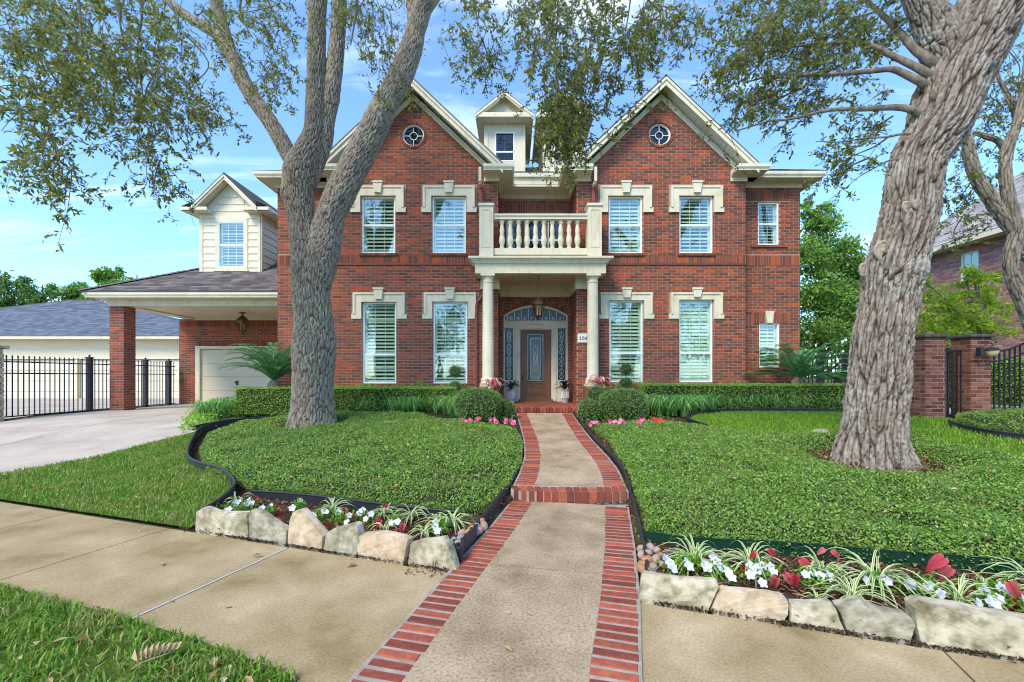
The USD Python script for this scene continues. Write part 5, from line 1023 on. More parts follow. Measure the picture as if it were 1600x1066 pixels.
for a in ((1230, 20, 60, 30, 5.6, 7, 44), (1320, 30, 60, 35, 5.8, 7.2, 44), (1190, 60, 55, 45, 5.6, 7, 44), (1280, 85, 60, 32, 5.8, 6.8, 44), (1160, 115, 45, 35, 5.8, 7, 30), (1240, 140, 60, 32, 5.8, 6.8, 36), (1335, 100, 50, 28, 5.8, 6.6, 32), (1180, 170, 60, 24, 5.8, 6.8, 26), (1280, 168, 50, 16, 5.9, 6.6, 14), (1405, 40, 38, 40, 5.9, 6.6, 26), (1225, 205, 16, 14, 6, 6.5, 4), (1345, 240, 40, 22, 5.9, 6.4, 14), (1370, 200, 30, 14, 5.9, 6.4, 7), (1325, 268, 26, 16, 5.9, 6.3, 8), (1310, 300, 22, 14, 5.9, 6.3, 5), (1230, 225, 12, 10, 6, 6.5, 2), (1390, 155, 18, 8, 5.8, 6.3, 3)): cr.region(*a, nl=50, length=(.22, .55), droop=.35, dirx=-.6)
cr.above((7.2, 6.0, 8.4), (4.2, 2.6, 1.8), 110)
cr.build(oak2)

# ------------------------------------------------------------------ the dark oak by the gate and trees behind
oak3 = thing('oak_tree', 'slimmer dark oak with twisting stems by the side gate, partly hidden by the stout trunk', 'tree', (11.2, 9.4, .5))
D3 = 9.2
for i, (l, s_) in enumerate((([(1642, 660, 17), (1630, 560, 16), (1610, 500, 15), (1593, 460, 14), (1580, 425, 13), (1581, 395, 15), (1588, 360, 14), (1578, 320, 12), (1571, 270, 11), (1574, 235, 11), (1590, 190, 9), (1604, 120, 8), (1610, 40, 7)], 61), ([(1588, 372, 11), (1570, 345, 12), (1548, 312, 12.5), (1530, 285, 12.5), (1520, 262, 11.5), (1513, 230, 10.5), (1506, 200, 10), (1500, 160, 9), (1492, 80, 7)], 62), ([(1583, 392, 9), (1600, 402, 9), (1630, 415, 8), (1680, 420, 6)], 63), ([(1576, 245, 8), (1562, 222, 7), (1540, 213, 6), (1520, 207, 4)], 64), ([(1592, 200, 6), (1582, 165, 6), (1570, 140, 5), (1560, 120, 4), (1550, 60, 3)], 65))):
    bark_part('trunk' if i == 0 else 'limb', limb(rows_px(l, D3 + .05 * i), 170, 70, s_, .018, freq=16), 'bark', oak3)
cr = Crown(303, .066, .03)
for a in ((1570, 60, 40, 50, 9, 10.5, 26), (1550, 165, 45, 35, 9, 10.5, 22), (1585, 120, 20, 40, 9, 10, 10), (1515, 250, 25, 25, 9, 10.2, 8), (1500, 310, 30, 22, 9, 10.2, 12), (1475, 330, 22, 16, 9, 10.2, 8), (1492, 372, 18, 26, 9, 10, 10), (1535, 345, 25, 12, 9.4, 10.4, 5), (1585, 290, 18, 45, 9.4, 10.4, 7), (1545, 205, 40, 18, 9, 10, 8), (1490, 200, 14, 40, 9, 10, 5)): cr.region(*a, nl=60, droop=.4)
cr.above((12.2, 9.6, 8.2), (2.6, 2.2, 1.6), 60)
cr.build(oak3)

def blob_tree(name, label, base, blobs, nl, ln, mat, seed, group=None, trunk_r=.15, w=.45, haze=None):
    t = thing(name, label, 'tree', base, group); rg = np.random.default_rng(seed); V, Fa, n0 = [], [], 0; base = np.asarray(base, float)
    top = max(b[0][2] for b in blobs); rows = [(base[0], base[1], base[2], trunk_r), (base[0] + .05, base[1], base[2] + (top - base[2]) * .4, trunk_r * .75), (base[0], base[1], top - .2, trunk_r * .3)]
    part('trunk', limb(rows, 30, 20, seed, .02, freq=9), 'bark_plain', t, smooth=True)
    bm = MB()
    vol = sum(b[1] * b[2] * b[1] for b in blobs)
    for c, rx, rz in blobs:
        c = np.asarray(c, float); bm.tube(catmull([(base[0], base[1], base[2] + (c[2] - base[2]) * .45), (base[0] * .5 + c[0] * .5, c[1], base[2] + (c[2] - base[2]) * .75), c], 7), np.linspace(trunk_r * .4, .02, 7), 6)
        n = int(nl * (rx * rz) / sum(b[1] * b[2] for b in blobs)); k = max(4, n // 26)
        cl = c + rand_dirs(rg, k) * np.array([rx, rx, rz]) * (rg.random((k, 1)) ** .45)
        q = rg.integers(0, k, n); P = cl[q] + rg.normal(0, 1, (n, 3)) * np.array([1, 1, .65]) * min(rx, rz) * .17
        v, f = leaves(P, rand_dirs(rg, n) + [0, 0, -.3], rand_dirs(rg, n) + [0, 0, .8], ln * rg.uniform(.7, 1.3, n), ln * w * rg.uniform(.7, 1.3, n)); V.append(v); Fa.append(f + n0); n0 += len(v)
    part('branches', bm, 'bark_plain', t, kind='stuff'); part('crown', MB().add(np.vstack(V), np.vstack(Fa)), mat, t, kind='stuff')
    return t
def bl(px, py, rpx, d, q=1.0): return (P3(px, py, d), rpx * d / F, rpx * q * d / F)
blob_tree('leafy_tree', 'dense bright green tree rising behind the gate side corner of the brick house', (12.0, 17.5, .4), [bl(1285, 352, 28, 17), bl(1262, 400, 30, 17), bl(1310, 400, 34, 17.5), bl(1335, 440, 30, 17.5), bl(1275, 460, 40, 17), bl(1322, 490, 38, 17), bl(1275, 525, 34, 16.6), bl(1330, 540, 30, 16.6), bl(1345, 420, 22, 17.6), bl(1262, 330, 12, 17), bl(1290, 328, 10, 17)], 21000, .16, 'tree_leaf', 71)
blob_tree('small_tree', 'small lime green tree with yellowing leaves behind the gate pillars', (12.7, 12.2, .5), [bl(1470, 470, 28, 12), bl(1510, 440, 22, 12), bl(1540, 470, 24, 12.2), bl(1500, 495, 32, 12), bl(1455, 505, 24, 11.8), bl(1550, 510, 30, 12), bl(1480, 520, 24, 11.8), bl(1520, 430, 14, 12), bl(1575, 480, 14, 12.3), bl(1555, 428, 12, 12.3), bl(1445, 440, 14, 11.8)], 5200, .12, 'lime_leaf', 72, trunk_r=.05, w=.4)
blob_tree('distant_tree', 'round dark tree beyond the blue roof, at the edge of the driveway court', (-44, 42, 0), [bl(20, 470, 32, 42), bl(60, 468, 26, 42), bl(-10, 445, 22, 42), bl(90, 478, 22, 42), bl(30, 442, 14, 42), bl(0, 490, 30, 42)], 5200, .38, 'dark_leaf', 73, 'trees beyond the blue roof')
blob_tree('distant_tree', 'open crowned tree with separate leaf tufts beyond the blue roof', (-36, 43, 0), [bl(120, 452, 14, 43), bl(165, 428, 17, 43, .7), bl(150, 432, 12, 43, .7), bl(182, 426, 14, 43, .6), bl(190, 446, 15, 43), bl(162, 448, 12, 43), bl(110, 464, 14, 43), bl(82, 452, 10, 43), bl(215, 440, 9, 43, .6), bl(135, 460, 12, 43)], 4200, .34, 'tree_leaf', 74, 'trees beyond the blue roof')
# far belt of trees that closes the view between the houses
rg = np.random.default_rng(77); V, Fa, n0 = [], [], 0
for c in np.linspace(-150, 150, 60):
    n = 220; P = np.array([c, 95 + rg.uniform(-6, 6), 2.5]) + rg.normal(0, 1, (n, 3)) * [2.6, 2, 2.0]; v, f = leaves(P, rand_dirs(rg, n), rand_dirs(rg, n) + [0, 0, .8], 1.1, .7); V.append(v); Fa.append(f + n0); n0 += len(v)
solo('far_trees', MB().add(np.vstack(V), np.vstack(Fa)), 'dark_leaf', 'low belt of trees far behind the houses', kind='stuff')
rg = np.random.default_rng(78); tr_, V, Fa, n0 = MB(), [], [], 0
for i in range(7):                                                       # the trees across the street, seen in the window panes
    x = -21 + i * 7 + rg.uniform(-1.5, 1.5); y = -22 + rg.uniform(-3, 3); h = rg.uniform(6, 9); tr_.tube([(x, y, -.2), (x, y, h * .8)], [.25, .1], 8)
    for _ in range(7):
        c = np.array([x + rg.normal(0, 1.6), y + rg.normal(0, 1.4), h * rg.uniform(.5, 1)]); n = 380; P = c + rg.normal(0, 1, (n, 3)) * [.9, .9, .75]; v, f = leaves(P, rand_dirs(rg, n), rand_dirs(rg, n) + [0, 0, .8], .3 * rg.uniform(.7, 1.3, n), .15); V.append(v); Fa.append(f + n0); n0 += len(v)
st_ = thing('street_trees', 'row of leafy trees across the street, mirrored in the window panes', 'trees', (0, -22, 0), kind='stuff'); part('trunks', tr_, 'bark_plain', st_, kind='stuff'); part('crowns', MB().add(np.vstack(V), np.vstack(Fa)), 'dark_leaf', st_, kind='stuff')
# ------------------------------------------------------------------ ground cover, lawns, beds
import shapely
def grass(poly, dens, hgt, wid, mat, seed, zf=None, lean=.5, base=0.0, patch=2.0):
    zf = zf or ground_z; rg = np.random.default_rng(seed); x0, y0, x1, y1 = poly.bounds; n = int((x1 - x0) * (y1 - y0) * dens); P = np.c_[rg.uniform(x0, x1, n), rg.uniform(y0, y1, n)]
    P = P[shapely.contains_xy(poly, P[:, 0], P[:, 1])]; q = np.c_[P * patch, np.zeros(len(P))]; pn = meshkit.fbm(q, 3, seed); P = P[rg.random(len(P)) < np.clip(pn * 1.6, .25, 1)]; n = len(P)
    B = np.c_[P, zf(P[:, 0], P[:, 1]) + base]; a = rg.uniform(0, 2 * np.pi, n); s = np.c_[np.cos(a), np.sin(a), 0 * a]; d = np.c_[-np.sin(a), np.cos(a), 0 * a] * rg.uniform(.2, 1, (n, 1)) * lean; h = hgt * rg.uniform(.45, 1.2, (n, 1)); w = wid * rg.uniform(.7, 1.25, (n, 1))
    M = B + d * h * .35 + [0, 0, 1] * h * .6; T = B + d * h * 1.25 + [0, 0, 1] * h * rg.uniform(.7, 1, (n, 1))
    V = np.stack([B - s * w * .45, B + s * w * .45, M + s * w * .5, M - s * w * .5, T], 1).reshape(-1, 3); b = np.arange(n)[:, None] * 5
    return MB().add(V, np.vstack([b + [0, 1, 2], b + [0, 2, 3], b + [3, 2, 4]]))
def turf(name, label, poly, dens, hgt, wid, mat, seed, base_mat='turf_base', lean=.5, **kw):
    t = thing(name, label, 'lawn', (*poly.centroid.coords[0], 0), kind='stuff')
    part('turf', MB().add(*poly_sheet(poly, .008, .25)), base_mat, t, smooth=True, kind='stuff'); part('blades', grass(poly, dens, hgt, wid, mat, seed, lean=lean, **kw), mat, t, kind='stuff')
noisy('turf_base', [(0.3, (0.05, 0.06, 0.015)), (0.6, (0.09, 0.15, 0.02)), (0.8, (0.16, 0.15, 0.06))], 6, 0.95, 0.05, bump=.7, bscale=50, bdist=.02)
verge = Polygon([sw(-9, -1.20), sw(-1, -1.185), sw(0, -1.17), sw(1.0, -1.17), sw(1.6, -1.19), sw(2.4, -1.25), sw(2.6, -3.4), sw(-9, -3.4)])
turf('verge_grass', 'grass verge between the sidewalk and the street, with dry leaves in it', verge.difference(walk_poly.buffer(.02)), 5200, .062, .0075, 'grass', 31, lean=.8)
left_edge_px = [(430, 657), (360, 664), (318, 675), (303, 690), (293, 715), (302, 731), (345, 745), (366, 765), (358, 783), (338, 800), (312, 815)]
le = [gp(*p)[:2] for p in left_edge_px]
lawn_l = Polygon([sw(-7.6, .02), sw(-4.6, .02), sw(-2.2, .02), sw(-.12, .03)] + [tuple(p) for p in le[::-1][1:9]] + [(-6.35, 8.3), (-6.62, 7.0), (-7.3, 6.05), (-9.4, 6.0)]).buffer(0)
turf('front_lawn', 'triangle of lawn between the driveway, the sidewalk and the curved black edging', lawn_l, 3000, .06, .008, 'grass', 32, lean=.7)
rl_px = [(1075, 657), (1090, 650), (1130, 645.5), (1200, 645), (1310, 646), (1420, 654), (1480, 656), (1500, 660), (1482, 667), (1530, 681), (1620, 692), (1800, 715), (1800, 745), (1600, 722), (1440, 690), (1330, 688), (1265, 685), (1200, 683), (1150, 680), (1105, 673)]
lawn_r = gpoly(rl_px).buffer(0)
turf('side_lawn', 'bright strip of lawn reaching behind the stout oak towards the gate pillars', lawn_r, 1500, .075, .011, 'bright_grass', 33, lean=.6)
mulch = unary_union([gpoly([(293, 815), (306, 790), (360, 770), (400, 775), (700, 795), (790, 780), (812, 690), (808, 650), (905, 650), (975, 745), (990, 800), (1000, 845), (1800, 935), (1800, 720), (1300, 690), (1100, 672), (1075, 657), (1310, 643), (1330, 634), (900, 634), (700, 634), (350, 640), (285, 672), (300, 740)]).buffer(0)]).buffer(.15).difference(walk_poly)
solo('bed_soil', MB().add(*poly_sheet(mulch.difference(lawn_l).difference(lawn_r), -.02, .25)), 'soil', 'dark mulched soil of the planting beds', kind='stuff', smooth=True)
flower_l = Polygon([sw(-.06, .02), sw(2.60, .02), (-.47, 3.36), (-.3, 4.0), gp(700, 815)[:2], gp(560, 797)[:2], gp(440, 783)[:2], gp(385, 776)[:2], gp(345, 800)[:2]]).buffer(0).difference(walk_poly)
flower_r = Polygon([sw(3.95, .02), sw(11, .02), gp(1900, 930)[:2], gp(1600, 897)[:2], gp(1300, 872)[:2], gp(1080, 858)[:2], gp(1003, 848)[:2]]).buffer(0).difference(walk_poly)
for nm, pl_, lb, sd in (('bed_mulch', flower_l, 'brown bark mulch in the flower bed on the driveway side of the path', 1), ('bed_mulch', flower_r, 'brown bark mulch in the flower bed on the gate side of the path', 2)):
    t = thing(nm, lb, 'mulch', (*pl_.centroid.coords[0], 0), kind='stuff'); part('soil', MB().add(*poly_sheet(pl_, .005, .12, lambda x, y: 0 * x + .03)), 'soil', t, smooth=True, kind='stuff')
    rg = np.random.default_rng(sd); x0, y0, x1, y1 = pl_.bounds; n = int((x1 - x0) * (y1 - y0) * 900); P = np.c_[rg.uniform(x0, x1, n), rg.uniform(y0, y1, n)]; P = P[shapely.contains_xy(pl_, P[:, 0], P[:, 1])]; n = len(P)
    d = rand_dirs(rg, n) * [1, 1, .25]; v, f = leaves(np.c_[P, rg.uniform(.035, .06, n)], d, rand_dirs(rg, n) * .5 + [0, 0, 1], rg.uniform(.025, .085, n), rg.uniform(.008, .022, n), .3); part('chips', MB().add(v, f), 'chip', t, kind='stuff')

noisy('cover_base', [(0.3, (0.02, 0.028, 0.012)), (0.7, (0.045, 0.06, 0.02))], 12, .95, .05)
def cover(name, label, poly, h, n, seed, ln=.0235, w=.015, mat='cover_leaf', thin=None):
    """A clipped mat of small leaves: a bumpy top that rounds over to the ground at its rim."""
    t = thing(name, label, 'ground cover', (*poly.centroid.coords[0], 0), kind='stuff'); rg = np.random.default_rng(seed)
    v, f = poly_sheet(poly, 0, .09); dist = shapely.distance(shapely.points(v[:, :2]), poly.exterior); k = np.sqrt(1 - (1 - np.clip(dist / .14, 0, 1)) ** 2)
    for tc, tr in ((tb_, .78), (tb2, .95)): k = k * sstep((np.hypot(v[:, 0] - tc[0], v[:, 1] - tc[1]) - tr * .55) / (tr * .6))
    hh = -.03 + (h + .03) * (.1 + .9 * k) * (1 + .8 * (meshkit.fbm(np.c_[v[:, :2] * 1.9, 0 * v[:, 0]], 4, seed) - .5)); v[:, 2] += hh
    part('mat', MB().add(v - [0, 0, .035], f), 'cover_base', t, smooth=True, kind='stuff')
    V, Fa, n0 = [], [], 0; P, N = scatter(v, f, n, rg)
    if thin is not None: keep = rg.random(n) > thin(P); P, N = P[keep], N[keep]
    gap = meshkit.fbm(np.c_[P[:, :2] * 3.1, 0 * P[:, 0]], 3, seed + 7); keep = rg.random(len(P)) > np.clip((gap - .56) * 3.2, 0, .6); P, N = P[keep], N[keep]
    n = len(P); P = P + [0, 0, 1] * (rg.random(n) ** .8 * .05 - .035)[:, None]
    # nearer the viewer a leaf is small; farther back leaves may be a little larger for the same count
    s = rg.uniform(.7, 1.3, n) * np.clip(.75 + .06 * P[:, 1], .85, 1.6); D = unit(rand_dirs(rg, n) + [0, 0, .35]); V1, F1 = leaves(P, D, unit(rand_dirs(rg, n) * .62 + N + [0, 0, .4]), ln * s, w * s, .12)
    # the clipped rim, leafy down to the soil
    ring = np.array(poly.exterior.segmentize(.05).coords)[:, :2]; m = len(ring); per = poly.exterior.length; k2 = int(per * 900); idx = rg.integers(0, m - 1, k2); u = rg.random((k2, 1)); Q = ring[idx] * (1 - u) + ring[idx + 1] * u
    tg = unit(ring[idx + 1] - ring[idx] + 1e-9); nn = np.c_[tg[:, 1], -tg[:, 0]] * (1 if poly.exterior.is_ccw else -1); Q = Q - nn * rg.uniform(-.03, .06, (k2, 1)); z = ground_z(Q[:, 0], Q[:, 1]) + rg.random(k2) * h * .75
    V2, F2 = leaves(np.c_[Q, z], np.c_[nn, rg.uniform(-.3, .8, k2)] + rand_dirs(rg, k2) * .7, np.c_[nn * .4, np.full(k2, .9)] + rand_dirs(rg, k2) * .6, ln * rg.uniform(.7, 1.3, k2), w * rg.uniform(.7, 1.3, k2), .12)
    part('leaves', MB().add(V1, F1).add(V2, F2), mat, t, kind='stuff')
def hole_near(c, r): return lambda P: np.clip(1.35 - np.hypot(P[:, 0] - c[0], P[:, 1] - c[1]) / r, 0, .95)
cv_l = gpoly([(330, 740), (318, 708), (330, 684), (380, 664), (445, 656), (545, 650), (650, 654), (740, 669), (800, 675), (812, 697), (808, 730), (786, 768), (752, 800), (700, 803), (600, 792), (480, 776), (400, 766), (372, 755)], .0).buffer(.02)
cover('ground_cover', 'clipped mat of small green leaves round the forked oak, between driveway and path', cv_l, .13, 125000, 41, thin=hole_near(tb_, .72))
cv_r = gpoly([(930, 674), (990, 667), (1062, 668), (1105, 677), (1200, 688), (1300, 692), (1420, 694), (1600, 729), (1900, 770), (2100, 960), (1600, 893), (1300, 868), (1090, 850), (1022, 838), (1010, 800), (992, 750), (955, 690)], .0).buffer(.02)
cover('ground_cover', 'broad clipped mat of small green leaves round the stout oak, on the gate side of the path', cv_r, .14, 205000, 42, thin=lambda P: np.maximum(hole_near(tb2, .88)(P), .5 * np.clip(1.2 - np.hypot((P[:, 0] - 2.6) / 1.6, (P[:, 1] - 8.6) / .9), 0, 1)))
cv_g = gpoly([(1497, 664), (1500, 657), (1560, 652), (1700, 652), (1700, 692), (1600, 684), (1540, 677)], .0)
cover('ground_cover', 'low leafy strip inside the dark edging before the iron drive gate', cv_g, .2, 9000, 43)
for tc, tr, lb, sd in ((tb_, .85, 'brown leaf litter round the foot of the forked oak', 3), (tb2, 1.0, 'brown leaf litter round the foot of the stout oak', 4)):
    rg = np.random.default_rng(sd); n = 2600; q = tr * np.sqrt(rg.uniform(.12, 1, n)); an = rg.uniform(0, 2 * np.pi, n); P = np.c_[tc[0] + q * np.cos(an), tc[1] + q * np.sin(an)]; P = np.c_[P, ground_z(P[:, 0], P[:, 1]) + .005 + rg.random(n) * .03]
    v, f = leaves(P, rand_dirs(rg, n) * [1, 1, .3], rand_dirs(rg, n) * .5 + [0, 0, 1], rg.uniform(.02, .06, n), rg.uniform(.012, .03, n), .3); solo('leaf_litter', MB().add(v, f), 'chip', lb, kind='stuff')
rg = np.random.default_rng(9); band = walk_poly.buffer(.34).difference(walk_poly.buffer(.03)).intersection(sbox(-1.2, 3.1, 3, 10.6)); x0, y0, x1, y1 = band.bounds; P = np.c_[rg.uniform(x0, x1, 16000), rg.uniform(y0, y1, 16000)]; P = P[shapely.contains_xy(band, P[:, 0], P[:, 1])][:4200]; n = len(P)
v, f = leaves(np.c_[P, ground_z(P[:, 0], P[:, 1]) + rg.uniform(0, .025, n)], rand_dirs(rg, n) * [1, 1, .3], rand_dirs(rg, n) * .5 + [0, 0, 1], rg.uniform(.02, .07, n), rg.uniform(.008, .022, n), .3); solo('path_mulch', MB().add(v, f), 'chip', 'reddish bark mulch between the brick path and the mats of leaves', kind='stuff')
# fallen leaves on everything
rg = np.random.default_rng(50); nL = 1000; P = np.c_[rg.uniform(-7, 7, nL), rg.uniform(1.5, 9, nL)]; z = ground_z(P[:, 0], P[:, 1]); inl = shapely.contains_xy(cv_l.union(cv_r), P[:, 0], P[:, 1]); inw = shapely.contains_xy(walk_poly.buffer(.05), P[:, 0], P[:, 1]); gs = shapely.contains_xy(lawn_l.union(lawn_r).union(verge), P[:, 0], P[:, 1])
z = np.where(inl, z + .20, np.where(inw, walk_z(P[:, 0], P[:, 1]) + .012, np.where(gs, z + .05, z + .01))); keep = inl | gs | (rg.random(nL) < .12); P, z = P[keep], z[keep]; n = len(P)
v, f = leaves(np.c_[P, z], rand_dirs(rg, n) * [1, 1, .2], rand_dirs(rg, n) * .4 + [0, 0, 1], rg.uniform(.03, .085, n), rg.uniform(.015, .04, n), .35)
solo('fallen_leaves', MB().add(v, f), 'dry_leaf', 'small dry tan leaves scattered over lawn, ground cover and pavement', kind='stuff')
# the dry fern frond lying on the verge
dl_ = thing('dry_frond', 'curled tan dead frond with broad leaflets lying on the grass verge', 'dead leaf', gp(242, 1020)); o = gp(242, 1022)
for k in range(9):
    t = (k - 4) / 4; p = gp(242 + t * 27, 1026 - t * 8, .055); d = unit([t * .5, .35, .75 - abs(t) * .2]); v, f = leaves([p], [d], [[-.3, -.9, .3]], rg.uniform(.045, .065), .034, .3); part('leaflet', MB().add(v, f), 'dry_leaf', dl_)
part('stalk', MB().tube([gp(205, 1046, .03), gp(220, 1036, .045), gp(242, 1028, .055), gp(272, 1018, .05)], .003, 6), 'dry_leaf', dl_)

# ------------------------------------------------------------------ edging strips
def edging(name, label, pts, h=.12, mat='edging', bead=.016, group=None, lift=0.0):
    C = catmull(pts, max(12, len(pts) * 8)); t = np.gradient(C[:, :2], axis=0); t /= np.maximum(np.linalg.norm(t, axis=1, keepdims=True), 1e-9); nn = np.c_[t[:, 1], -t[:, 0]]; C[:, 2] = ground_z(C[:, 0], C[:, 1]) + lift
    th = thing(name, label, 'edging strip', C[len(C) // 2], group); mb = MB(); m = len(C); V = []
    for s, z in ((-1, -.05), (1, -.05), (1, h), (-1, h)): V.append(np.c_[C[:, :2] + nn * s * .004, C[:, 2] + z])
    V = np.stack(V, 1).reshape(-1, 3); mb.add(V, [(i * 4 + k, i * 4 + (k + 1) % 4, i * 4 + 4 + (k + 1) % 4, i * 4 + 4 + k) for i in range(m - 1) for k in range(4)]); part('strip', mb, mat, th)
    if bead: part('bead', MB().tube(C + [0, 0, h], bead, 8), mat, th, smooth=60)
    return th
edging('lawn_edging', 'black plastic edging that snakes between the front lawn and the ground cover', [gp(*p) for p in left_edge_px], .11, bead=.016)
edging('lawn_edging', 'thin black edging behind the flowers, under the rim of the driveway side ground cover', [gp(*p) for p in ((392, 779), (440, 782), (500, 788), (560, 796), (640, 806), (712, 814))], .085, bead=.012)
edging('lawn_edging', 'thin black edging under the liriope behind the forked oak', [gp(*p) for p in ((300, 672), (360, 661), (430, 654), (540, 648), (640, 651), (720, 659))], .07, bead=.012)
edging('path_edging', 'black edging hugging the driveway side of the brick path', [(PX(a, b), b, 0) for a, b in ()] or [(x - .05, y, 0) for x, y in [tuple(q) for q in UP_L[::-1]] + [(-.04, 4.9), (-.22, 4.15), (-.38, 3.55), (-.47, 3.25)]], .055, bead=.017)
edging('path_edging', 'black edging hugging the gate side of the brick path', [(x + .05, y, 0) for x, y in [tuple(q) for q in UP_R[::-1]] + [(1.24, 4.8), (1.1, 4.1), (.96, 3.4), (.86, 3.0)]], .055, bead=.017)
edging('lawn_edging', 'black edging curving round the back of the bright side lawn', [gp(*p) for p in ((1108, 673), (1078, 662), (1074, 656), (1090, 650), (1130, 646), (1200, 644.5), (1310, 646))], .09, bead=.018)
edging('lawn_edging', 'straight black edging between the side lawn and the broad ground cover', [gp(*p) for p in ((1104, 674), (1150, 681), (1200, 684), (1268, 686.5))], .08, bead=.016)
edging('lawn_edging', 'dark edging round the leafy strip before the iron drive gate', [gp(*p) for p in ((1482, 665), (1500, 672), (1545, 682), (1600, 690), (1720, 706))], .10, bead=.016)
edging('lawn_edging', 'dark green edging board behind the spider plants on the gate side', [gp(*p) for p in ((1003, 848), (1080, 857), (1200, 863), (1300, 871), (1400, 880), (1600, 896), (1800, 918))], .085, mat='green_edging', bead=.006)
edging('lawn_edging', 'black edging showing behind the first two kerb stones on the gate side', [(*sw(3.92, .10), 0), (*sw(4.4, .12), 0), (*sw(4.95, .13), 0)], .085, bead=.013)
tubc = gp(712, 872)
tub = thing('edging_corner', 'black plastic edging corner holding pebbles beside the last driveway side stone', 'edging strip', tubc)
q = [np.array([*sw(2.44, .13)]), np.array([*sw(2.565, .115)]), np.array([-.385, 3.48]), np.array([-.30, 3.82])]
for a, b in zip(q[:-1], q[1:]):
    t = (b - a) / np.linalg.norm(b - a); nn = np.array([t[1], -t[0]]) * .008; part('wall', MB().add([(*(a + nn), 0), (*(b + nn), 0), (*(b - nn), 0), (*(a - nn), 0), (*(a + nn), .115), (*(b + nn), .115), (*(b - nn), .115), (*(a - nn), .115)], [(0, 1, 5, 4), (1, 2, 6, 5), (2, 3, 7, 6), (3, 0, 4, 7), (4, 5, 6, 7)]), 'edging', tub); part('rim', MB().tube([(*a, .12), (*b, .12)], .014, 8), 'edging', tub)

island('soil_crumb', [(0, (.03, .02, .014)), (.6, (.07, .045, .03)), (1, (.16, .10, .06))], .95, .05)
# ------------------------------------------------------------------ kerb stones
def on_stone_plane(px, py, off=0.0):                                     # where the sight line meets the upright plane over the sidewalk's back edge
    d = np.array([(px - 800) / F, 1.0, (HOR - py) / F]); o = np.array([0, 0, CAMZ]); q = SW_O + SW_V * off
    t = (q @ SW_V) / (d[:2] @ SW_V); p = o + d * t; return (p[:2] - q) @ SW_U, p[2]
STONES = [
    ('limestone', 'long low pale kerb stone at the lawn end of the row', [(305, 834), (306, 800), (314, 794), (330, 800), (352, 803), (386, 803), (388, 842)]),
    ('limestone_grey', 'mossy grey kerb stone whose top slopes down beside the tall pointed one', [(389, 843), (388, 803), (390, 797), (396, 796), (412, 806), (435, 821), (449, 829), (446, 850)]),
    ('limestone_pink', 'tall pointed pinkish kerb stone at the pale sidewalk joint', [(449, 851), (451, 815), (456, 801), (466, 797), (478, 808), (492, 824), (504, 839), (503, 859)]),
    ('limestone_grey', 'grey kerb stone with a slanting top next to the tall pointed one', [(505, 860), (509, 833), (522, 826), (552, 818), (558, 821), (562, 845), (557, 868)]),
    ('limestone_pink', 'wide tan kerb stone with a gently arched top', [(559, 869), (555, 842), (558, 837), (592, 834), (615, 838), (637, 845), (634, 860), (630, 882)]),
    ('limestone', 'pale kerb stone tapering to a point at the black edging corner', [(637, 883), (640, 850), (650, 847), (692, 841), (697, 848), (705, 866), (713, 892)]),
    ('limestone', 'long pale kerb stone with a slanting crack, first beside the brick path', [(999, 944), (1000, 903), (1003, 898), (1060, 906), (1120, 911), (1124, 917), (1116, 935), (1106, 957)]),
    ('limestone_pink', 'cream kerb stone with curved markings and a rounded shoulder', [(1109, 957), (1116, 938), (1126, 924), (1160, 926), (1200, 931), (1226, 936), (1233, 943), (1232, 960), (1222, 977)]),
    ('limestone', 'small whitish kerb stone with straight sides', [(1234, 978), (1236, 946), (1262, 945), (1300, 944), (1306, 950), (1323, 992)]),
    ('limestone_grey', 'rough dark patched kerb stone with a ragged top', [(1326, 994), (1318, 972), (1311, 956), (1330, 953), (1350, 946), (1368, 957), (1392, 966), (1430, 972), (1431, 980), (1422, 1011)]),
    ('limestone', 'largest kerb stone, a long buff block with mossy streaks', [(1440, 1014), (1432, 980), (1428, 950), (1440, 945), (1500, 953), (1570, 966), (1640, 980), (1700, 992), (1700, 1068)])]
for i, (mt, lb, px) in enumerate(STONES):
    q = [on_stone_plane(a, b) for a, b in px]; pl_ = Polygon(q).buffer(-.006).buffer(.006); big = i in (9, 10); tk = (.09, .07, .09, .075, .09, .075, .075, .085, .075, .14, .115)[i]
    lo_ = min(b for a, b in q); pl_ = unary_union([pl_, sbox(pl_.bounds[0] + .01, -.05, pl_.bounds[2] - .012, lo_ + .02).intersection(Polygon([(q[0][0], -.06), (q[-1][0], -.06), (q[-1][0], lo_ + .03), (q[0][0], lo_ + .03)]))]).buffer(.001)
    m = trimesh.creation.extrude_polygon(pl_, tk, engine='earcut'); v, f = trimesh.remesh.subdivide_to_size(m.vertices, m.faces, .06, max_iter=9); m = trimesh.Trimesh(v, f); m.merge_vertices()
    c = m.vertices.copy(); ee = shapely.distance(shapely.points(c[:, :2]), pl_.exterior); edge_v = (np.minimum(c[:, 2], tk - c[:, 2]) < .004) & (ee < .004)
    cen = np.array([pl_.centroid.x, pl_.centroid.y, tk / 2]); c = c + np.where(edge_v, 1, 0)[:, None] * unit(cen - c) * .005
    W3 = np.array([np.r_[SW_O + SW_U * a - SW_V * .0 + SW_V * t * 1.0, b] for a, b, t in c]); c[:, 2] -= (c[:, 1] > .04) * 0
    nz = ((meshkit.fbm(W3 * 11, 4, i) - .5) * .015 + (meshkit.fbm(W3 * 45, 3, i + 50) - .5) * .010)[:, None]; nv = m.vertex_normals; c = c + nv * nz
    V = np.c_[SW_O + c[:, :1] * SW_U + c[:, 2:3] * SW_V, c[:, 1]]
    solo('kerb_stone', trimesh.Trimesh(V, m.faces, process=False), mt, lb, 'stone', 'stones edging the flower beds', smooth=35)
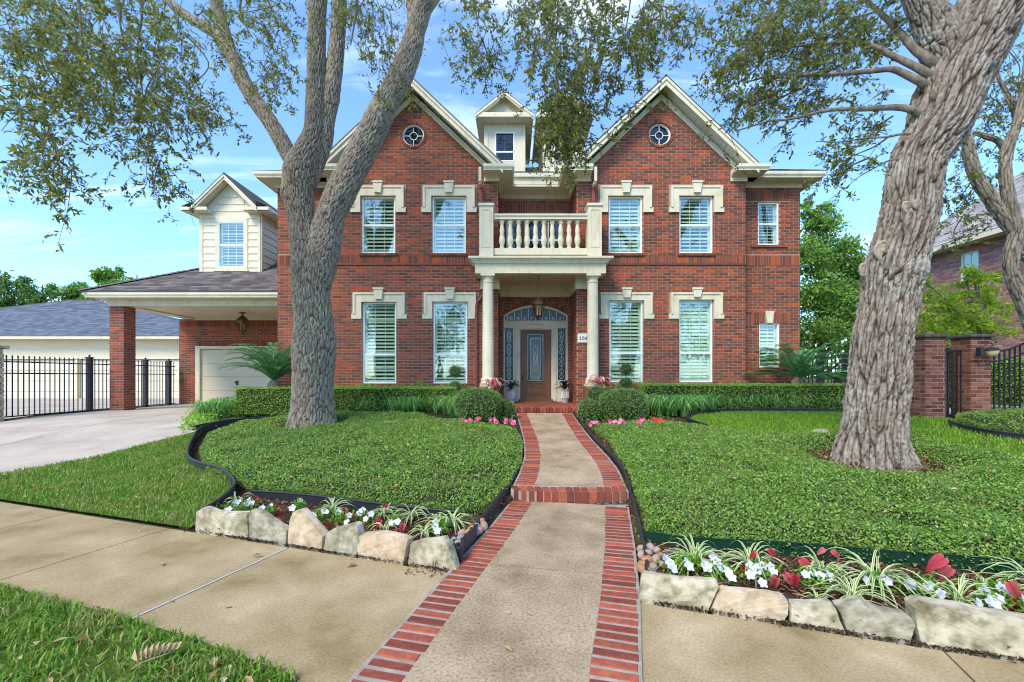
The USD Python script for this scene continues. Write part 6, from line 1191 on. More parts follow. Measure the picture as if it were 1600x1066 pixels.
rg = np.random.default_rng(8); U_ = np.r_[rg.uniform(-.2, 2.62, 2600), rg.uniform(3.93, 7.0, 2800)]; dn = meshkit.fbm(np.c_[U_ * 5, 0 * U_, 0 * U_], 3, 4); keep = rg.random(len(U_)) < np.clip(dn * 2 - .45, .05, 1); U_ = U_[keep]; n = len(U_)
P = np.c_[SW_O + U_[:, None] * SW_U + (np.abs(rg.normal(0, .016, n)) * -1 + .008)[:, None] * SW_V, rg.uniform(.003, .014, n)]; v, f = leaves(P, rand_dirs(rg, n) * [1, 1, .5], rand_dirs(rg, n) * .7 + [0, 0, 1], rg.uniform(.008, .028, n), rg.uniform(.006, .014, n), .4)
solo('kerb_debris', MB().add(v, f), 'soil_crumb', 'crumbs of bark and soil along the foot of the kerb stones', kind='stuff')
st = gp(1283, 683); m = trimesh.creation.icosphere(4); m.vertices = m.vertices * [.15, .13, .12]; m.vertices += unit(m.vertices) * (meshkit.fbm(m.vertices * 12, 4, 3) - .5)[:, None] * .05; m.vertices += st + [0, 0, .02]
solo('rock', m, 'limestone_grey', 'grey rounded rock on the grass just behind the broad ground cover', 'rock', smooth=True)

# ------------------------------------------------------------------ pebbles
def pebble(px, py, r, mt, lb, grp, seed):
    p = gp(px, py, .05); rg = np.random.default_rng(seed); m = trimesh.creation.icosphere(2); m.vertices = m.vertices * np.array([1, .75, .72]) * r * rg.uniform(.88, 1.12, 3); a = rg.uniform(0, 3); m.apply_transform(trimesh.transformations.rotation_matrix(a, rand_dirs(rg, 1)[0])); m.vertices += p
    solo('pebble', m, mt, lb, 'pebble', grp, smooth=True)
GP_R = [(1002, 858, .042, 'tan'), (1016, 855, .038, 'pink'), (1026, 860, .037, 'pink'), (1003, 867, .042, 'pink'), (1013, 864, .035, 'tan'), (1012, 875, .045, 'orange'), (1005, 882, .042, 'orange'), (1003, 889, .044, 'orange'), (1025, 874, .043, 'pink'), (1021, 886, .042, 'tan'), (1021, 895, .026, 'grey'), (1032, 868, .034, 'orange'), (1045, 866, .04, 'pink'), (1034, 882, .03, 'tan'), (1014, 892, .03, 'orange')]
WORD = {'tan': 'tan', 'pink': 'pinkish', 'orange': 'rusty orange', 'grey': 'grey'}
for i, (a, b, r, c) in enumerate(GP_R): pebble(a, b, r, 'pebble_' + c, f'smooth {WORD[c]} pebble in the heap beside the brick path, below the green edging board', f'{WORD[c]} pebbles on the gate side', 900 + i)
GP_L = [(752, 815, .04, 'orange'), (756, 822, .045, 'tan'), (744, 822, .038, 'grey'), (750, 829, .04, 'pink'), (742, 832, .045, 'grey'), (731, 834, .05, 'orange'), (722, 834, .042, 'pink'), (720, 842, .04, 'grey'), (728, 843, .04, 'pink'), (709, 846, .042, 'grey'), (716, 849, .04, 'pink'), (737, 826, .04, 'orange')]
for i, (a, b, r, c) in enumerate(GP_L): pebble(a, b, r, 'pebble_' + c, f'smooth {WORD[c]} pebble in the heap behind the black edging corner', f'{WORD[c]} pebbles on the driveway side', 950 + i)

# ------------------------------------------------------------------ flowers
def ribbon(base, az, L_, rise, w, seg=6, fold=.25, tip=True):
    t = np.linspace(0, 1, seg + 1); h = np.array([math.cos(az), math.sin(az)]); x = L_ * (t * .35 + .62 * t ** 1.7 * (1 - rise * .45)); z = L_ * (rise * 1.25 * t - (.30 + rise * .75) * t ** 2.3)
    C = np.c_[base[0] + h[0] * x, base[1] + h[1] * x, base[2] + z]; ww = w * np.minimum(1, (1 - t) * 3.2 + .02) * np.minimum(1, .55 + t * 3); s = np.array([-h[1], h[0], 0])
    V = np.stack([C - s * ww[:, None] / 2 + [0, 0, 1] * (ww * fold)[:, None], C, C + s * ww[:, None] / 2 + [0, 0, 1] * (ww * fold)[:, None]], 1).reshape(-1, 3); uv = np.tile([[0, 0], [.5, 0], [1, 0]], (seg + 1, 1)).astype(float); uv[:, 1] = np.repeat(t, 3)
    f = [(i * 3 + k, i * 3 + k + 1, i * 3 + 4 + k, i * 3 + 3 + k) for i in range(seg) for k in (0, 1)]
    return MB().add(V, f, uv)
def spider(px, py, L_, n, lb, seed, grp='spider plants in the flower beds'):
    b = gp(px, py, .03); t = thing('spider_plant', lb, 'plant', b, grp); rg = np.random.default_rng(seed)
    for k in range(n): part('leaf', ribbon(b + np.r_[rg.normal(0, .012, 2), 0], k * 2.399 + rg.uniform(-.4, .4), L_ * rg.uniform(.65, 1.15), rg.uniform(.35, 1.0), .0125 * rg.uniform(.8, 1.25)), 'spider_leaf', t, smooth=True)
SPL = [(520, 800, .22, 26, 'spider plant behind the tall pointed kerb stone'), (372, 786, .17, 12, 'sparse spider plant at the lawn end of the driveway side bed'), (600, 806, .20, 22, 'spider plant behind the scarlet leaves over the slanting grey stone'), (642, 812, .22, 26, 'full spider plant behind the wide arched stone'), (664, 836, .2, 22, 'spider plant just behind the tapering stone'), (600, 829, .16, 12, 'small spider plant close behind the wide arched stone'), (706, 822, .25, 32, 'largest spider plant beside the grey pebble heap'), (684, 818, .2, 18, 'spider plant between the full one and the largest by the pebbles')]
for i, (a_, b_, c_, d__, lb) in enumerate(SPL): spider(a_, b_, c_ * 1.3, int(d__ * 1.2), lb, 700 + i)
SPR = [(1085, 884, .30, 36, 'large spider plant next to the pebble heap, before the green board'), (1172, 888, .28, 34, 'spider plant behind the first group of white petunias'), (1285, 896, .22, 22, 'spider plant under the small red leaf by the green board'), (1368, 918, .33, 42, 'tallest spider plant before the green board'), (1330, 940, .27, 28, 'spider plant spilling over the rough patched kerb stone'), (1500, 946, .27, 26, 'spider plant behind the edge of the largest kerb stone'), (1545, 925, .2, 14, 'spider plant beside the dark red leaves'), (1625, 925, .34, 30, 'spider plant leaning in behind the far end of the bed'), (1275, 940, .13, 9, 'tiny spider plant behind the small whitish stone')]
for i, (a_, b_, c_, d__, lb) in enumerate(SPR): spider(a_, b_, c_ * 1.32, int(d__ * 1.3), lb, 740 + i)
def flower_mesh(c, nrm, r, lobes=5, cup=.3, seed=0):
    nrm = unit(nrm); u = unit(np.cross(nrm, [0.3, .2, 1.0])); w = np.cross(nrm, u); n = lobes * 5; a = np.arange(n) / n * 2 * np.pi; rr = r * (.86 + .14 * np.cos(a * lobes)) * (1 + .05 * np.sin(a * 3 + seed)); z = r * .10 * np.sin(a * lobes * 2 + seed)
    rim = c + np.cos(a)[:, None] * u * rr[:, None] + np.sin(a)[:, None] * w * rr[:, None] + nrm * z[:, None]; mid = c + (np.cos(a)[:, None] * u + np.sin(a)[:, None] * w) * r * .3 - nrm * r * cup * .25; ctr = c - nrm * r * cup * 1.5
    V = np.vstack([rim, mid, [ctr]]); f = [(k, (k + 1) % n, n + (k + 1) % n) for k in range(n)] + [(k, n + (k + 1) % n, n + k) for k in range(n)] + [(n + k, n + (k + 1) % n, 2 * n) for k in range(n)]
    return MB().add(V, f)
def petunia(fl, foot, spread, lb, seed, mat='white_petal', r=.034, nleaf=150, hgt=.10, grp='white petunias in the flower beds', name='petunia', cat='flower'):
    b = gp(*foot, .02); t = thing(name, lb, cat, b, grp); rg = np.random.default_rng(seed); n = nleaf
    P = b + rg.normal(0, 1, (n, 3)) * [spread, min(spread * .7, .06), .02] + np.c_[np.zeros((n, 2)), rg.random(n) * hgt]; v, f = leaves(P, rand_dirs(rg, n) + [0, 0, .6], rand_dirs(rg, n) + [0, 0, .5], rg.uniform(.025, .045, n), rg.uniform(.012, .02, n)); part('foliage', MB().add(v, f), 'petunia_leaf', t, kind='stuff')
    for k, (a, b2) in enumerate(fl):
        p = gp(a, b2, hgt + .02); p = p + [0, rg.uniform(-.02, .02), 0]; part('flower', flower_mesh(p, [rg.normal(0, .35), -.85 + rg.normal(0, .2), .55 + rg.normal(0, .25)], r * rg.uniform(.85, 1.15), seed=k), mat, t, smooth=True)
for i, (fl, ft, sp_, lb) in enumerate([
    ([(355, 797), (368, 787), (374, 784)], (362, 804), .05, 'white petunias at the lawn end of the bed'), ([(385, 788), (390, 782), (396, 785)], (386, 802), .045, 'white petunias behind the mossy sloping stone'), ([(411, 793), (424, 790)], (420, 808), .04, 'white petunias beside the single scarlet leaf'), ([(458, 793), (468, 784)], (468, 800), .03, 'white petunias behind the tip of the tall pointed stone'), ([(490, 806), (506, 799), (510, 800)], (504, 813), .045, 'white petunias at the shoulder of the tall pointed stone'), ([(529, 800), (541, 816), (546, 805)], (535, 820), .05, 'white petunias behind the slanting grey stone'), ([(562, 801), (567, 797), (580, 803), (571, 811)], (572, 818), .05, 'white petunias between the scarlet leaves'), ([(612, 816), (620, 816)], (617, 824), .03, 'pair of white petunias between two scarlet leaves'), ([(681, 816), (680, 823), (683, 829)], (688, 834), .04, 'white petunias beside the largest spider plant, near the pebbles')]): petunia(fl, ft, sp_, lb, 600 + i, r=.033)
for i, (fl, ft, sp_, lb) in enumerate([
    ([(1043, 876), (1048, 881), (1051, 886), (1040, 873)], (1062, 899), .055, 'white petunias next to the pebble heap on the gate side'), ([(1072, 876), (1076, 883)], (1075, 893), .03, 'narrow pair of white petunias before the large spider plant'), ([(1099, 881), (1103, 884), (1114, 870), (1120, 878), (1127, 886), (1136, 892), (1141, 900)], (1125, 908), .075, 'long cluster of white petunias before the second spider plant'), ([(1174, 885), (1180, 888), (1190, 883), (1175, 900), (1205, 886), (1208, 892), (1192, 911)], (1190, 908), .07, 'white petunias behind the largest scarlet leaf'), ([(1257, 896), (1275, 897), (1282, 900), (1300, 903)], (1275, 920), .07, 'row of white petunias behind the small whitish stone'), ([(1356, 908), (1376, 903), (1386, 907)], (1372, 926), .05, 'white petunias between the two tallest spider plants'), ([(1425, 914), (1447, 914), (1458, 918), (1468, 926), (1474, 932)], (1450, 934), .07, 'white petunias behind the corner of the largest kerb stone'), ([(1540, 924), (1550, 928), (1556, 933), (1568, 920), (1577, 925)], (1560, 938), .05, 'small white petunias beside the dark red leaves'), ([(1528, 943), (1552, 942), (1560, 948), (1597, 934), (1603, 940)], (1560, 958), .075, 'white petunias low behind the largest kerb stone')]): petunia(fl, ft, sp_, lb, 640 + i, r=.034, nleaf=190)
def heart(L_, W):
    h = np.array([(0.0, .10), (.12, -.02), (.27, -.06), (.42, .02), (.50, .20), (.46, .40), (.36, .58), (.24, .74), (.13, .88), (.05, .97), (0, 1.02), (-.05, .97)])
    h = np.vstack([h[:11], h[1:10][::-1] * [-1, 1], [[-.001, .10]], [[0, .10]]])
    return h * [W, L_]
def caladium(lv, foot, lb, seed, grp='scarlet caladiums in the flower beds'):
    b = gp(*foot, .02); t = thing('caladium', lb, 'plant', b, grp); rg = np.random.default_rng(seed)
    for a, b2, s, az in lv:
        h = .05 + max(0, (foot[1] - b2)) * b[1] / F; c = np.array([PX(a, b[1]), b[1] + rg.uniform(-.02, .02), PZ(b2, b[1])]); s = s * .62; q = heart(s * 1.35, s * rg.uniform(.62, .8)); vd = unit(c - [0, 0, CAMZ]); rt = unit(np.cross(vd, [0, 0, 1.0])); d = unit(rt * .8 * math.cos(az) - vd * .2 + [0, 0, -.6]); up = unit(-vd * .85 - rt * .25 * math.cos(az) + [0, 0, .45]); sd = unit(np.cross(d, up)); up = np.cross(sd, d)
        V = c + q[:, :1] * sd + q[:, 1:] * d + up * (np.abs(q[:, :1]) * rg.uniform(.35, .9)) - up * (q[:, 1:] ** 2 * rg.uniform(.5, 1.3) / s) + up * (.05 * s * np.sin(np.arange(22) * 2.3))[:, None]; lf = part('leaf', MB().add(np.vstack([V, [c + up * .006]]), [(k, (k + 1) % 22, 22) for k in range(22)]), 'caladium', t, smooth=True)
        part('stem', MB().tube(catmull([b, (b + c) / 2 + [0, .01, .02], c - d * .02], 5), .003, 5), 'stem_dark', t)
for i, (lv, ft, lb) in enumerate([
    ([(403, 776, .085, 2.8)], (405, 790), 'small scarlet caladium leaf at the thin black edging'), ([(437, 795, .11, 1.6)], (440, 804), 'single round scarlet caladium leaf behind the sloping mossy stone'), ([(498, 818, .09, 3.0), (508, 820, .095, .3)], (503, 828), 'flat scarlet caladium pair between the pointed and slanting stones'), ([(543, 795, .12, 2.5), (553, 806, .11, 1.6)], (550, 815), 'scarlet caladium pair behind the slanting grey stone'), ([(602, 788, .075, 2)], (604, 806), 'small dusky caladium leaf high at the thin black edging'), ([(596, 811, .15, 2.4)], (600, 826), 'large scarlet caladium leaf beside the wide arched stone'), ([(630, 818, .12, 1.8), (618, 829, .10, 2.2)], (626, 838), 'scarlet and pink caladium pair over the wide arched stone')]): caladium(lv, ft, lb, 800 + i)
for i, (lv, ft, lb) in enumerate([
    ([(1200, 858, .09, .6), (1181, 863, .08, 2.8), (1165, 886, .10, 1.7)], (1175, 900), 'dusky brown caladium above the second spider plant'), ([(1197, 877, .07, 1.2)], (1200, 890), 'small crimson caladium leaf among the white petunias'), ([(1217, 905, .135, 1.9), (1226, 897, .10, .8), (1240, 897, .10, 1.5)], (1222, 928), 'large scarlet caladium with folded leaves over the cream rounded stone'), ([(1251, 874, .14, .6)], (1245, 894), 'scarlet caladium leaf tilting before the green board'), ([(1288, 858, .08, 2.6), (1300, 861, .09, .3)], (1294, 884), 'small bright red caladium pair at the edge of the mat of leaves'), ([(1480, 874, .16, 2.5), (1487, 888, .13, 2.2)], (1512, 930), 'tall scarlet caladium standing clear of the green board'), ([(1572, 908, .13, 1.2), (1597, 925, .11, 1.5), (1585, 936, .12, 1.6), (1578, 945, .10, 2)], (1585, 955), 'dark crimson caladium clump near the far end of the largest stone'), ([(1510, 953, .07, 1.5)], (1512, 958), 'low pink caladium leaf peeping over the largest stone')]): caladium(lv, ft, lb, 830 + i)

# ------------------------------------------------------------------ pink and red bedding flowers by the shrubs
def bedding(fl, ft, lb, seed, mat, grp): petunia(fl, ft, .12, lb, seed, mat, .036, 110, .16, grp, 'bedding_flower')
rgp = np.random.default_rng(66)
def strip_flowers(x0, x1, y0, n): return [(rgp.uniform(x0, x1), y0 + rgp.uniform(-4, 3)) for _ in range(n)]
for i, (x0, x1, y, n, mt, lb) in enumerate([(720, 738, 656, 6, 'pink_petal', 'magenta bedding flowers under the start of the big round shrub'), (742, 758, 656, 5, 'pink_petal', 'pink bedding flowers under the middle of the big round shrub'), (762, 780, 657, 7, 'pink_petal', 'pale pink bedding flowers before the small round shrub'), (786, 806, 659, 8, 'pink_petal', 'magenta bedding flowers nearest the path on the driveway side')]): bedding(strip_flowers(x0, x1, y, n), ((x0 + x1) / 2, y + 5), lb, 660 + i, mt, 'bedding flowers by the driveway side shrubs')
for i, (x0, x1, y, n, mt, lb) in enumerate([(922, 936, 662, 5, 'pink_petal', 'magenta bedding flowers nearest the path on the gate side'), (944, 976, 658, 9, 'pink_petal', 'pink bedding flowers under the big square shrub'), (992, 1006, 658, 5, 'pink_petal', 'pale pink bedding flowers beside the red ones'), (1020, 1043, 657, 10, 'red_petal', 'bright red bedding flowers before the liriope')]): bedding(strip_flowers(x0, x1, y, n), ((x0 + x1) / 2, y + 5), lb, 670 + i, mt, 'bedding flowers by the gate side shrubs')

# ------------------------------------------------------------------ clipped hedges, shrubs, topiaries
def bush(name, label, cat, c, r, n, seed, mat='shrub_leaf', ln=.032, square=2.6, grp=None, parent=None):
    m = trimesh.creation.icosphere(4); u = m.vertices; k = (np.abs(u) ** square).sum(1) ** (-1 / square); v = u * k[:, None]; v = v * (1 + (meshkit.fbm(u * 2.2 + seed, 3, seed) - .5)[:, None] * .22) * r + c
    t = thing(name, label, cat, (c[0], c[1], c[2] - r[2]), grp); rg = np.random.default_rng(seed); part('core', MB().add(c + (v - c) * .90, m.faces), 'cover_base', t, smooth=True); a, b = foliage_on(v, m.faces, n, rg, ln, ln * .5, .07, bumpy=.02); part('foliage', MB().add(a, b), mat, t, kind='stuff'); return t
def at_px(px, py, d, rx, rz, ry=None): return P3(px, py, d), np.array([rx * d / F, (ry or rx) * d / F, rz * d / F])
for i, (px, py, d, rx, rz, n, lb) in enumerate([(747, 632, 9.7, 38, 26, 5200, 'large rounded shrub on the driveway side of the porch step'), (790, 641, 9.9, 15, 17, 1800, 'small shrub squeezed between the large one and the path'), (973, 633, 9.7, 37, 26, 5200, 'large boxy shrub on the gate side of the porch step'), (921, 641, 9.6, 18, 17, 2200, 'low squat shrub nearest the path on the gate side'), (937, 618, 10.4, 20, 14, 2000, 'shrub tucked behind the low squat one by the porch')]):
    bush('round_shrub', lb, 'shrub', *at_px(px, py, d, rx, rz), n, 40 + i, grp='clipped shrubs by the porch step')
def hedge(label, x0, x1, y0, y1, z0, z1, n, seed):
    poly = sbox(x0, y0, x1, y1).buffer(.03); m = trimesh.creation.box((x1 - x0, y1 - y0, z1 - z0)); m.apply_translation(((x0 + x1) / 2, (y0 + y1) / 2, (z0 + z1) / 2)); v, f = trimesh.remesh.subdivide_to_size(m.vertices, m.faces, .15, max_iter=12); rg = np.random.default_rng(seed)
    t = thing('hedge', label, 'hedge', ((x0 + x1) / 2, (y0 + y1) / 2, z0)); c = np.array([(x0 + x1) / 2, (y0 + y1) / 2, (z0 + z1) / 2]); part('core', MB().box(x0 + .05, x1 - .05, y0 + .05, y1 - .05, z0, z1 - .05), 'cover_base', t)
    P, N = scatter(v, f, n, rg); P = P + N * ((meshkit.fbm(P * 3, 3, seed) - .5)[:, None] * .07 - (rg.random(n) ** 1.5 * .05)[:, None]); D = unit(N * .5 + rand_dirs(rg, n) * .9 + [0, 0, .25]); s = rg.uniform(.7, 1.3, n); a, b = leaves(P, D, unit(N + rand_dirs(rg, n) * .6 + [0, 0, .5]), .034 * s, .018 * s); part('foliage', MB().add(a, b), 'hedge_leaf', t, kind='stuff')
hedge('long clipped hedge under the windows on the driveway side', PX(372, 11.3), PX(712, 11.3), 11.1, 11.55, .45, PZ(605.5, 11.1), 17000, 81)
hedge('long clipped hedge under the windows on the gate side', PX(1003, 11.3), PX(1318, 11.3), 11.1, 11.55, .45, PZ(600.5, 11.1), 17000, 82)
rg = np.random.default_rng(83)
for lb, x0, x1, zt in (('low loose plants between the driveway side hedge and the wall', WL0 + .1, PX(730, 12), PZ(598, 12)), ('low loose plants between the gate side hedge and the wall', PX(945, 12), BX1 - .2, PZ(596.5, 12))):
    n = 4000; xx = rg.uniform(x0, x1, n); top = .62 + (zt - .62) * (.75 + .4 * meshkit.fbm(np.c_[xx * 2, 0 * xx, 0 * xx], 3, 4)); P = np.c_[xx, rg.uniform(11.75, 12.15, n), .5 + (top - .5) * rg.random(n) ** .6]; v, f = leaves(P, rand_dirs(rg, n) + [0, 0, .5], rand_dirs(rg, n) + [0, -.3, .5], .05, .022); solo('wall_planting', MB().add(v, f), 'hedge_leaf', lb, kind='stuff')
for px, yt, yb_, lb in ((711, 580.5, 604, 'two ball topiary in front of the window on the driveway side'), (978, 577, 598, 'two ball topiary in front of the window on the gate side')):
    d = 11.75; t = thing('topiary', lb, 'topiary', P3(px, 640, d) * [1, 1, 0] + [0, 0, .5], 'topiaries beside the entrance'); rg = np.random.default_rng(int(px))
    for nm, py, r in (('upper_ball', yt, 9.6), ('lower_ball', yb_, 9.8)):
        m = trimesh.creation.icosphere(3); c = P3(px, py, d); R_ = r * d / F; v = c + m.vertices * R_ * [1, 1, .95 if nm[0] == 'u' else .75]; a, b = foliage_on(v, m.faces, 1300, rg, .028, .013, .035, bumpy=.01); k = part(nm, MB().add(a, b), 'topiary_leaf', t, kind='stuff'); part('core', MB().add(c + (v - c) * .88, m.faces), 'cover_base', k, smooth=True)
    part('stem', MB().tube([P3(px, 645, d), P3(px, yt, d)], .012, 6), 'bark_plain', t)

# ------------------------------------------------------------------ liriope borders
def clumps(label, pts, seed, n=60, L_=.55, mat='liriope'):
    rg = np.random.default_rng(seed); V, Fa, n0 = [], [], 0
    for b in pts:
        m = n; a = rg.uniform(0, 2 * np.pi, m); h = np.c_[np.cos(a), np.sin(a), 0 * a]; ln = L_ * rg.uniform(.6, 1.15, (m, 1)); sp_ = rg.uniform(.25, 1.0, (m, 1)); B = b + rg.normal(0, .02, (m, 3)) * [1, 1, 0]; s = np.c_[-np.sin(a), np.cos(a), 0 * a] * .008
        p1 = B + h * ln * .18 * sp_ + [0, 0, 1] * ln * .5; p2 = B + h * ln * .55 * sp_ + [0, 0, 1] * ln * .72; p3 = B + h * ln * 1.0 * sp_ + [0, 0, 1] * ln * (.62 - .35 * sp_)
        v = np.stack([B - s, B + s, p1 + s, p1 - s, p2 + s * .9, p2 - s * .9, p3], 1).reshape(-1, 3); k = np.arange(m)[:, None] * 7; Fa.append(n0 + np.vstack([k + [0, 1, 2], k + [0, 2, 3], k + [3, 2, 4], k + [3, 4, 5], k + [5, 4, 6]])); V.append(v); n0 += len(v)
    solo('liriope_border', MB().add(np.vstack(V), np.vstack(Fa)), mat, label, kind='stuff')
rg = np.random.default_rng(84)
def strip_pts(poly_px, n, seed):
    rg = np.random.default_rng(seed); pl_ = gpoly(poly_px).buffer(0); x0, y0, x1, y1 = pl_.bounds; P = np.c_[rg.uniform(x0, x1, n * 4), rg.uniform(y0, y1, n * 4)]; P = P[shapely.contains_xy(pl_, P[:, 0], P[:, 1])][:n]; return np.c_[P, ground_z(P[:, 0], P[:, 1])]
clumps('border of strappy green liriope before the driveway side hedge', strip_pts([(300, 668), (360, 652), (520, 645), (720, 652), (722, 640), (560, 634), (380, 638), (340, 646)], 260, 1), 85)
clumps('border of strappy green liriope before the gate side hedge', strip_pts([(1000, 650), (1070, 652), (1130, 643), (1320, 643), (1325, 634), (1000, 634)], 260, 2), 86)
rg = np.random.default_rng(87); q = strip_pts([(283, 676), (305, 672), (350, 656), (400, 650), (340, 645), (300, 655)], 420, 3); P = np.repeat(q, 6, 0) + rg.normal(0, 1, (len(q) * 6, 3)) * [.05, .05, .02] + np.c_[np.zeros((len(q) * 6, 2)), rg.random(len(q) * 6) * .2]; n = len(P); v, f = leaves(P, rand_dirs(rg, n) + [0, 0, .3], rand_dirs(rg, n) + [0, 0, .8], .06, .035)
solo('creeping_plants', MB().add(v, f), 'lime_leaf' if False else 'hedge_leaf', 'low broad leaved plants spilling over the driveway edge at the end of the bed', kind='stuff')

# ------------------------------------------------------------------ sago palms
def sago(label, base, n, L_, seed, az0=0, rise=(.35, 1.0)):
    t = thing('sago_palm', label, 'palm', base, 'sago palms against the house'); rg = np.random.default_rng(seed); base = np.asarray(base, float)
    part('trunk', MB().lathe([(.14, -.25), (.17, 0), (.15, .12), (.08, .2), (.0, .22)], base - [0, 0, .05], 14), 'bark_plain', t, smooth=True)
    for k in range(n):
        az = k * 2.399 + rg.uniform(-.25, .25); r_ = rg.uniform(*rise); ln = L_ * rg.uniform(.8, 1.1); tt = np.linspace(0, 1, 14); h = np.array([math.cos(az), math.sin(az)])
        C = np.c_[base[0] + h[0] * ln * (1.05 - .45 * r_) * (tt * .75 + .25 * tt ** 2), base[1] + h[1] * ln * (1.05 - .45 * r_) * (tt * .75 + .25 * tt ** 2), base[2] + .12 + ln * (r_ * 1.05 * tt - (.18 + .42 * r_) * tt ** 2.4)]
        mb = MB().tube(C, np.linspace(.011, .004, 14), 5); m = 44; u = np.linspace(.10, .99, m); P = np.c_[[np.interp(u, tt, C[:, i]) for i in range(3)]].T; T = unit(np.c_[[np.interp(u, tt, np.gradient(C[:, i])) for i in range(3)]].T); sd = unit(np.cross(T, [0, 0, 1.0])); up = np.cross(sd, T); q = .17 * np.sin(np.clip(u * 1.02, 0, 1) * np.pi) ** .5 + .02
        for s in (-1, 1): v, f = leaves(P, sd * s * .85 + T * .55 + up * .35 - np.array([0, 0, .1]), up, q, .019, .1); mb.add(v, f)
        part('frond', mb, 'sago', t)
sago('dark green sago palm against the corner by the garage door', (PX(428, 11.9), 11.9, PZ(603, 11.9)), 44, 1.7, 91, rise=(.45, 1.15))
sago('dark green sago palm below the small window at the gate side corner', (PX(1247, 11.8), 11.8, PZ(598, 11.8)), 38, 1.7, 92, rise=(.2, 1.0))
sago('low sago palm half hidden beside the iron fence behind the stout oak', (PX(1312, 12.4), 12.4, PZ(600, 12.4)), 16, .6, 93, rise=(.1, .8))

# ------------------------------------------------------------------ entrance plants
def strappy(b, n, L_, w, mat, parent, seed, rise=(.6, 1.1)):
    rg = np.random.default_rng(seed)
    for k in range(n): part('leaf', ribbon(b + np.r_[rg.normal(0, .015, 2), 0], k * 2.399 + rg.uniform(-.3, .3), L_ * rg.uniform(.75, 1.1), rg.uniform(*rise), w, fold=.2), mat, parent, smooth=True)
for px, lb in ((798.5, 'silver grey pot of dark spiky leaves on the handle side of the door'), (882.5, 'silver grey pot of dark spiky leaves on the hinge side of the door')):
    d = 13.0; z = .62; x = PX(px, d); t = thing('potted_plant', lb, 'plant pot', (x, d, z), 'potted plants at the front door'); H = PZ(608, d) - z
    p_ = part('pot', MB().lathe([(.075, 0), (.085, .02), (.07, .03), (.088, H * .3), (.108, H * .8), (.118, H * .93), (.125, H), (.105, H), (.10, H - .03), (.0, H - .03)], (x, d, z), 20), 'pot', t, smooth=40)
    rb_ = MB()
    for k in range(10):
        a = k / 10 * 2 * math.pi; rb_.box(x + .102 * math.cos(a) - .012, x + .102 * math.cos(a) + .012, d + .102 * math.sin(a) - .012, d + .102 * math.sin(a) + .012, z + H * .35, z + H * .85)
    part('ribs', rb_, 'sign_white', p_, kind='stuff'); strappy(np.array([x, d, z + H - .04]), 26, .52, .05, 'dracaena', t, int(px), (.5, 1.25))
for px, py, lb, s in ((768, 612, 'red and cream striped bromeliad at the foot of the driveway side column', 1), (938, 607, 'pink and cream striped bromeliad at the foot of the gate side column', 2)):
    b = np.array([PX(px, 11.3), 11.3, PZ(py, 11.3)]); t = thing('bromeliad', lb, 'plant', (b[0], b[1], .5), 'bromeliads beside the columns'); strappy(b, 26, .56, .07, 'bromeliad', t, 300 + s, (.55, 1.3)); part('stem', MB().tube([(b[0], b[1], .5), tuple(b)], .03, 8), 'stem_dark', t)
dm = MB().cbox(PX(811, 13.1), PX(863, 13.1), 12.95, 13.38, .624, .638, .004); solo('doormat', dm, 'felt', 'brown doormat lying on the brick porch at the front door', 'doormat')
# ------------------------------------------------------------------ lanterns
def lantern(label, c, s, top, grp='hanging lanterns'):
    c = np.asarray(c, float); t = thing('hanging_lantern', label, 'lantern', (c[0], c[1], top), grp)
    part('canopy', MB().lathe([(.0, -.03), (.09, -.03), (.10, -.012), (.10, 0)], (c[0], c[1], top), 18), 'bronze', t, smooth=40); part('rod', MB().tube([(c[0], c[1], top - .03), (c[0], c[1], c[2] + .36 * s)], .008, 6), 'bronze', t)
    part('roof', MB().lathe([(.21 * s, .13 * s), (.20 * s, .16 * s), (.13 * s, .23 * s), (.07 * s, .28 * s), (.03 * s, .30 * s), (.03 * s, .35 * s), (.0, .37 * s)], c, 6), 'bronze', t); part('base', MB().lathe([(.0, -.34 * s), (.03 * s, -.31 * s), (.05 * s, -.26 * s), (.12 * s, -.22 * s), (.13 * s, -.19 * s), (.0, -.19 * s)], c, 6), 'bronze', t)
    cg = MB()
    for k in range(6):
        a = k / 6 * 2 * math.pi; cg.tube([c + [.13 * s * math.cos(a), .13 * s * math.sin(a), -.2 * s], c + [.19 * s * math.cos(a), .19 * s * math.sin(a), .14 * s]], .008 * s + .002, 5)
    part('cage', cg, 'bronze', t, kind='stuff'); part('glass', MB().lathe([(.122 * s, -.19 * s), (.178 * s, .135 * s)], c, 6), 'lamp_glass', t)
    for k in range(3):
        a = k * 2.1; q = c + [.05 * s * math.cos(a), .05 * s * math.sin(a), 0]; part('candle', MB().lathe([(.012, -.19 * s), (.012, -.02 * s), (.016, .0), (.016, .04 * s), (.0, .07 * s)], q, 8), 'amber', t, smooth=40)
lantern('bronze lantern with candle bulbs hanging before the front door arch', P3(841, 483, 12.0), .92, 4.12)
lantern('bronze lantern hanging under the carport ceiling by the garage door', P3(379, 508, 15.4), 1.05, 3.575)
wl = thing('wall_lantern', 'dark wall lantern with amber glass fixed to the side of the gate pillar', 'lantern', (0, 0, 0)); dW = 9.1
part('back_plate', MB().cbox(PX(1529, dW), PX(1534, dW), dW - .05, dW + .06, PZ(557, dW), PZ(543, dW), .006), 'iron', wl)
part('arm', MB().tube(catmull([P3(1533, 549, dW), P3(1537, 541, dW), P3(1545, 536, dW), P3(1551, 538, dW), P3(1549, 543, dW)], 14), .012, 7), 'iron', wl)
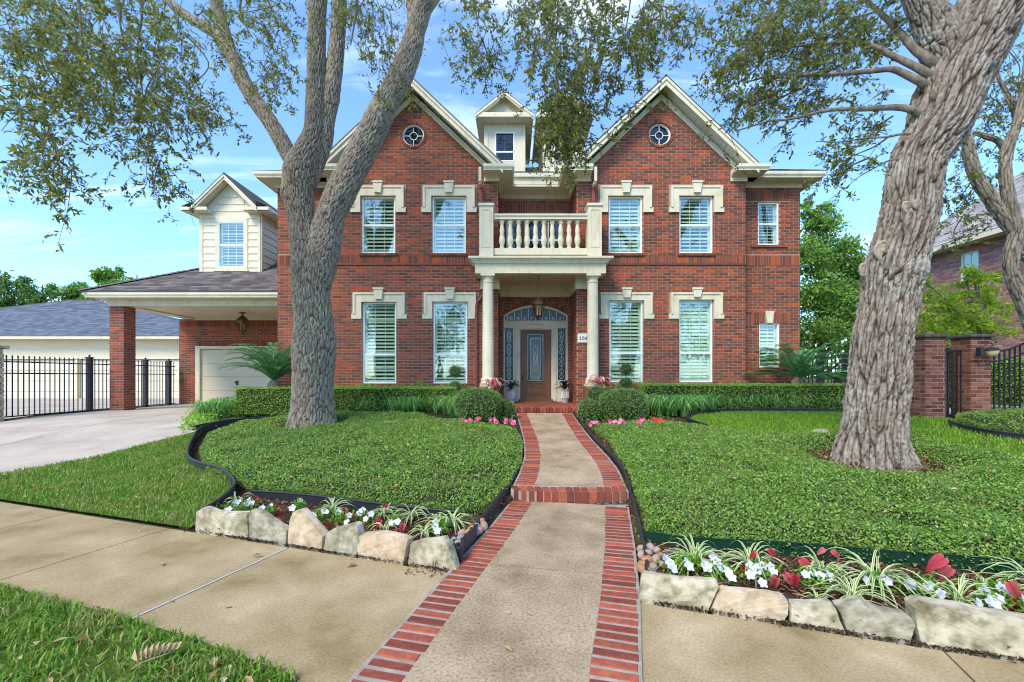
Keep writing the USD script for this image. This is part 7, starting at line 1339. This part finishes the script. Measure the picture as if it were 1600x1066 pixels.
part('hood', MB().lathe([(.02, .06), (.10, .03), (.125, .0), (.12, -.012), (.0, -.01)][::-1], P3(1549, 547, dW - .02), 16), 'iron', wl, smooth=40); part('shade', MB().lathe([(.0, -.12), (.06, -.11), (.10, -.06), (.11, -.012)], P3(1550, 547, dW - .02), 16), 'amber', wl, smooth=True)

# ------------------------------------------------------------------ iron fences and gates
def iron_run(t, a, b, n, zb, zt, r=.009, spear=True, rails=(.08, .78, .93), pk='picket', arch=None):
    a, b = np.asarray(a, float), np.asarray(b, float); d = unit(b - a); L_ = np.linalg.norm(b - a); nn = np.array([-d[1], d[0]])
    def bar(p, w, z0, z1): return MB().box(p[0] - w, p[0] + w, p[1] - w, p[1] + w, z0, z1)
    for k in range(n):
        p = a + d * L_ * (k + .5) / n; s = (k + .5) / n; top = zt + (arch(s) if arch else 0); m = bar(p, r, zb + .03, top)
        if spear: m.lathe([(.0, -.01), (.02, .01), (.016, .035), (.0, .075)], (p[0], p[1], top), 6)
        part(pk, m, 'iron', t)
    for h in rails:
        z = zb + (zt - zb) * h
        if arch and h > .5: m = MB().tube([(*(a + (b - a) * s), z + arch(s)) for s in np.linspace(0, 1, 14)], .018, 5)
        else: m = MB().add([(*(q + nn * s * .017), z + e) for q in (a, b) for s in (-1, 1) for e in (-.015, .015)], [(0, 1, 3, 2), (4, 6, 7, 5), (0, 4, 5, 1), (2, 3, 7, 6), (1, 5, 7, 3), (0, 2, 6, 4)])
        part('rail', m, 'iron', t)
FX = -12.6
fence = thing('iron_fence', 'black iron picket fence along the far edge of the driveway, by the carport pillar', 'fence', (FX, 13.5, .35))
iron_run(fence, (FX, 11.1), (FX, 16.75), 43, .33, 1.86, rails=(.03, .74, .93))
for y in (13.36, 15.4, 16.45):
    part('post', MB().box(FX - .06, FX + .06, y - .06, y + .06, .3, 1.93).box(FX - .075, FX + .075, y - .075, y + .075, 1.93, 1.96).lathe([(.03, .03), (.02, .05), (.035, .075), (.0, .11)], (FX, y, 1.93), 10), 'iron', fence)
sp = thing('stone_pillar', 'pale limestone block pillar where the iron fence starts', 'pillar', (-12.85, 10.9, .3)); rg = np.random.default_rng(12); z = .15
while z < 2.0:
    h = rg.uniform(.09, .17); x = -13.15
    while x < -12.62:
        w = min(rg.uniform(.2, .42), -12.58 - x); part('stone', MB().cbox(x, x + w - .008, 10.62 - rg.uniform(0, .035), 11.12, z, z + h - .008, .016), ('limestone', 'limestone_pink', 'limestone_grey')[rg.integers(3)], sp); x += w
        if w < .05: break
    z += h
part('cap_stone', MB().cbox(-13.22, -12.53, 10.52, 11.2, z, z + .09, .02), 'limestone_grey', sp); part('mortar_core', MB().box(-13.12, -12.63, 10.66, 11.1, .1, z), 'mortar', sp)

def brick_pillar(label, x0, y0, w, z0, z1, grp='brick gate pillars'):
    t = thing('gate_pillar', label, 'pillar', (x0 + w / 2, y0 + w / 2, z0), grp); part('core', MB().box(x0, x0 + w, y0, y0 + w, z0 - .2, z1), 'mortar', t); B = Bricks()
    for to3, u0, ph in ((front(y0), x0, 0), (lambda u, q, s: np.c_[x0 - s, u, q], y0, .12), (lambda u, q, s: np.c_[x0 + w + s, u, q], y0, .12)): lay_wall(B, to3, u0, u0 + w, z0, z1, phase=u0 + ph)
    for k, it in enumerate(B.items): v, f = brick_box(it); part('brick', MB().add(v, f), 'pillar_brick', t)
    part('cap', MB().cbox(x0 - .06, x0 + w + .06, y0 - .06, y0 + w + .06, z1, z1 + .06, .012), 'cap_stone', t)
noisy('cap_stone', [(.3, (.06, .05, .045)), (.7, (.16, .14, .12))], 6, .95, .1)
DP = 9.25
brick_pillar('stained brick gate pillar nearest the stout oak', PX(1445.5, DP), DP, .415, .42, PZ(527, DP)); brick_pillar('stained brick gate pillar carrying the wall lantern', PX(1517, DP), DP, .415, .42, PZ(527, DP))
g1 = thing('iron_gate', 'narrow black iron gate between the two brick pillars', 'gate', (PX(1490, DP), DP + .2, .42)); iron_run(g1, (PX(1478, DP + .2), DP + .2), (PX(1512, DP + .2), DP + .2), 5, .44, PZ(547, DP), .012, False, (.03, 1.0), 'bar')
part('hinge_post', MB().box(PX(1477, DP + .2) - .02, PX(1477, DP + .2) + .02, DP + .18, DP + .22, .4, PZ(546, DP)), 'iron', g1)
g2 = thing('iron_gate', 'wide black iron drive gate whose top rail sweeps upward', 'gate', (PX(1580, DP), DP + .2, .42)); iron_run(g2, (PX(1549.5, DP + .2), DP + .2), (PX(1549.5, DP + .2) + 2.6, DP + .2), 24, .45, PZ(549, DP), .012, False, (.03, .86, 1.0), 'bar', lambda s: .9 * sstep(np.float64(s) * 1.1) if True else 0)
f3 = thing('iron_fence', 'short black iron fence behind the low sago palm at the house corner', 'fence', (9.2, 14.2, .5)); iron_run(f3, (8.25, 14.2), (11.4, 14.2), 26, .45, PZ(556, 14.2), .011, False, (.04, .75, .97)); part('post', MB().box(10.55, 10.67, 14.14, 14.26, .4, PZ(552, 14.2)), 'iron', f3)
bush('clipped_bush', 'tall clipped green bush behind the drive gate', 'bush', np.array([PX(1590, 11.6), 11.6, 1.25]), np.array([.75, .5, .62]), 5200, 95, 'hedge_leaf', .05)
bush('clipped_bush', 'dark shrub seen through the narrow gate', 'bush', np.array([PX(1487, 12.6), 12.6, 1.3]), np.array([.5, .5, .95]), 2600, 96, 'shrub_leaf', .06)
solo('gate_court', MB().add(*poly_sheet(sbox(PX(1500, 10), 9.9, 26, 13.6), .006, .6)), 'drive_concrete', 'strip of concrete drive behind the iron drive gate', kind='structure')

# ------------------------------------------------------------------ neighbours' houses
NY = 21.4; nh = thing('garage_house', 'long low cream garage building with a blue grey hipped roof', 'house', (-24, NY, .2))
X0, X1 = -38.0, PX(300, NY) + 1.2; ez = PZ(527, NY)
gds = [(PX(-40, NY), PX(118, NY)), (PX(123, NY), PX(300, NY))]
body = R(X0, X1, .1, ez); dz = PZ(561, NY)
for a, b in gds: body = body.difference(R(a, b, .12, dz))
part('wall', MB().prism(body, front(NY), -.3, 0), 'stucco', nh)
for a, b in gds:
    gdp = part('garage_door', MB().box(a, b, NY + .12, NY + .16, .12, dz), 'stucco', nh); zz = np.linspace(.15, dz - .03, 5)
    for p, q in zip(zz[:-1], zz[1:]): part('door_panel', MB().cbox(a + .04, b - .04, NY + .08, NY + .119, p, q - .02, .008), 'siding', gdp)
    part('door_trim', MB().box(a - .08, b + .08, NY - .025, NY - .002, dz, dz + .07), 'trim', gdp)
part('fascia', MB().box(X0 - .5, X1 + .5, NY - .52, NY - .44, ez - .12, ez + .05).box(X0 - .5, X1 + .5, NY - .44, NY, ez - .12, ez - .09), 'trim', nh)
ra = (X0 - .5, NY - .55, ez + .03); hgt_ = PZ(470, NY + 4) - ez; ridge = (PX(108, NY + 4), NY + 4.0, ez + hgt_); sl_ = hgt_ / 4.55
xl = PX(-150, NY); P_ = [(xl - 6, NY - .55, ez + .03), (X1 + .5, NY - .55, ez + .03), (PX(155, NY + 4), NY + 4, ez + hgt_), (PX(108, NY + 4), NY + 4, ez + hgt_)]
rf = part('roof', MB().add([P_[0], P_[1], P_[2], P_[3]], [(0, 1, 2, 3)]).add([P_[1], (X1 + .5, NY + 9, ez), P_[2]], [(0, 1, 2)]).add([P_[3], P_[2], (X1 + .5, NY + 9, ez), (xl - 6, NY + 9, ez)], [(0, 1, 2, 3)]), 'blue_shingle', nh)
part('shingles', shingles(P_[0], P_[1], P_[2], P_[3], .33, .16), 'blue_shingle', rf, kind='stuff')
part('ridge_cap', MB().tube([P_[3], P_[2]], .06, 6).tube([P_[3], P_[0]], .05, 6), 'cap_stone', rf)

NX = 16.4; ph = thing('brick_house', 'plum brick neighbour house with a pale hipped roof beyond the gate', 'house', (NX + 4, 16, .5))
nz = 6.1; ya, yb = 9.0, 19.6; nw = (15.75, 16.4, 4.75, 5.85)
PB = Bricks(); part('wall', MB().box(NX, NX + .25, ya, nw[0], .3, nz).box(NX, NX + .25, nw[1], yb, .3, nz).box(NX, NX + .25, nw[0], nw[1], .3, nw[2]).box(NX, NX + .25, nw[0], nw[1], nw[3], nz).box(NX, NX + 9, yb - .2, yb, .3, nz).box(NX, NX + 9, ya, ya + .2, .3, nz), 'mortar', ph)
lay_wall(PB, lambda u, w, t: np.c_[NX - t, u, w], ya, yb, .5, nz - .02, [rect_hole(*nw)], rank=lambda u, w: (u - 13.2) ** 2 + (w - 4.0) ** 2)
ps = sorted(PB.items, key=lambda q: q[6]); m = MB()
for it in ps[:300]:
    v, f = brick_box(it); part('brick', MB().add(v, f[::1]), 'plum_brick', ph)
for it in ps[300:]: m.add(*brick_box(it))
part('brick_courses', m, 'plum_brick', ph, kind='stuff')
w_ = part('window', MB().box(NX + .04, NX + .1, nw[0], nw[0] + .04, nw[2], nw[3]).box(NX + .04, NX + .1, nw[1] - .04, nw[1], nw[2], nw[3]).box(NX + .041, NX + .1, nw[0], nw[1], nw[2], nw[2] + .04).box(NX + .041, NX + .1, nw[0], nw[1], nw[3] - .04, nw[3]).box(NX + .045, NX + .09, nw[0], nw[1], (nw[2] + nw[3]) / 2 - .02, (nw[2] + nw[3]) / 2 + .02).box(NX + .06, NX + .075, (nw[0] + nw[1]) / 2 - .01, (nw[0] + nw[1]) / 2 + .01, nw[2], nw[3]), 'vinyl', ph)
part('pane', MB().quad((NX + .08, nw[0], nw[2]), (NX + .08, nw[1], nw[2]), (NX + .08, nw[1], nw[3]), (NX + .08, nw[0], nw[3])), 'glass', w_); part('blind', MB().box(NX + .16, NX + .17, nw[0], nw[1], nw[2], nw[3]), 'shutter', w_)
part('eave', MB().box(NX - .45, NX, ya - .4, yb + .4, nz, nz + .03).box(NX - .5, NX - .44, ya - .4, yb + .45, nz - .02, nz + .16), 'trim', ph)
E0, s3 = NX - .5, .85
P_ = [(E0, yb + .45, nz + .16), (E0, ya - .45, nz + .16), (E0 + 5, ya + 4.5, nz + .16 + 5 * s3), (E0 + 5, yb - 4.5, nz + .16 + 5 * s3)]
rf = part('roof', MB().add(P_, [(0, 1, 2, 3)]).add([P_[0], P_[3], (E0 + 10, yb + .45, nz + .16)], [(0, 1, 2)]).add([P_[1], (E0 + 10, ya - .45, nz + .16), P_[2]], [(0, 1, 2)]), 'pale_shingle', ph); part('shingles', shingles(*P_, .32, .15), 'pale_shingle', rf, kind='stuff')
